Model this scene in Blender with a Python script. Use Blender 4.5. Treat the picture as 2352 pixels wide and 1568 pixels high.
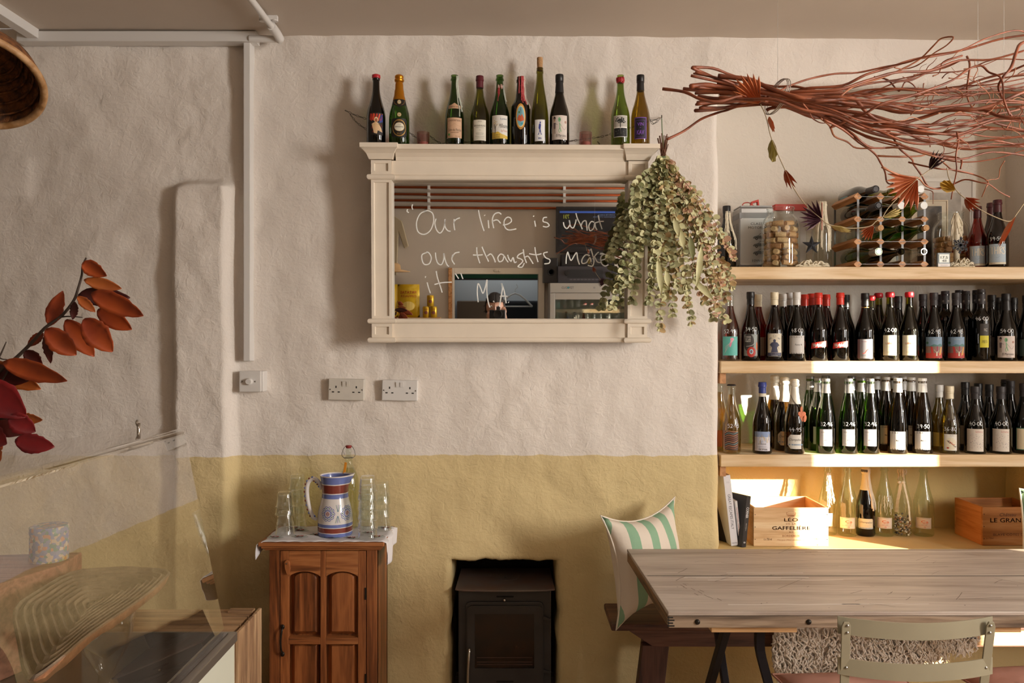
import bpy, bmesh, math, random
from mathutils import Vector, Matrix, noise
PI = math.pi
for o in list(bpy.data.objects): bpy.data.objects.remove(o)
sc = bpy.context.scene
COL = sc.collection
# ------------------------------------------------------------------ camera, world, sun, exposure
cd = bpy.data.cameras.new('camera'); cd.lens = 28.0; cd.sensor_width = 36.0; cd.clip_start = 0.01
cam = bpy.data.objects.new('camera', cd); COL.objects.link(cam)
cam.location = (0, 0, 1.5); cam.rotation_euler = (PI/2, 0, 0)
sc.camera = cam
w = bpy.data.worlds.new('world'); sc.world = w; w.use_nodes = True
bg = w.node_tree.nodes['Background']; bg.inputs[0].default_value = (0.80, 0.88, 1.0, 1); bg.inputs[1].default_value = 1.2
SUN = Vector((-0.43, 0.35, -0.11)).normalized()
sl = bpy.data.lights.new('sun', 'SUN'); sl.energy = 36.0; sl.angle = math.radians(0.6); sl.color = (1.0, 0.86, 0.66)
so = bpy.data.objects.new('sun', sl); COL.objects.link(so)
so.rotation_euler = SUN.to_track_quat('-Z', 'Y').to_euler(); so.location = (6, -2, 4)
def area(name, loc, target, sx, sy, power, col):
    l = bpy.data.lights.new(name, 'AREA'); l.shape = 'RECTANGLE'; l.size = sx; l.size_y = sy
    l.energy = power; l.color = col
    o = bpy.data.objects.new(name, l); COL.objects.link(o); o.location = loc
    o.rotation_euler = (Vector(target) - Vector(loc)).to_track_quat('-Z', 'Y').to_euler()
    return o
# daylight entering by the two windows of the right wall, then two added fills
area('daylight_far_window', (3.62, 1.77, 1.45), (0, 1.77, 1.2), 0.5, 1.6, 25, (1.0, 0.945, 0.87))
area('daylight_near_window', (3.62, 0.05, 1.92), (0, 1.5, 1.55), 0.65, 1.15, 165, (1.0, 0.935, 0.855))
area('back_room_fill', (0.1, -1.45, 2.3), (0.1, -1.5, 1), 0.8, 0.5, 3, (0.95, 0.97, 1.0))  # added fill to brighten the back room, no real lamp
area('ceiling_fill', (-0.3, 0.4, 2.68), (-0.3, 0.4, 0), 1.2, 0.8, 4, (1.0, 0.93, 0.84))  # added overhead fill for the whole room, no lamp hangs here
vs = sc.view_settings
vs.view_transform = 'Standard'; vs.look = 'None'; vs.gamma = 1.0; vs.exposure = 0.08; vs.use_curve_mapping = False

# ------------------------------------------------------------------ helpers
F = 1829.33
def P(px, py, d): return Vector(((px-1176)/F*d, d, 1.5-(py-784)/F*d))
def X(px, d): return (px-1176)/F*d
def Zc(py, d): return 1.5-(py-784)/F*d
def lin(c):
    if isinstance(c, str):
        c = c.lstrip('#'); c = [int(c[i:i+2], 16)/255 for i in (0, 2, 4)]
    return tuple((v/12.92 if v <= 0.04045 else ((v+0.055)/1.055)**2.4) for v in c)
MATS = {}
def newmat(name):
    m = bpy.data.materials.new(name); m.use_nodes = True
    nt = m.node_tree; b = nt.nodes['Principled BSDF']
    return m, nt, b
def N(nt, t, **kw):
    n = nt.nodes.new(t)
    for k, v in kw.items(): setattr(n, k, v)
    return n
def inp(n, **kw):
    for k, v in kw.items(): n.inputs[k.replace('_', ' ')].default_value = v
def addbump(nt, b, scale, strength, dist=0.002, detail=3, coord='Object', stretch=None):
    tc = N(nt, 'ShaderNodeTexCoord'); no = N(nt, 'ShaderNodeTexNoise'); bu = N(nt, 'ShaderNodeBump')
    no.inputs['Scale'].default_value = scale; no.inputs['Detail'].default_value = detail
    src = tc.outputs[coord]
    if stretch:
        mp = N(nt, 'ShaderNodeMapping'); mp.inputs['Scale'].default_value = stretch
        nt.links.new(src, mp.inputs[0]); src = mp.outputs[0]
    nt.links.new(src, no.inputs['Vector'])
    bu.inputs['Strength'].default_value = strength; bu.inputs['Distance'].default_value = dist
    nt.links.new(no.outputs[0], bu.inputs['Height']); nt.links.new(bu.outputs[0], b.inputs['Normal'])
    return no
def M(name, col=None, rough=0.5, metal=0.0, vary=0.0, vscale=8, bump=0.0, bscale=60, bdist=0.002, stretch=None, col2=None, spec=0.5, sheen=0):
    """plain material with optional mottling between two colours and fine relief"""
    if name in MATS: return MATS[name]
    m, nt, b = newmat(name); c = lin(col)
    b.inputs['Base Color'].default_value = (*c, 1); b.inputs['Roughness'].default_value = rough
    b.inputs['Metallic'].default_value = metal; b.inputs['Specular IOR Level'].default_value = spec
    if sheen: b.inputs['Sheen Weight'].default_value = sheen
    if vary or col2:
        tc = N(nt, 'ShaderNodeTexCoord'); no = N(nt, 'ShaderNodeTexNoise'); rp = N(nt, 'ShaderNodeValToRGB')
        no.inputs['Scale'].default_value = vscale; no.inputs['Detail'].default_value = 5
        src = tc.outputs['Object']
        if stretch:
            mp = N(nt, 'ShaderNodeMapping'); mp.inputs['Scale'].default_value = stretch
            nt.links.new(src, mp.inputs[0]); src = mp.outputs[0]
        nt.links.new(src, no.inputs['Vector']); nt.links.new(no.outputs[0], rp.inputs[0])
        c2 = lin(col2) if col2 else tuple(v*(1-vary) for v in c)
        rp.color_ramp.elements[0].position = 0.36; rp.color_ramp.elements[1].position = 0.62
        rp.color_ramp.elements[0].color = (*c2, 1); rp.color_ramp.elements[1].color = (*c, 1)
        nt.links.new(rp.outputs[0], b.inputs['Base Color'])
    if bump: addbump(nt, b, bscale, bump, bdist, stretch=stretch)
    MATS[name] = m; return m
def WOOD(name, cols, axis='X', scale=1.0, rough=0.55, ring=9.0, bump=0.25, knots=0.0, dist=6.0):
    """procedural timber: grain stretched along an axis"""
    if name in MATS: return MATS[name]
    m, nt, b = newmat(name); L = nt.links.new
    tc = N(nt, 'ShaderNodeTexCoord'); mp = N(nt, 'ShaderNodeMapping')
    s = {'X': (1.2, 16, 16), 'Y': (16, 1.2, 16), 'Z': (16, 16, 1.2)}[axis]
    mp.inputs['Scale'].default_value = tuple(v*scale for v in s)
    L(tc.outputs['Object'], mp.inputs[0])
    n1 = N(nt, 'ShaderNodeTexNoise'); n1.inputs['Scale'].default_value = 1.0; n1.inputs['Detail'].default_value = 3; n1.inputs['Distortion'].default_value = 0.6
    L(mp.outputs[0], n1.inputs['Vector'])
    mu = N(nt, 'ShaderNodeMath', operation='MULTIPLY'); mu.inputs[1].default_value = ring
    L(n1.outputs[0], mu.inputs[0])
    fr = N(nt, 'ShaderNodeMath', operation='PINGPONG'); fr.inputs[1].default_value = 1.0
    L(mu.outputs[0], fr.inputs[0])
    n2 = N(nt, 'ShaderNodeTexNoise'); n2.inputs['Scale'].default_value = 9.0; n2.inputs['Detail'].default_value = 4
    L(mp.outputs[0], n2.inputs['Vector'])
    ad = N(nt, 'ShaderNodeMath', operation='MULTIPLY_ADD'); ad.inputs[1].default_value = 0.45
    L(fr.outputs[0], ad.inputs[0])
    m2 = N(nt, 'ShaderNodeMath', operation='MULTIPLY'); m2.inputs[1].default_value = 0.6
    L(n2.outputs[0], m2.inputs[0]); L(m2.outputs[0], ad.inputs[2])
    rp = N(nt, 'ShaderNodeValToRGB'); el = rp.color_ramp.elements
    el[0].position = 0.25; el[1].position = 0.75
    el[0].color = (*lin(cols[0]), 1); el[1].color = (*lin(cols[-1]), 1)
    if len(cols) > 2:
        e = el.new(0.5); e.color = (*lin(cols[1]), 1)
    L(ad.outputs[0], rp.inputs[0]); out = rp.outputs[0]
    if knots:
        mk = N(nt, 'ShaderNodeMapping'); mk.inputs['Scale'].default_value = {'X': (2.0, 9, 9), 'Y': (9, 2.0, 9), 'Z': (9, 9, 2.0)}[axis]
        L(tc.outputs['Object'], mk.inputs[0])
        vo = N(nt, 'ShaderNodeTexVoronoi'); vo.inputs['Scale'].default_value = knots; L(mk.outputs[0], vo.inputs['Vector'])
        kr = N(nt, 'ShaderNodeValToRGB'); kr.color_ramp.elements[0].position = 0.05; kr.color_ramp.elements[1].position = 0.11
        kr.color_ramp.elements[0].color = (*lin(cols[0]), 1); kr.color_ramp.elements[0].color = tuple(v*0.5 for v in kr.color_ramp.elements[0].color[:3])+(1,)
        kr.color_ramp.elements[1].color = (1, 1, 1, 1)
        L(vo.outputs['Distance'], kr.inputs[0])
        mx = N(nt, 'ShaderNodeMix', data_type='RGBA', blend_type='MULTIPLY'); mx.inputs[0].default_value = 1
        L(out, mx.inputs[6]); L(kr.outputs[0], mx.inputs[7]); out = mx.outputs[2]
    L(out, b.inputs['Base Color']); b.inputs['Roughness'].default_value = rough
    bu = N(nt, 'ShaderNodeBump'); bu.inputs['Strength'].default_value = bump; bu.inputs['Distance'].default_value = 0.0015
    L(ad.outputs[0], bu.inputs['Height']); L(bu.outputs[0], b.inputs['Normal'])
    MATS[name] = m; return m
def GLASS(name, col, rough=0.02, base=0.05, power=3.0, top=0.75):
    """thin walled tinted glass: lets light through in its own colour and mirrors more at glancing angles"""
    if name in MATS: return MATS[name]
    m = bpy.data.materials.new(name); m.use_nodes = True; nt = m.node_tree; nt.nodes.clear(); L = nt.links.new
    out = N(nt, 'ShaderNodeOutputMaterial'); tr = N(nt, 'ShaderNodeBsdfTransparent'); gl = N(nt, 'ShaderNodeBsdfGlossy')
    c = lin(col) if isinstance(col, str) else col
    tr.inputs[0].default_value = (*c, 1); gl.inputs['Roughness'].default_value = rough; gl.inputs[0].default_value = (1, 1, 1, 1)
    lw = N(nt, 'ShaderNodeLayerWeight'); lw.inputs['Blend'].default_value = 0.5
    pw = N(nt, 'ShaderNodeMath', operation='POWER'); pw.inputs[1].default_value = power; L(lw.outputs['Facing'], pw.inputs[0])
    ma = N(nt, 'ShaderNodeMath', operation='MULTIPLY_ADD'); ma.inputs[1].default_value = top; ma.inputs[2].default_value = base; L(pw.outputs[0], ma.inputs[0])
    mx = N(nt, 'ShaderNodeMixShader'); L(ma.outputs[0], mx.inputs[0]); L(tr.outputs[0], mx.inputs[1]); L(gl.outputs[0], mx.inputs[2])
    L(mx.outputs[0], out.inputs[0]); MATS[name] = m; return m
def cm(col, rough=0.55):
    """print / paper colour"""
    k = 'print_' + str(col).strip('#') + ('' if rough == 0.55 else '_%d' % int(rough*100))
    if k in MATS: return MATS[k]
    m, nt, b = newmat(k); b.inputs['Base Color'].default_value = (*lin(col), 1); b.inputs['Roughness'].default_value = rough
    MATS[k] = m; return m

LOC = {}
def tag(o, label=None, cat=None, group=None, kind=None):
    if label: o['label'] = label
    if cat: o['category'] = cat
    if group: o['group'] = group
    if kind: o['kind'] = kind
    return o
def thing(name, label, cat, loc=(0, 0, 0), group=None, rot=(0, 0, 0)):
    o = bpy.data.objects.new(name, None); COL.objects.link(o); o.location = loc; o.rotation_euler = rot
    o.empty_display_size = 0.05
    LOC[o] = Vector(loc); return tag(o, label, cat, group)
def smooth_pts(pts, n=6, closed=False):
    pts = [Vector(p) for p in pts]
    if len(pts) < 3: return pts
    out = []; m = len(pts); rng = range(m) if closed else range(m-1)
    for i in rng:
        if closed: a, b, c, d = pts[i-1], pts[i], pts[(i+1) % m], pts[(i+2) % m]
        else: a, b, c, d = pts[max(i-1, 0)], pts[i], pts[i+1], pts[min(i+2, m-1)]
        for k in range(n):
            t = k/n; out.append(0.5*((2*b)+(c-a)*t+(2*a-5*b+4*c-d)*t*t+(3*b-a-3*c+d)*t**3))
    if not closed: out.append(pts[-1])
    return out
class MB:
    def __init__(s): s.v = []; s.f = []; s.mi = []
    def add(s, vs_, fs, mi=0):
        b = len(s.v); s.v += [Vector(p) for p in vs_]; s.f += [[i+b for i in f] for f in fs]; s.mi += [mi]*len(fs); return s
    def box(s, x0, x1, y0, y1, z0, z1, mi=0):
        return s.add([(x0, y0, z0), (x1, y0, z0), (x1, y1, z0), (x0, y1, z0), (x0, y0, z1), (x1, y0, z1), (x1, y1, z1), (x0, y1, z1)],
                     [(0, 3, 2, 1), (4, 5, 6, 7), (0, 1, 5, 4), (1, 2, 6, 5), (2, 3, 7, 6), (3, 0, 4, 7)], mi)
    def obox(s, c, ax, ay, az, mi=0):
        c, ax, ay, az = Vector(c), Vector(ax), Vector(ay), Vector(az)
        v = [c+ax*i+ay*j+az*k for k in (-1, 1) for (i, j) in ((-1, -1), (1, -1), (1, 1), (-1, 1))]
        return s.add(v, [(0, 3, 2, 1), (4, 5, 6, 7), (0, 1, 5, 4), (1, 2, 6, 5), (2, 3, 7, 6), (3, 0, 4, 7)], mi)
    def beam(s, a, b, wd, th, up=(0, 0, 1), mi=0):
        a, b = Vector(a), Vector(b); d = (b-a); n = d.normalized(); u = Vector(up); sx = n.cross(u).normalized(); u2 = sx.cross(n)
        return s.obox((a+b)/2, d/2, sx*wd/2, u2*th/2, mi)
    def lathe(s, prof, n=24, c=(0, 0, 0), axis=(0, 0, 1), mi=0, caps=True):
        c = Vector(c); az = Vector(axis).normalized(); ax = az.orthogonal().normalized(); ay = az.cross(ax)
        if abs(az.z) > 0.999: ax = Vector((1, 0, 0)); ay = Vector((0, 1, 0))*(1 if az.z > 0 else -1)
        b = len(s.v)
        for r, h in prof:
            for k in range(n):
                a = 2*PI*k/n; s.v.append(c+az*h+(ax*math.cos(a)+ay*math.sin(a))*r)
        for i in range(len(prof)-1):
            for k in range(n):
                k2 = (k+1) % n; s.f.append([b+i*n+k, b+i*n+k2, b+(i+1)*n+k2, b+(i+1)*n+k]); s.mi.append(mi)
        if caps:
            if prof[0][0] > 1e-5: s.f.append([b+k for k in range(n)][::-1]); s.mi.append(mi)
            if prof[-1][0] > 1e-5: s.f.append([b+(len(prof)-1)*n+k for k in range(n)]); s.mi.append(mi)
        return s
    def tube(s, pts, r, n=6, mi=0, closed=False, flat=1.0):
        pts = [Vector(p) for p in pts]; m = len(pts); rr = r if isinstance(r, (list, tuple)) else [r]*m
        b = len(s.v); prev = None
        for i, p in enumerate(pts):
            if closed: t = pts[(i+1) % m]-pts[i-1]
            else: t = pts[min(i+1, m-1)]-pts[max(i-1, 0)]
            if t.length < 1e-9: t = Vector((0, 0, 1))
            t.normalize()
            if prev is None: u = t.orthogonal().normalized()
            else:
                u = prev-t*prev.dot(t)
                u = u.normalized() if u.length > 1e-6 else t.orthogonal().normalized()
            prev = u; v = t.cross(u)
            for k in range(n):
                a = 2*PI*k/n; s.v.append(p+(u*math.cos(a)+v*math.sin(a)*flat)*rr[i])
        rng = range(m) if closed else range(m-1)
        for i in rng:
            j = (i+1) % m
            for k in range(n):
                k2 = (k+1) % n; s.f.append([b+i*n+k, b+i*n+k2, b+j*n+k2, b+j*n+k]); s.mi.append(mi)
        if not closed:
            s.f.append([b+k for k in range(n)][::-1]); s.f.append([b+(m-1)*n+k for k in range(n)]); s.mi += [mi, mi]
        return s
    def prism(s, poly, a0, a1, axis='Y', mi=0):
        """polygon in the two other axes extruded from a0 to a1"""
        def q(u, v, a): return {'Y': (u, a, v), 'X': (a, u, v), 'Z': (u, v, a)}[axis]
        n = len(poly); vs_ = [q(u, v, a0) for u, v in poly]+[q(u, v, a1) for u, v in poly]
        fs = [list(range(n))[::-1], list(range(n, 2*n))]+[[i, (i+1) % n, n+(i+1) % n, n+i] for i in range(n)]
        return s.add(vs_, fs, mi)
    def grid(s, nu, nv, fn, mi=0, closeu=False):
        b = len(s.v)
        for j in range(nv+1):
            for i in range(nu+1): s.v.append(Vector(fn(i/nu, j/nv)))
        for j in range(nv):
            for i in range(nu): s.f.append([b+j*(nu+1)+i, b+j*(nu+1)+i+1, b+(j+1)*(nu+1)+i+1, b+(j+1)*(nu+1)+i]); s.mi.append(mi)
        return s
    def sphere(s, c, r, n=12, m=8, sc_=(1, 1, 1), mi=0):
        c = Vector(c); prof = [(math.sin(PI*i/m), -math.cos(PI*i/m)) for i in range(m+1)]; b = len(s.v)
        s.lathe([(max(p[0], 1e-4), p[1]) for p in prof], n, mi=mi, caps=False)
        for i in range(b, len(s.v)): v = s.v[i]; s.v[i] = Vector((v.x*r*sc_[0], v.y*r*sc_[1], v.z*r*sc_[2]))+c
        return s
    def build(s, name, mat, parent=None, smooth=False, bevel=0, local=False, label=None, subsurf=0, fixn=True, solid=0, bseg=2):
        me = bpy.data.meshes.new(name); off = Vector((0, 0, 0))
        root = parent
        while root is not None and root.parent is not None: root = root.parent
        if root is not None and not local: off = LOC.get(root, Vector((0, 0, 0)))
        me.from_pydata([tuple(v-off) for v in s.v], [], s.f)
        mats = mat if isinstance(mat, (list, tuple)) else [mat]
        for mm in mats: me.materials.append(mm)
        if len(mats) > 1: me.polygons.foreach_set('material_index', s.mi)
        if fixn:
            bm = bmesh.new(); bm.from_mesh(me); bmesh.ops.recalc_face_normals(bm, faces=bm.faces); bm.to_mesh(me); bm.free()
        if smooth:
            me.polygons.foreach_set('use_smooth', [True]*len(me.polygons))
            if smooth != 'all' and hasattr(me, 'set_sharp_from_angle'): me.set_sharp_from_angle(angle=math.radians(40 if smooth is True else smooth))
        me.update()
        return link(name, me, parent, bevel, label, subsurf, solid, bseg)
def link(name, me, parent=None, bevel=0, label=None, subsurf=0, solid=0, bseg=2):
    o = bpy.data.objects.new(name, me); COL.objects.link(o); o.parent = parent
    if label: o['label'] = label
    if solid:
        md = o.modifiers.new('thickness', 'SOLIDIFY'); md.thickness = solid; md.offset = 0
    if bevel:
        md = o.modifiers.new('edges', 'BEVEL'); md.width = bevel; md.segments = bseg; md.limit_method = 'ANGLE'; md.angle_limit = math.radians(35)
    if subsurf:
        md = o.modifiers.new('round', 'SUBSURF'); md.levels = subsurf; md.render_levels = subsurf
    return o
def top(o, label, cat, group=None): return tag(o, label, cat, group)
def struct(mb, name, mat, **kw):
    o = mb.build(name, mat, **kw); o['kind'] = 'structure'; return o
def copy_tree(o, parent=None, loc=None, rot=None, label=None):
    c = o.copy(); COL.objects.link(c); c.parent = parent
    if loc is not None: c.location = loc
    if rot is not None: c.rotation_euler = rot
    if label: c['label'] = label
    for ch in o.children: copy_tree(ch, c)
    return c
TXT = {}
def text_mesh(t):
    if t in TXT: return TXT[t]
    cu = bpy.data.curves.new('lettering', 'FONT'); cu.body = t; cu.size = 1; cu.resolution_u = 2
    o = bpy.data.objects.new('lettering', cu); COL.objects.link(o)
    me = bpy.data.meshes.new_from_object(o)
    vs_ = [(v.co.x, v.co.y) for v in me.vertices]; fs = [list(p.vertices) for p in me.polygons]
    bpy.data.objects.remove(o); bpy.data.curves.remove(cu); bpy.data.meshes.remove(me)
    TXT[t] = (vs_, fs); return TXT[t]
DIG = {'0': [[(.3, 1), (.05, .75), (.05, .3), (.3, 0), (.55, .3), (.52, .75), (.28, 1)]],
       '1': [[(.3, 1), (.28, 0)]],
       '2': [[(.05, .8), (.25, 1), (.5, .8), (.35, .4), (.05, .02), (.3, .08), (.6, .02)]],
       '3': [[(.05, .92), (.4, .95), (.45, .7), (.2, .55), (.5, .4), (.45, .08), (.05, .02)]],
       '4': [[(.28, 1), (.15, .7), (.05, .4), (.35, .42), (.6, .45)], [(.42, .75), (.4, .3), (.36, -.1)]],
       '5': [[(.55, .98), (.15, .95), (.1, .6), (.4, .62), (.5, .3), (.3, .02), (.02, .05)]],
       '6': [[(.45, 1), (.15, .7), (.05, .3), (.25, .02), (.5, .2), (.4, .45), (.1, .35)]],
       '8': [[(.5, .85), (.3, 1), (.1, .8), (.3, .55), (.52, .25), (.3, 0), (.08, .22), (.3, .52), (.5, .85)]],
       '9': [[(.5, .7), (.3, .5), (.08, .7), (.25, .98), (.5, .8), (.48, .4), (.42, 0)]],
       '.': [[(.1, .42), (.18, .4)]], '·': [[(.1, .42), (.18, .4)]], "'": [[(.1, 1.0), (.08, .8)]]}
class Art:
    """flat print laid on a surface: coloured shapes, lettering and pen strokes in one mesh"""
    def __init__(s): s.items = []; s.layer = 1
    def poly(s, pts, col, cut=0.006):
        bm = bmesh.new(); vv = [bm.verts.new((p[0], p[1], 0)) for p in pts]
        try: bm.faces.new(vv)
        except Exception: bm.free(); return s
        bmesh.ops.triangulate(bm, faces=bm.faces)
        x0 = min(p[0] for p in pts); x1 = max(p[0] for p in pts)
        if cut and x1-x0 > cut:
            k = math.ceil(x0/cut+1e-6)
            while k*cut < x1-1e-6:
                bmesh.ops.bisect_plane(bm, geom=list(bm.verts)+list(bm.edges)+list(bm.faces), plane_co=(k*cut, 0, 0), plane_no=(1, 0, 0)); k += 1
        bm.verts.index_update()
        s.items.append(([(v.co.x, v.co.y) for v in bm.verts], [[v.index for v in f.verts] for f in bm.faces], col, s.layer)); bm.free(); return s
    def rect(s, a0, a1, b0, b1, col, cut=0.006):
        n = max(1, int(math.ceil(abs(a1-a0)/cut))) if cut else 1
        vs_ = []; fs = []
        for i in range(n+1):
            u = a0+(a1-a0)*i/n; vs_ += [(u, b0), (u, b1)]
            if i: fs.append([2*i-2, 2*i, 2*i+1, 2*i-1])
        s.items.append((vs_, fs, col, s.layer)); return s
    def disc(s, cx, cy, rx, ry, col, n=14, cut=0.006): return s.poly([(cx+rx*math.cos(2*PI*k/n), cy+ry*math.sin(2*PI*k/n)) for k in range(n)], col, cut)
    def frame(s, a0, a1, b0, b1, t, col):
        s.rect(a0, a1, b0, b0+t, col); s.rect(a0, a1, b1-t, b1, col); s.rect(a0, a0+t, b0, b1, col); return s.rect(a1-t, a1, b0, b1, col)
    def text(s, t, cx, cy, size, col, sx=1.0, width=None, italic=0.0, rot=0.0, bold=0):
        vs_, fs = text_mesh(t)
        if not vs_: return s
        x0 = min(v[0] for v in vs_); x1 = max(v[0] for v in vs_)
        k = size; kx = size*sx
        if width: kx = width/(x1-x0)
        mx = (x0+x1)/2; cr, sr = math.cos(rot), math.sin(rot); out = []
        for v in vs_:
            a = (v[0]-mx+italic*v[1])*kx; b = (v[1]-0.35)*k; out.append((cx+a*cr-b*sr, cy+a*sr+b*cr))
        s.items.append((out, fs, col, s.layer))
        if bold:
            s.items.append(([(p[0]+bold, p[1]) for p in out], fs, col, s.layer)); s.items.append(([(p[0], p[1]+bold) for p in out], fs, col, s.layer))
        return s
    def stroke(s, pts, wd, col, n=5, sm=True):
        pts = [Vector((p[0], p[1], 0)) for p in pts]
        if sm and len(pts) > 2: pts = smooth_pts(pts, n)
        vs_ = []; fs = []
        for i, p in enumerate(pts):
            t = pts[min(i+1, len(pts)-1)]-pts[max(i-1, 0)]
            if t.length < 1e-9: t = Vector((1, 0, 0))
            t.normalize(); q = Vector((-t.y, t.x, 0))*wd/2
            vs_ += [(p.x+q.x, p.y+q.y), (p.x-q.x, p.y-q.y)]
            if i: fs.append([2*i-2, 2*i-1, 2*i+1, 2*i])
        s.items.append((vs_, fs, col, s.layer)); return s
    def hand(s, t, cx, cy, h, col, wd=None):
        wd = wd or h*0.10; adv = 0; tot = sum(0.32 if ch in ".·'" else 0.74 for ch in t)*h
        x = cx-tot/2
        for ch in t:
            for st in DIG.get(ch, []): s.stroke([(x+p[0]*h, cy+(p[1]-.5)*h) for p in st], wd*(1.6 if ch in '.·' else 1), col)
            x += (0.32 if ch in ".·'" else 0.74)*h
        return s
    def build(s, name, fn, parent, local=True, label=None):
        mb = MB(); mats = []
        for vs_, fs, col, ly in s.items:
            m = col if not isinstance(col, str) else cm(col)
            if m not in mats: mats.append(m)
            mb.add([fn(a, b, ly) for a, b in vs_], fs, mats.index(m))
        if not mb.v: return None
        return mb.build(name, mats, parent, local=local, fixn=False, label=label, smooth=False)
def cyl(r, z0, ang=0.0, sgn=1):
    rf = r if callable(r) else (lambda t: r)
    def fn(s, t, l):
        rr = rf(z0+t)+0.0003+0.00022*l; a = ang+s/max(rf(z0+t), 0.01); return (rr*math.sin(a), -rr*math.cos(a), z0+t)
    return fn
def plane(o, u, v, nrm):
    o, u, v, nrm = Vector(o), Vector(u), Vector(v), Vector(nrm)
    return lambda s, t, l: o+u*s+v*t+nrm*(0.0003+0.0003*l)
R_ = random.Random(7)
# ------------------------------------------------------------------ setting
WY = 3.31           # face of the chimney wall
PAINT_Z = 1.028     # height where ochre paint ends
def plaster(name, top, low=None, soot=False):
    if name in MATS: return MATS[name]
    m, nt, b = newmat(name); L = nt.links.new
    ge = N(nt, 'ShaderNodeNewGeometry'); n0 = N(nt, 'ShaderNodeTexNoise'); n0.inputs['Scale'].default_value = 1.7; n0.inputs['Detail'].default_value = 4
    L(ge.outputs['Position'], n0.inputs['Vector'])
    def ramp(c, k):
        r = N(nt, 'ShaderNodeValToRGB'); e = r.color_ramp.elements; c = lin(c)
        e[0].position = 0.35; e[1].position = 0.68; e[0].color = tuple(v*k for v in c)+(1,); e[1].color = (*c, 1)
        L(n0.outputs[0], r.inputs[0]); return r.outputs[0]
    out = ramp(top, 0.93)
    if low:
        sx = N(nt, 'ShaderNodeSeparateXYZ'); L(ge.outputs['Position'], sx.inputs[0])
        n1 = N(nt, 'ShaderNodeTexNoise'); n1.inputs['Scale'].default_value = 14; n1.inputs['Detail'].default_value = 3; L(ge.outputs['Position'], n1.inputs['Vector'])
        a = N(nt, 'ShaderNodeMath', operation='MULTIPLY_ADD'); a.inputs[1].default_value = 0.018; L(n1.outputs[0], a.inputs[0]); L(sx.outputs['Z'], a.inputs[2])
        mr = N(nt, 'ShaderNodeMapRange'); mr.inputs['From Min'].default_value = PAINT_Z+0.006; mr.inputs['From Max'].default_value = PAINT_Z+0.0095
        L(a.outputs[0], mr.inputs['Value'])
        mx = N(nt, 'ShaderNodeMix', data_type='RGBA'); L(mr.outputs[0], mx.inputs[0]); L(ramp(low, 0.88), mx.inputs[6]); L(out, mx.inputs[7]); out = mx.outputs[2]
    L(out, b.inputs['Base Color']); b.inputs['Roughness'].default_value = 0.85; b.inputs['Specular IOR Level'].default_value = 0.25
    # trowel relief: broad dents, streaks, grit
    prev = None
    for sc_, st, di, det, dis in ((9, 0.5, 0.012, 4, 0.8), (38, 0.7, 0.0045, 6, 1.0), (170, 0.55, 0.0014, 3, 0.2)):
        no = N(nt, 'ShaderNodeTexNoise'); no.inputs['Scale'].default_value = sc_; no.inputs['Detail'].default_value = det; no.inputs['Distortion'].default_value = dis
        L(ge.outputs['Position'], no.inputs['Vector'])
        bu = N(nt, 'ShaderNodeBump'); bu.inputs['Strength'].default_value = st; bu.inputs['Distance'].default_value = di
        L(no.outputs[0], bu.inputs['Height'])
        if prev: L(prev.outputs[0], bu.inputs['Normal'])
        prev = bu
    L(prev.outputs[0], b.inputs['Normal']); MATS[name] = m; return m
m_wall = plaster('lime_plaster', '#e9e1d9', '#e0cb9a')
m_niche = plaster('niche_plaster', '#e6dfd4', '#dfc88c')
m_ceil = M('ceiling_paint', '#cdc1b4', 0.9, vary=0.05, vscale=2, bump=0.25, bscale=30)
m_soot_shade = M('soot_shade_black', '#16110d', 0.95, bump=0.6, bscale=30, bdist=0.01)  # hearth soot; also stands in for shade in the table's plank gap
HX0, HX1, HZ0, HZ1 = 0.864, 2.30, 0.63, 2.56       # niche opening
FX0, FX1, FZ1 = -0.252, 0.186, 0.588              # hearth opening
def sst(a, b, x):
    t = max(0, min(1, (x-a)/(b-a))); return t*t*(3-2*t)
def wall_disp(x, z):
    p = Vector((x, 3.3, z))
    d = 0.013*noise.noise(p*1.6)+0.011*noise.noise(p*4.3+Vector((5, 0, 3)))+0.0065*noise.noise(p*10+Vector((1, 2, 9)))+0.0028*noise.noise(p*24)
    # old chimney breast rib on the left of the conduit
    e = 0.012*noise.noise(Vector((2, 7, z*2.5))); ztop = 2.165-0.55*max(0, abs(x+1.27)-0.055)**1.25-0.0
    rib = sst(-1.41+e, -1.37+e, x)*(1-sst(-1.185+e, -1.135+e, x))*(1-sst(ztop-0.03, ztop+0.01, z))
    d += 0.062*rib
    d += 0.012*(1-sst(-2.005, -1.998, x))*sst(2.085, 2.095, z)*(1-sst(2.25, 2.262, z))      # patched block at far left
    d -= 0.018*math.exp(-((x+0.52)/0.03)**2)*sst(1.15, 1.3, z)*0.25
    return d
def lines(segs):
    out = []
    for a, b, st in segs:
        n = max(1, int(round((b-a)/st))); out += [a+(b-a)*i/n for i in range(n)]
    out.append(segs[-1][1]); return out
xs = lines([(-3.2, -2.1, .05), (-2.1, -1.45, .02), (-1.45, -1.1, .009), (-1.1, FX0, .016), (FX0, FX1, .014), (FX1, HX0-.06, .016), (HX0-.06, HX0, .006), (HX0, HX1, .03), (HX1, HX1+.06, .01), (HX1+.06, 3.4, .05)])
zs = lines([(0, FZ1, .017), (FZ1, HZ0, .01), (HZ0, 2.1, .017), (2.1, 2.2, .01), (2.2, HZ1, .017), (HZ1, HZ1+.06, .01), (HZ1+.06, 2.80, .017)])
bm = bmesh.new(); V = {}
def edge_dist(x, z):
    """distance outside the niche opening"""
    dx = max(HX0-x, 0, x-HX1); dz = max(HZ0-z, 0, z-HZ1); return math.hypot(dx, dz)
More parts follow.
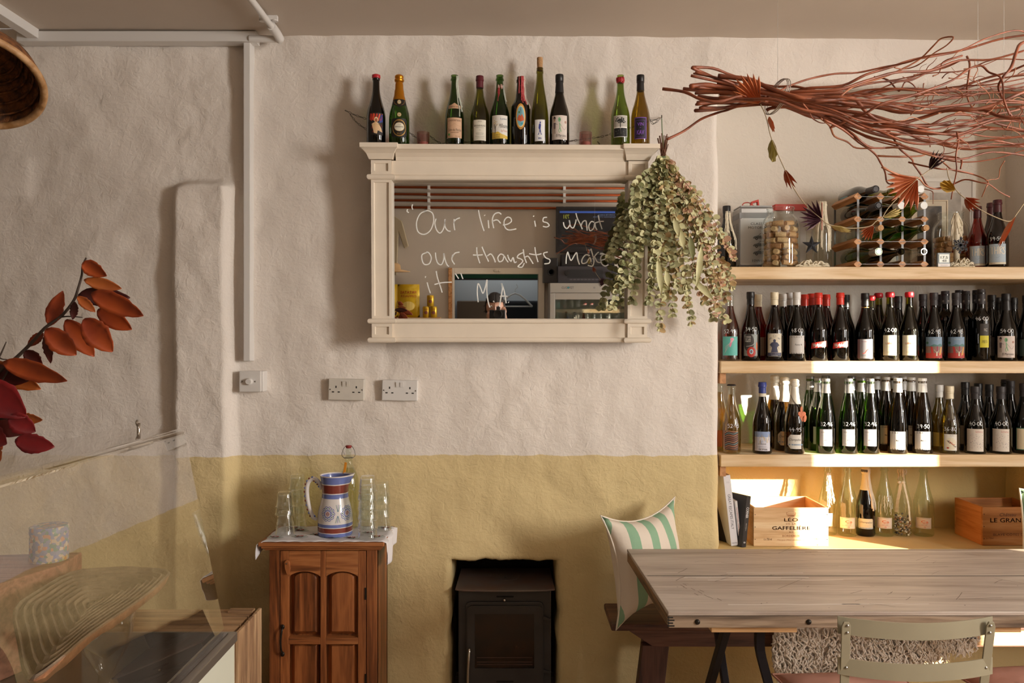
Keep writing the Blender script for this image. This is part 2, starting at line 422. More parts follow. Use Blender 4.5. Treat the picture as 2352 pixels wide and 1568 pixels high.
def hearth_dist(x, z): return math.hypot(max(FX0-x, 0, x-FX1), max(z-FZ1, 0))
for j, z in enumerate(zs):
    for i, x in enumerate(xs):
        d = wall_disp(x, z)
        e = edge_dist(x, z); r = 0.035
        k = sst(0, 0.12, e); d = d*k if x > 0.7 else d
        if e < r: d -= r-math.sqrt(max(r*r-(r-e)**2, 0))
        h = hearth_dist(x, z)
        if h < 0.018: d -= 0.018-math.sqrt(max(0.018**2-(0.018-h)**2, 0))
        xx, zz = x, z
        if abs(e) < 0.08: xx += 0.012*noise.noise(Vector((z*4, 1, 0)))*(1-sst(0, .08, e))*(1 if z > HZ0 and z < HZ1 else 0)
        if h < 0.05: zz += (0.010*noise.noise(Vector((x*14, 3, 0)))+0.004*noise.noise(Vector((x*50, 3, 0))))*(1-sst(0, .05, h)); xx += 0.008*noise.noise(Vector((z*12, 8, 0)))*(1-sst(0, .05, h))
        V[i, j] = bm.verts.new((xx, WY-d, zz))
for j in range(len(zs)-1):
    for i in range(len(xs)-1):
        cx = (xs[i]+xs[i+1])/2; cz = (zs[j]+zs[j+1])/2
        if HX0 < cx < HX1 and HZ0 < cz < HZ1: continue
        if FX0 < cx < FX1 and cz < FZ1: continue
        bm.faces.new((V[i, j], V[i+1, j], V[i+1, j+1], V[i, j+1]))
# reveal of the niche and of the hearth: push the rims back into the masonry
rim = [e for e in bm.edges if len(e.link_faces) == 1 and all(edge_dist(v.co.x, v.co.z) < 0.03 and 0.5 < v.co.z < 2.7 and v.co.x > 0.8 for v in e.verts)]
hr = [e for e in bm.edges if len(e.link_faces) == 1 and e not in rim and all(FX0-.03 < v.co.x < FX1+.03 and v.co.z < FZ1+.03 for v in e.verts) and not all(v.co.z < 0.001 for v in e.verts)]
for rims, ys in ((rim, (3.42, 3.55, 3.74)), (hr, (3.4, 3.5, 3.7))):
    cur = rims
    for y in ys:
        g = bmesh.ops.extrude_edge_only(bm, edges=cur); nv = [q for q in g['geom'] if isinstance(q, bmesh.types.BMVert)]
        for v in nv:
            v.co.y = y
            if rims is rim and v.co.z > 2.4: v.co.z += {3.42: .018, 3.55: .045, 3.74: .085}[y]
            v.co.x += 0.004*noise.noise(v.co*9)
        cur = [q for q in g['geom'] if isinstance(q, bmesh.types.BMEdge)]
for v in list(bm.verts):
    if not v.link_faces: bm.verts.remove(v)
bmesh.ops.recalc_face_normals(bm, faces=bm.faces)
me = bpy.data.meshes.new('wall_back'); bm.to_mesh(me); bm.free(); me.materials.append(m_wall)
me.polygons.foreach_set('use_smooth', [True]*len(me.polygons))
wb = link('wall_back', me); wb['kind'] = 'structure'
f0 = me.polygons[0].normal
def nd(x, z): return 0.006*noise.noise(Vector((x*2.4, 1, z*2.4)))+0.003*noise.noise(Vector((x*7, 4, z*7)))
mb = MB().grid(60, 70, lambda u, v: (0.80+u*1.56, 3.71-nd(u*1.56, v*2.1), 0.60+v*2.12))
struct(mb, 'wall_niche', m_niche, smooth='all')
mb = MB().box(FX0-.05, FX1+.05, 3.62, 3.66, 0, .68).box(FX0-.05, FX1+.05, 3.36, 3.66, .64, .68).box(FX0-.06, FX0-.012, 3.37, 3.66, 0, .68).box(FX1+.012, FX1+.06, 3.37, 3.66, 0, .68)
struct(mb, 'trim_1', m_soot_shade)
# painted window-sill ledge at the foot of the niche
m_ledge = M('ochre_ledge_paint', '#d8c08a', 0.6, vary=0.12, vscale=6, bump=0.2, bscale=40)
mb = MB().box(HX0-.01, HX1+.02, 3.335, 3.73, 0.60, 0.632)
struct(mb, 'trim_2', m_ledge, bevel=.006)
# floor, ceiling, other walls
m_floor = WOOD('floor_boards', ['#8a735a', '#a58c70', '#b89f82'], 'X', rough=0.5)
fl = MB().box(-3.2, 3.4, -0.95, 3.75, -0.05, 0.0); struct(fl, 'floor', m_floor)
fl = bpy.data.objects['floor']
brd = MB().box(-3.2, 3.4, 0, .138, 0, .004)
bme = None
for k in range(30):
    y = -0.9+k*.14
    if y > 3.2: break
    if bme is None:
        ob = brd.build('floor_board', m_floor, fl, bevel=.001); bme = ob.data; ob.location = (0, y, 0)
    else:
        ob = link('floor_board', bme, fl, bevel=.001); ob.location = (0, y, 0)
cl = MB().grid(30, 20, lambda u, v: (-1.94+u*5.4, -0.95+v*4.28, 2.772-0.030*sst(.2, 1, u)+0.004*noise.noise(Vector((u*9, v*7, 2)))))
struct(cl, 'ceiling', m_ceil, smooth='all')
struct(MB().box(-3.3, 3.5, -1, 3.8, 2.95, 3.0).box(-1.96, -1.94, -0.95, 3.3, 2.77, 2.96).box(-3.2, -1.94, 3.29, 3.31, 2.8, 2.96), 'trim_3', m_wall)
struct(MB().box(-3.3, -3.2, -1, 3.75, 0, 3.0), 'wall_left', M('dim_wall_paint', '#9a8f82', .9))
m_bk = M('back_wall_paint', '#c6baac', 0.85, vary=0.08, vscale=2)
struct(MB().box(-3.3, -0.38, -1.0, -0.9, 0, 3.0).box(0.39, 3.5, -1.0, -0.9, 0, 3.0).box(-0.38, 0.39, -1.0, -0.9, 0, 1.2).box(-0.38, 0.39, -1.0, -0.9, 1.84, 3.0), 'wall_rear', m_bk)
# right wall with two windows
W1 = (1.548, 2.007, 0.55, 2.17); W2 = (-0.45, 0.55, 1.15, 2.6)
ys = sorted([-1.0, 3.75, W1[0], W1[1], W2[0], W2[1]]); mb = MB()
for a, b in zip(ys[:-1], ys[1:]):
    c = (a+b)/2; hole = W1 if W1[0] < c < W1[1] else W2 if W2[0] < c < W2[1] else None
    if hole: mb.box(3.4, 3.46, a, b, 0, hole[2]); mb.box(3.4, 3.46, a, b, hole[3], 3.0)
    else: mb.box(3.4, 3.46, a, b, 0, 3.0)
struct(mb, 'wall_right', m_wall)
m_frame = M('window_paint', '#e8e4dc', 0.5)
for n, W in ((1, W1), (2, W2)):
    t = .035; y0, y1, z0, z1 = W
    mb = MB().box(3.40, 3.45, y0-t, y0, z0-t, z1+t).box(3.40, 3.45, y1, y1+t, z0-t, z1+t).box(3.40, 3.45, y0, y1, z1, z1+t).box(3.38, 3.46, y0, y1, z0-t, z0)
    if n == 2: mb.box(3.41, 3.44, 0.03, 0.07, z0, z1).box(3.41, 3.44, y0, y1, 2.05, 2.08)
    wf = struct(mb, 'window_%d' % n, m_frame)
# unseen block added outside to keep direct sun off the near window
struct(MB().box(6.3, 6.6, -6.0, -1.35, 0, 4.0), 'wall_sun_block', m_bk)
def wallw(x, z): return WY-wall_disp(x, z)
# ------------------------------------------------------------------ trunking, pipe, switch, sockets
m_pl = M('white_plastic', '#dcd9d6', 0.4); m_pl2 = M('white_plastic_aged', '#d2ccc2', 0.45, vary=0.06, vscale=20)
m_dk = cm('#1c1a18')
T = thing('cable_trunking', 'white plastic trunking along the ceiling edge and down to the dimmer switch', 'trunking', (-1.08, 3.26, 1.4))
zt = 2.775
MB().box(-2.02, -1.045, 3.245, 3.30, zt-.052, zt-.010).build('horizontal_run', m_pl, T, bevel=.002)
MB().box(-1.10, -1.073, 3.262, 3.32, 1.42, zt-.012).build('vertical_run', m_pl, T, bevel=.002)
MB().box(-1.975, -1.93, 0.6, 3.25, 2.735, 2.778).build('ceiling_run', m_pl, T, bevel=.002)
T = thing('conduit_pipe', 'white round conduit pipe on the ceiling with an elbow above the trunking corner', 'pipe', (-.95, 3.2, 2.74))
pz = 2.745
MB().tube([(-.95, 0.9, pz), (-.95, 3.20, pz)], .0125, 10).build('pipe', m_pl, T, smooth=True)
MB().tube(smooth_pts([(-.95, 3.14, pz), (-.95, 3.20, pz), (-.945, 3.235, pz-.012), (-.95, 3.25, pz-.012)], 5), .018, 10).build('elbow', m_pl, T, smooth=True)
MB().tube([(-1.07, 3.25, pz-.01), (-.95, 3.25, pz-.012)], .014, 10).build('cross_pipe', m_pl, T, smooth=True)
MB().box(-.985, -.915, 3.10, 3.118, pz+.008, pz+.025).lathe([(.012, 0), (.012, .006)], 10, (-.975, 3.11, pz+.004)).lathe([(.012, 0), (.012, .006)], 10, (-.925, 3.11, pz+.004)).build('clip', m_pl, T)
def sock_face(px0, px1, py0, py1, name, lab, cat, yf):
    return X(px0, yf), X(px1, yf), Zc(py1, yf), Zc(py0, yf)
x0, x1, z0, z1 = sock_face(549, 603, 852, 900, '', '', '', 3.255)
T = thing('dimmer_switch', 'white surface dimmer switch at the foot of the vertical trunking', 'switch', ((x0+x1)/2, 3.26, (z0+z1)/2))
MB().box(x0+.004, x1, 3.268, 3.32, z0, z1).build('back_box', m_pl, T, bevel=.004)
MB().box(x0-.001, x1-.008, 3.258, 3.268, z0, z1).build('face_plate', m_pl, T, bevel=.003)
MB().lathe([(.0135, 0), (.0135, .012), (.011, .017)], 20, ((x0+x1)/2-.006, 3.258, (z0+z1)/2), (0, -1, 0)).build('knob', m_pl, T, smooth=True)
for dx in (-.03, .022): MB().lathe([(.003, 0), (.003, .0012)], 8, ((x0+x1)/2-.006+dx, 3.258, (z0+z1)/2), (0, -1, 0)).build('screw', M('steel', '#9a9690', .35, 1.0), T)
for k, (px0, px1, py0, py1, mt, lab) in enumerate([(754, 836, 870, 919, m_pl2, 'yellowed double power socket with scuffs, nearer the dimmer switch'), (877, 959, 873, 920, m_pl, 'cleaner white double power socket, right one of the pair')]):
    yf = 3.283; x0, x1, z0, z1 = sock_face(px0, px1, py0, py1, '', '', '', yf)
    cx = (x0+x1)/2; cz = (z0+z1)/2; W = x1-x0; H = z1-z0
    T = thing('double_socket', lab, 'socket', (cx, 3.3, cz), group='power sockets under the mirror', rot=(0, math.radians(1.2), 0)); LOC[T] = Vector((cx, 3.3, cz))
    MB().box(x0, x1, yf, 3.325, z0, z1).build('face_plate', mt, T, bevel=.003)
    for s in (-.0085, .0085):
        MB().prism([(yf-.001, cz+.034), (yf-.006, cz+.034), (yf-.0035, cz+.014), (yf-.001, cz+.014)], cx+s-.0065, cx+s+.0065, 'X').build('rocker_switch', mt, T)
    for s in (-1, 1):
        mb = MB(); px = cx+s*.042
        mb.box(px-.0025, px+.0025, yf-.0006, yf+.002, cz+.006, cz+.015)
        for q in (-.012, .012): mb.box(px+q-.0045, px+q+.0045, yf-.0006, yf+.002, cz-.0125, cz-.008)
        mb.build('pin_holes', m_dk, T)
        MB().lathe([(.0028, 0), (.0028, .001)], 8, (cx+s*(W/2-.008), yf-.0004, cz), (0, -1, 0)).build('screw', MATS['steel'], T)
# ------------------------------------------------------------------ shelves
m_pine = WOOD('pine', ['#cba97a', '#dcbf96', '#e6d0ae'], 'X', scale=0.7, rough=0.5, knots=1.3, ring=7)
m_pine_edge = m_pine
def shelf(pyt, pyb, xl, name, lab):
    zt = Zc(pyt, 3.33); zb = Zc(pyb, 3.33)
    T = thing('wall_shelf', lab, 'shelf', (1.5, 3.5, zb))
    MB().box(xl, 2.40, 3.33, 3.695, zb, zt).build('board', m_pine, T, bevel=.003)
    if xl > .87: MB().box(xl+.004, xl+.03, 3.36, 3.66, zb-.045, zb).build('batten', WOOD('pine_end', ['#a9764a', '#c29062'], 'Y'), T, bevel=.002)
    MB().box(2.285, 2.40, 3.36, 3.40, zb-.05, zb).build('batten', WOOD('pine_dark', ['#8a5c30', '#a8763f'], 'X'), T, bevel=.002)
    return zt
S1 = shelf(612.5, 641, .873, 'a', 'thick pine shelf in the niche, topmost, carrying the wine rack')
S2 = shelf(829, 857, .873, 'b', 'thick pine shelf in the niche, middle one, with red wine bottles')
S3 = shelf(1044, 1072, .873, 'c', 'thick pine shelf in the niche, lowest, with white wine bottles')
# ------------------------------------------------------------------ over-mantel mirror
MC = Vector((X(1170, 3.2), 3.2, 0)); SX = 3.2/F
MZ0 = Zc(786, 3.2)
m_cream = M('cream_frame_paint', '#e8dccb', 0.42, vary=0.05, vscale=10, bump=0.12, bscale=60)
MT = thing('wall_mirror', 'large cream overmantel mirror with cornice and a quote written on its glass', 'mirror', (MC.x, 3.2, MZ0), rot=(0.0339, 0, 0.018))
def mx(px): return (px-1170)*SX
def mz(py): return (786-py)*SX
Lc = dict(local=True)
# glass: a real mirror pane
m_mir = MATS.get('mirror') or newmat('mirror')[0]; b = m_mir.node_tree.nodes['Principled BSDF']
b.inputs['Base Color'].default_value = (.86, .87, .86, 1); b.inputs['Metallic'].default_value = 1; b.inputs['Roughness'].default_value = 0.012
MB().box(mx(895), mx(1446), 0.020, 0.026, mz(738), mz(412)).build('mirror_glass', m_mir, MT, **Lc)
MB().box(mx(862), mx(1480), 0.030, 0.075, mz(780), mz(345)).build('backing_board', M('board_brown', '#6a5240', .8), MT, **Lc)
# rails and posts
MB().box(mx(903), mx(1440), -0.012, 0.030, mz(406), mz(374)).build('frieze', m_cream, MT, bevel=.0015, **Lc)
MB().box(mx(903), mx(1440), -0.012, 0.030, mz(776), mz(742)).build('bottom_rail', m_cream, MT, bevel=.0015, **Lc)
def roll(xa, xb, za, zb, yf, name):
    # half round moulding along x
    r = (za-zb)/2; c = (za+zb)/2; poly = [(0.03, zb)]+[(yf+r*.9-r*.9*math.cos(a), c+r*math.sin(a)) for a in [(-90+18*i)*PI/180 for i in range(11)]]+[(0.03, za)]
    MB().prism(poly, xa, xb, 'X').build(name, m_cream, MT, bevel=.001, **Lc)
roll(mx(905), mx(1436), mz(405.5), mz(418), -.020, 'rail_moulding')
roll(mx(905), mx(1436), mz(731.5), mz(743), -.020, 'rail_moulding')
roll(mx(905), mx(1436), mz(774), mz(786), -.020, 'base_moulding')
# cornice
corn = lambda yo: [(0.085, mz(374)), (-.014+yo, mz(374)), (-.020+yo, mz(366)), (-.034+yo, mz(358)), (-.050+yo, mz(353)), (-.056+yo, mz(352)), (-.056+yo, mz(341)), (0.085, mz(341))]
MB().prism(corn(.004), mx(912), mx(1432), 'X').build('cornice', m_cream, MT, bevel=.0015, **Lc)
for (a, b, c0, c1) in ((857, 903, 835, 920), (1440, 1485, 1425, 1507)):
    # flared capital
    mb = MB(); prof = [(0, 372), (.10, 368), (.3, 360), (.62, 354), (.9, 350), (1, 349.5), (1, 339.5)]
    rings = []
    for f, py in prof:
        xa = a-5+(c0-a+5)*f; xb = b+3+(c1-b-3)*f; yf = -.022-.042*f; z = mz(py)
        rings.append([(mx(xa), yf, z), (mx(xb), yf, z), (mx(xb), .085, z), (mx(xa), .085, z)])
    for i in range(len(rings)-1): mb.add(rings[i]+rings[i+1], [(k, (k+1) % 4, 4+(k+1) % 4, 4+k) for k in range(4)])
    mb.add(rings[0], [(0, 3, 2, 1)]); mb.add(rings[-1], [(0, 1, 2, 3)])
    mb.build('capital', m_cream, MT, bevel=.0015, **Lc)
    def panel(py0, py1, nm, ins=7):
        # post with a sunk panel: raised border round a recessed field
        xa, xb, zt, zb = mx(a), mx(b), mz(py0), mz(py1); i = ins*SX
        mb = MB().box(xa, xb, -.014, .03, zb, zt)
        P_ = mb.build(nm, m_cream, MT, bevel=.001, **Lc)
        q = MB()
        for (u0, u1, v0, v1) in ((xa, xa+i, zb, zt), (xb-i, xb, zb, zt), (xa+i, xb-i, zt-i, zt), (xa+i, xb-i, zb, zb+i)): q.box(u0, u1, -.022, -.0135, v0, v1)
        j = .0032
        q.prism([(xa+i, -.022), (xa+i+j, -.0145), (xa+i, -.0145)], zb+i, zt-i, 'Z').prism([(xb-i, -.022), (xb-i-j, -.0145), (xb-i, -.0145)], zb+i, zt-i, 'Z')
        q.build('panel_border', m_cream, P_, **Lc)
    panel(374, 405.5, 'corner_block'); panel(418, 731.5, 'pilaster', 6); panel(743, 774.5, 'corner_block')
    for (p0, p1) in ((405.5, 418), (731.5, 743), (774.5, 786.5)):
        r = (p1-p0)*SX/2; z = mz((p0+p1)/2); xa, xb = mx(a-9), mx(b+9)
        poly = [(xa+r*.8, .04), (xb-r*.8, .04)]
        q = MB(); ring = []
        for t in range(9):
            an = (-90+22.5*t)*PI/180; k = r*.85*(1-math.cos(an)); zz = z+r*math.sin(an)
            ring.append([(xa+k, -.032+k, zz), (xb-k, -.032+k, zz), (xb-k, .04, zz), (xa+k, .04, zz)])
        for i in range(8): q.add(ring[i]+ring[i+1], [(k, (k+1) % 4, 4+(k+1) % 4, 4+k) for k in range(4)])
        q.add(ring[0], [(0, 3, 2, 1)]); q.add(ring[-1], [(0, 1, 2, 3)])
        q.build('band_moulding', m_cream, MT, smooth=30, **Lc)
# the handwriting, traced stroke by stroke (coordinates of the mirror glass)
A = Art()
def G(x, y): return (mx(820+x/3.1365), mz(320+y/3.1365))
chalk = M('white_marker_ink', '#e9ebe8', 0.6)
W_ = 0.0046
STR = [
 [(366, 505), (362, 520), (375, 530)], [(402, 470), (397, 490), (403, 508)],
 [(495, 517), (455, 540), (430, 600), (440, 665), (485, 685), (530, 655), (553, 590), (545, 535), (510, 515), (480, 525)],
 [(570, 572), (562, 610), (575, 655), (600, 675), (625, 640), (635, 575)], [(632, 580), (635, 630), (655, 658), (675, 662)],
 [(700, 575), (698, 610), (705, 655)], [(695, 605), (710, 580), (742, 565)],
 [(875, 510), (885, 560), (902, 620), (916, 660)],
 [(945, 582), (950, 640)], [(918, 545), (922, 549)],
 [(1040, 540), (1020, 528), (990, 540), (975, 580), (985, 640)], [(975, 590), (1010, 580), (1035, 605)],
 [(1050, 616), (1085, 610), (1112, 590), (1105, 566), (1080, 562), (1060, 590), (1066, 632), (1095, 652), (1148, 644)],
 [(1280, 585), (1287, 628)], [(1270, 550), (1275, 555)],
 [(1370, 560), (1345, 565), (1342, 590), (1370, 600), (1385, 618), (1365, 630), (1340, 625)],
 [(1488, 595), (1495, 625), (1515, 640), (1535, 610), (1530, 580), (1540, 625), (1560, 635), (1575, 600), (1580, 575)],
 [(1578, 530), (1590, 570), (1610, 610), (1625, 645)], [(1615, 620), (1630, 590), (1650, 585), (1655, 610), (1660, 655)],
 [(1710, 595), (1690, 590), (1672, 620), (1680, 655), (1705, 640), (1715, 600), (1720, 630), (1732, 650)],
 [(1740, 545), (1750, 590), (1768, 645)], [(1715, 600), (1750, 590), (1780, 588)],
 [(505, 815), (470, 830), (468, 865), (485, 900), (520, 895), (535, 855), (520, 820), (500, 810)],
 [(565, 815), (570, 860), (585, 895), (610, 900), (625, 860), (625, 820)], [(625, 820), (635, 870), (650, 905), (663, 915)],
 [(690, 830), (683, 865), (703, 900)], [(685, 850), (705, 820), (738, 812)],
 [(862, 777), (866, 830), (885, 892)], [(835, 832), (870, 833), (905, 830)],
 [(900, 773), (920, 820), (940, 862), (948, 880)], [(938, 840), (960, 825), (975, 835), (990, 865), (997, 885)],
 [(1060, 835), (1035, 825), (1015, 850), (1025, 880), (1050, 870), (1060, 840), (1075, 865), (1090, 885)],
 [(1085, 830), (1095, 860), (1110, 880)], [(1110, 880), (1125, 850), (1135, 885), (1150, 880)],
 [(1195, 815), (1165, 830), (1155, 850), (1180, 860), (1195, 875), (1180, 895), (1160, 915), (1190, 918), (1205, 890)],
 [(1198, 790), (1205, 840), (1222, 890)], [(1205, 850), (1230, 840), (1245, 855), (1270, 895)],
 [(1282, 775), (1290, 830), (1305, 882)], [(1240, 822), (1290, 830), (1330, 822)],
 [(1375, 810), (1345, 820), (1360, 850), (1390, 865), (1385, 890), (1350, 895)],
 [(1508, 895), (1510, 850), (1520, 810), (1530, 840), (1545, 870), (1570, 830), (1585, 815), (1592, 860), (1605, 900)],
 [(1680, 835), (1650, 830), (1625, 860), (1625, 890), (1655, 885), (1680, 850), (1690, 880)],
 [(1688, 785), (1700, 830), (1710, 870), (1700, 910), (1665, 905)], [(1700, 860), (1730, 820), (1745, 810)], [(1715, 845), (1735, 880), (1760, 885)],
 [(1755, 870), (1790, 860), (1805, 840), (1785, 825), (1760, 845), (1765, 890), (1790, 910), (1815, 900)],
 [(505, 1030), (515, 1070), (528, 1108)], [(490, 990), (496, 992)],
 [(570, 948), (580, 1000), (600, 1060), (613, 1103)], [(557, 1045), (610, 1032), (683, 1028)],
 [(708, 965), (720, 985), (732, 1003)], [(748, 963), (755, 985), (763, 1005)],
 [(873, 1172), (866, 1100), (872, 1038), (890, 1070), (908, 1108), (925, 1060), (937, 1010), (935, 1090), (945, 1170), (957, 1210)],
 [(980, 1165), (986, 1168), (984, 1172)],
 [(1028, 1195), (1040, 1120), (1048, 1070), (1040, 1035), (1060, 1090), (1075, 1180)], [(1030, 1130), (1060, 1128), (1085, 1130)], [(1090, 1172), (1094, 1175)]]
WORDS = {}
for s in STR:
    mxx = sum(p[0] for p in s)/len(s); my = sum(p[1] for p in s)/len(s); ln = 0 if my < 715 else 1 if my < 930 else 2
    if 800 < mxx and my > 980: ln = 3
    if ln == 0 and my < 512 and mxx < 420: k = 'q'
    else: k = sum(mxx > e for e in {0: (800, 1220, 1440), 1: (780, 1440), 2: (695,), 3: ()}[ln])
    WORDS.setdefault((ln, k), []).append(s)
for k, ss in WORDS.items():
    A = Art()
    for s in ss:
        q = [G(*p) for p in s]; A.stroke(q, W_ if len(s) > 2 or abs(s[0][0]-s[1][0])+abs(s[0][1]-s[1][1]) > 12 else W_*1.4, chalk, 6)
    A.build('handwritten_word', lambda s, t, l: (s, 0.0192, t), MT)['kind'] = 'stuff'

def refl(px, py, Yp):
    """world point on the plane y=Yp seen at this spot of the mirror (used to set out the far side of the room)"""
    n = (Matrix.Rotation(0.018, 3, 'Z') @ Matrix.Rotation(0.0339, 3, 'X')) @ Vector((0, -1, 0))
    c = Vector((MC.x, 3.2, MZ0)) + Vector((0, 0.02, 0.3)); c = Vector((MC.x, 3.2, MZ0))+(Matrix.Rotation(0.018, 3, 'Z') @ Matrix.Rotation(0.0339, 3, 'X')) @ Vector((0, 0.02, 0.3))
    d = Vector(((px-1176)/F, 1, -(py-784)/F)); o = Vector((0, 0, 1.5))
    t = (c-o).dot(n)/d.dot(n); h = o+d*t; r = d-2*d.dot(n)*n
    k = (Yp-h.y)/r.y; return h+r*k
# ------------------------------------------------------------------ bottles
PROF = {
 'burgundy': [(.0, 0), (.90, 0), (1, .02), (1, .40), (.985, .44), (.93, .49), (.82, .55), (.68, .61), (.56, .67), (.455, .73), (.39, .79), (.365, .85), (.355, .93), (.40, .935), (.40, .965), (.37, .97), (.37, 1.0), (.28, 1.0)],
 'bordeaux': [(.0, 0), (.92, 0), (1, .02), (1, .55), (.98, .585), (.90, .62), (.74, .655), (.55, .69), (.44, .72), (.40, .77), (.385, .93), (.43, .935), (.43, .965), (.40, .97), (.40, 1.0), (.3, 1.0)],
 'champagne': [(.0, 0), (.90, 0), (1, .025), (1, .38), (.98, .43), (.92, .49), (.80, .56), (.66, .63), (.53, .70), (.44, .77), (.38, .84), (.345, .90), (.335, .925), (.42, .93), (.42, .95), (.36, .96), (.38, 1.0), (.28, 1.0)],
 'flute': [(.0, 0), (.92, 0), (1, .015), (1, .33), (.98, .40), (.92, .48), (.83, .56), (.71, .64), (.58, .72), (.47, .80), (.40, .87), (.375, .93), (.42, .935), (.42, .965), (.39, .97), (.39, 1.0), (.29, 1.0)],
 'stout': [(.0, 0), (.92, 0), (1, .02), (1, .54), (.985, .575), (.90, .61), (.72, .65), (.56, .70), (.49, .76), (.44, .84), (.40, .92), (.46, .925), (.46, .96), (.40, .965), (.40, 1.0), (.3, 1.0)],
 'cider': [(.0, 0), (.90, 0), (1, .02), (1, .42), (.985, .47), (.90, .54), (.76, .62), (.61, .70), (.48, .78), (.39, .85), (.345, .91), (.34, .94), (.43, .945), (.43, .975), (.37, .98), (.37, 1.0), (.29, 1.0)]}
GL = {
 'green': GLASS('green_bottle_glass', (.15, .28, .06)), 'brightgreen': GLASS('bright_green_glass', (.36, .45, .13)),
 'olive': GLASS('olive_bottle_glass', (.36, .34, .05)), 'amber': GLASS('amber_olive_glass', (.42, .30, .03)),
 'dark': GLASS('dark_bottle_glass', (.07, .055, .025)), 'black': GLASS('black_wine_bottle_glass', (.012, .007, .006)),
 'brown': GLASS('brown_bottle_glass', (.07, .022, .01)), 'clear': GLASS('clear_bottle_glass', (.93, .96, .92), base=.06),
 'red': GLASS('rose_wine_glass', (.50, .07, .035)), 'wine': GLASS('dark_red_wine_glass', (.13, .008, .012)),
 'yellow': GLASS('yellow_wine_glass', (.80, .62, .25)), 'straw': GLASS('straw_wine_glass', (.68, .55, .18)), 'honey': GLASS('honey_wine_glass', (.22, .14, .025)),
 'aqua': GLASS('pale_aqua_glass', (.88, .94, .87), base=.06), 'picpoul': GLASS('deep_green_glass', (.20, .36, .07))}
def prof_r(kind, R, H):
    pr = PROF[kind]
    def fn(z):
        h = z/H
        for (a, b), (c, d) in zip(pr[1:-1], pr[2:]):
            if b <= h <= d and d > b: return R*(a+(c-a)*(h-b)/(d-b))
        return R
    return fn
BME = {}
def bottle_body(kind, R, H, n):
    k = (kind, round(R, 4), round(H, 3), n)
    if k in BME: return BME[k]
    pr = PROF[kind]; pts = [Vector((a*R, 0, b*H)) for a, b in pr[3:13]]
    sm = smooth_pts(pts, 3); prof = [(.0001, .004)]+[(pr[1][0]*R, 0), (pr[2][0]*R, pr[2][1]*H)]+[(p.x, p.z) for p in sm]+[(a*R, b*H) for a, b in pr[13:]]
    mb = MB().lathe(prof, n, caps=False)
    me = bpy.data.meshes.new('glass_body'); me.from_pydata([tuple(v) for v in mb.v], [], mb.f)
    me.polygons.foreach_set('use_smooth', [True]*len(me.polygons))
    if hasattr(me, 'set_sharp_from_angle'): me.set_sharp_from_angle(angle=math.radians(50))
    BME[k] = me; return me
def lathe_part(name, prof, mat, T, n=20, label=None):
    return MB().lathe(prof, n, caps=True).build(name, mat, T, smooth=True, local=True, label=label)
CAPM = {'black': M('black_capsule', '#1b1a1c', .38), 'matt': M('charcoal_capsule', '#343134', .5), 'cream': M('cream_capsule', '#e6dcc0', .4), 'white': M('white_screwcap', '#dcdcda', .35),
        'grey': M('silver_grey_screwcap', '#8f8f90', .32, .5), 'red': M('red_capsule', '#d63a2c', .35), 'waxred': M('red_wax', '#b5202a', .35), 'blue': M('blue_capsule', '#33418c', .4),
        'maroon': M('maroon_capsule', '#5b1c26', .4), 'gold': M('orange_gold_foil', '#c98420', .3, .8, bump=.5, bscale=90, bdist=.002), 'foil': M('pale_foil', '#efe9da', .4, .1, bump=.5, bscale=70, bdist=.002),
        'cork': M('cork', '#c79a6b', .85, vary=.35, vscale=180), 'crown': M('crown_cap', '#26242a', .35, .6), 'plum': M('plum_capsule', '#4a1d24', .35), 'tan': M('tan_foil', '#d9c79d', .5)}
def add_price(T, kind, R, H, txt, z, ang, h=.0155):
    A = Art(); A.layer = 3; A.hand(txt, 0, 0, h, M('white_pen', '#eef0f2', .6)); return A.build('price_mark', cyl(prof_r(kind, R, H), z, ang), T, label='white hand-written price')
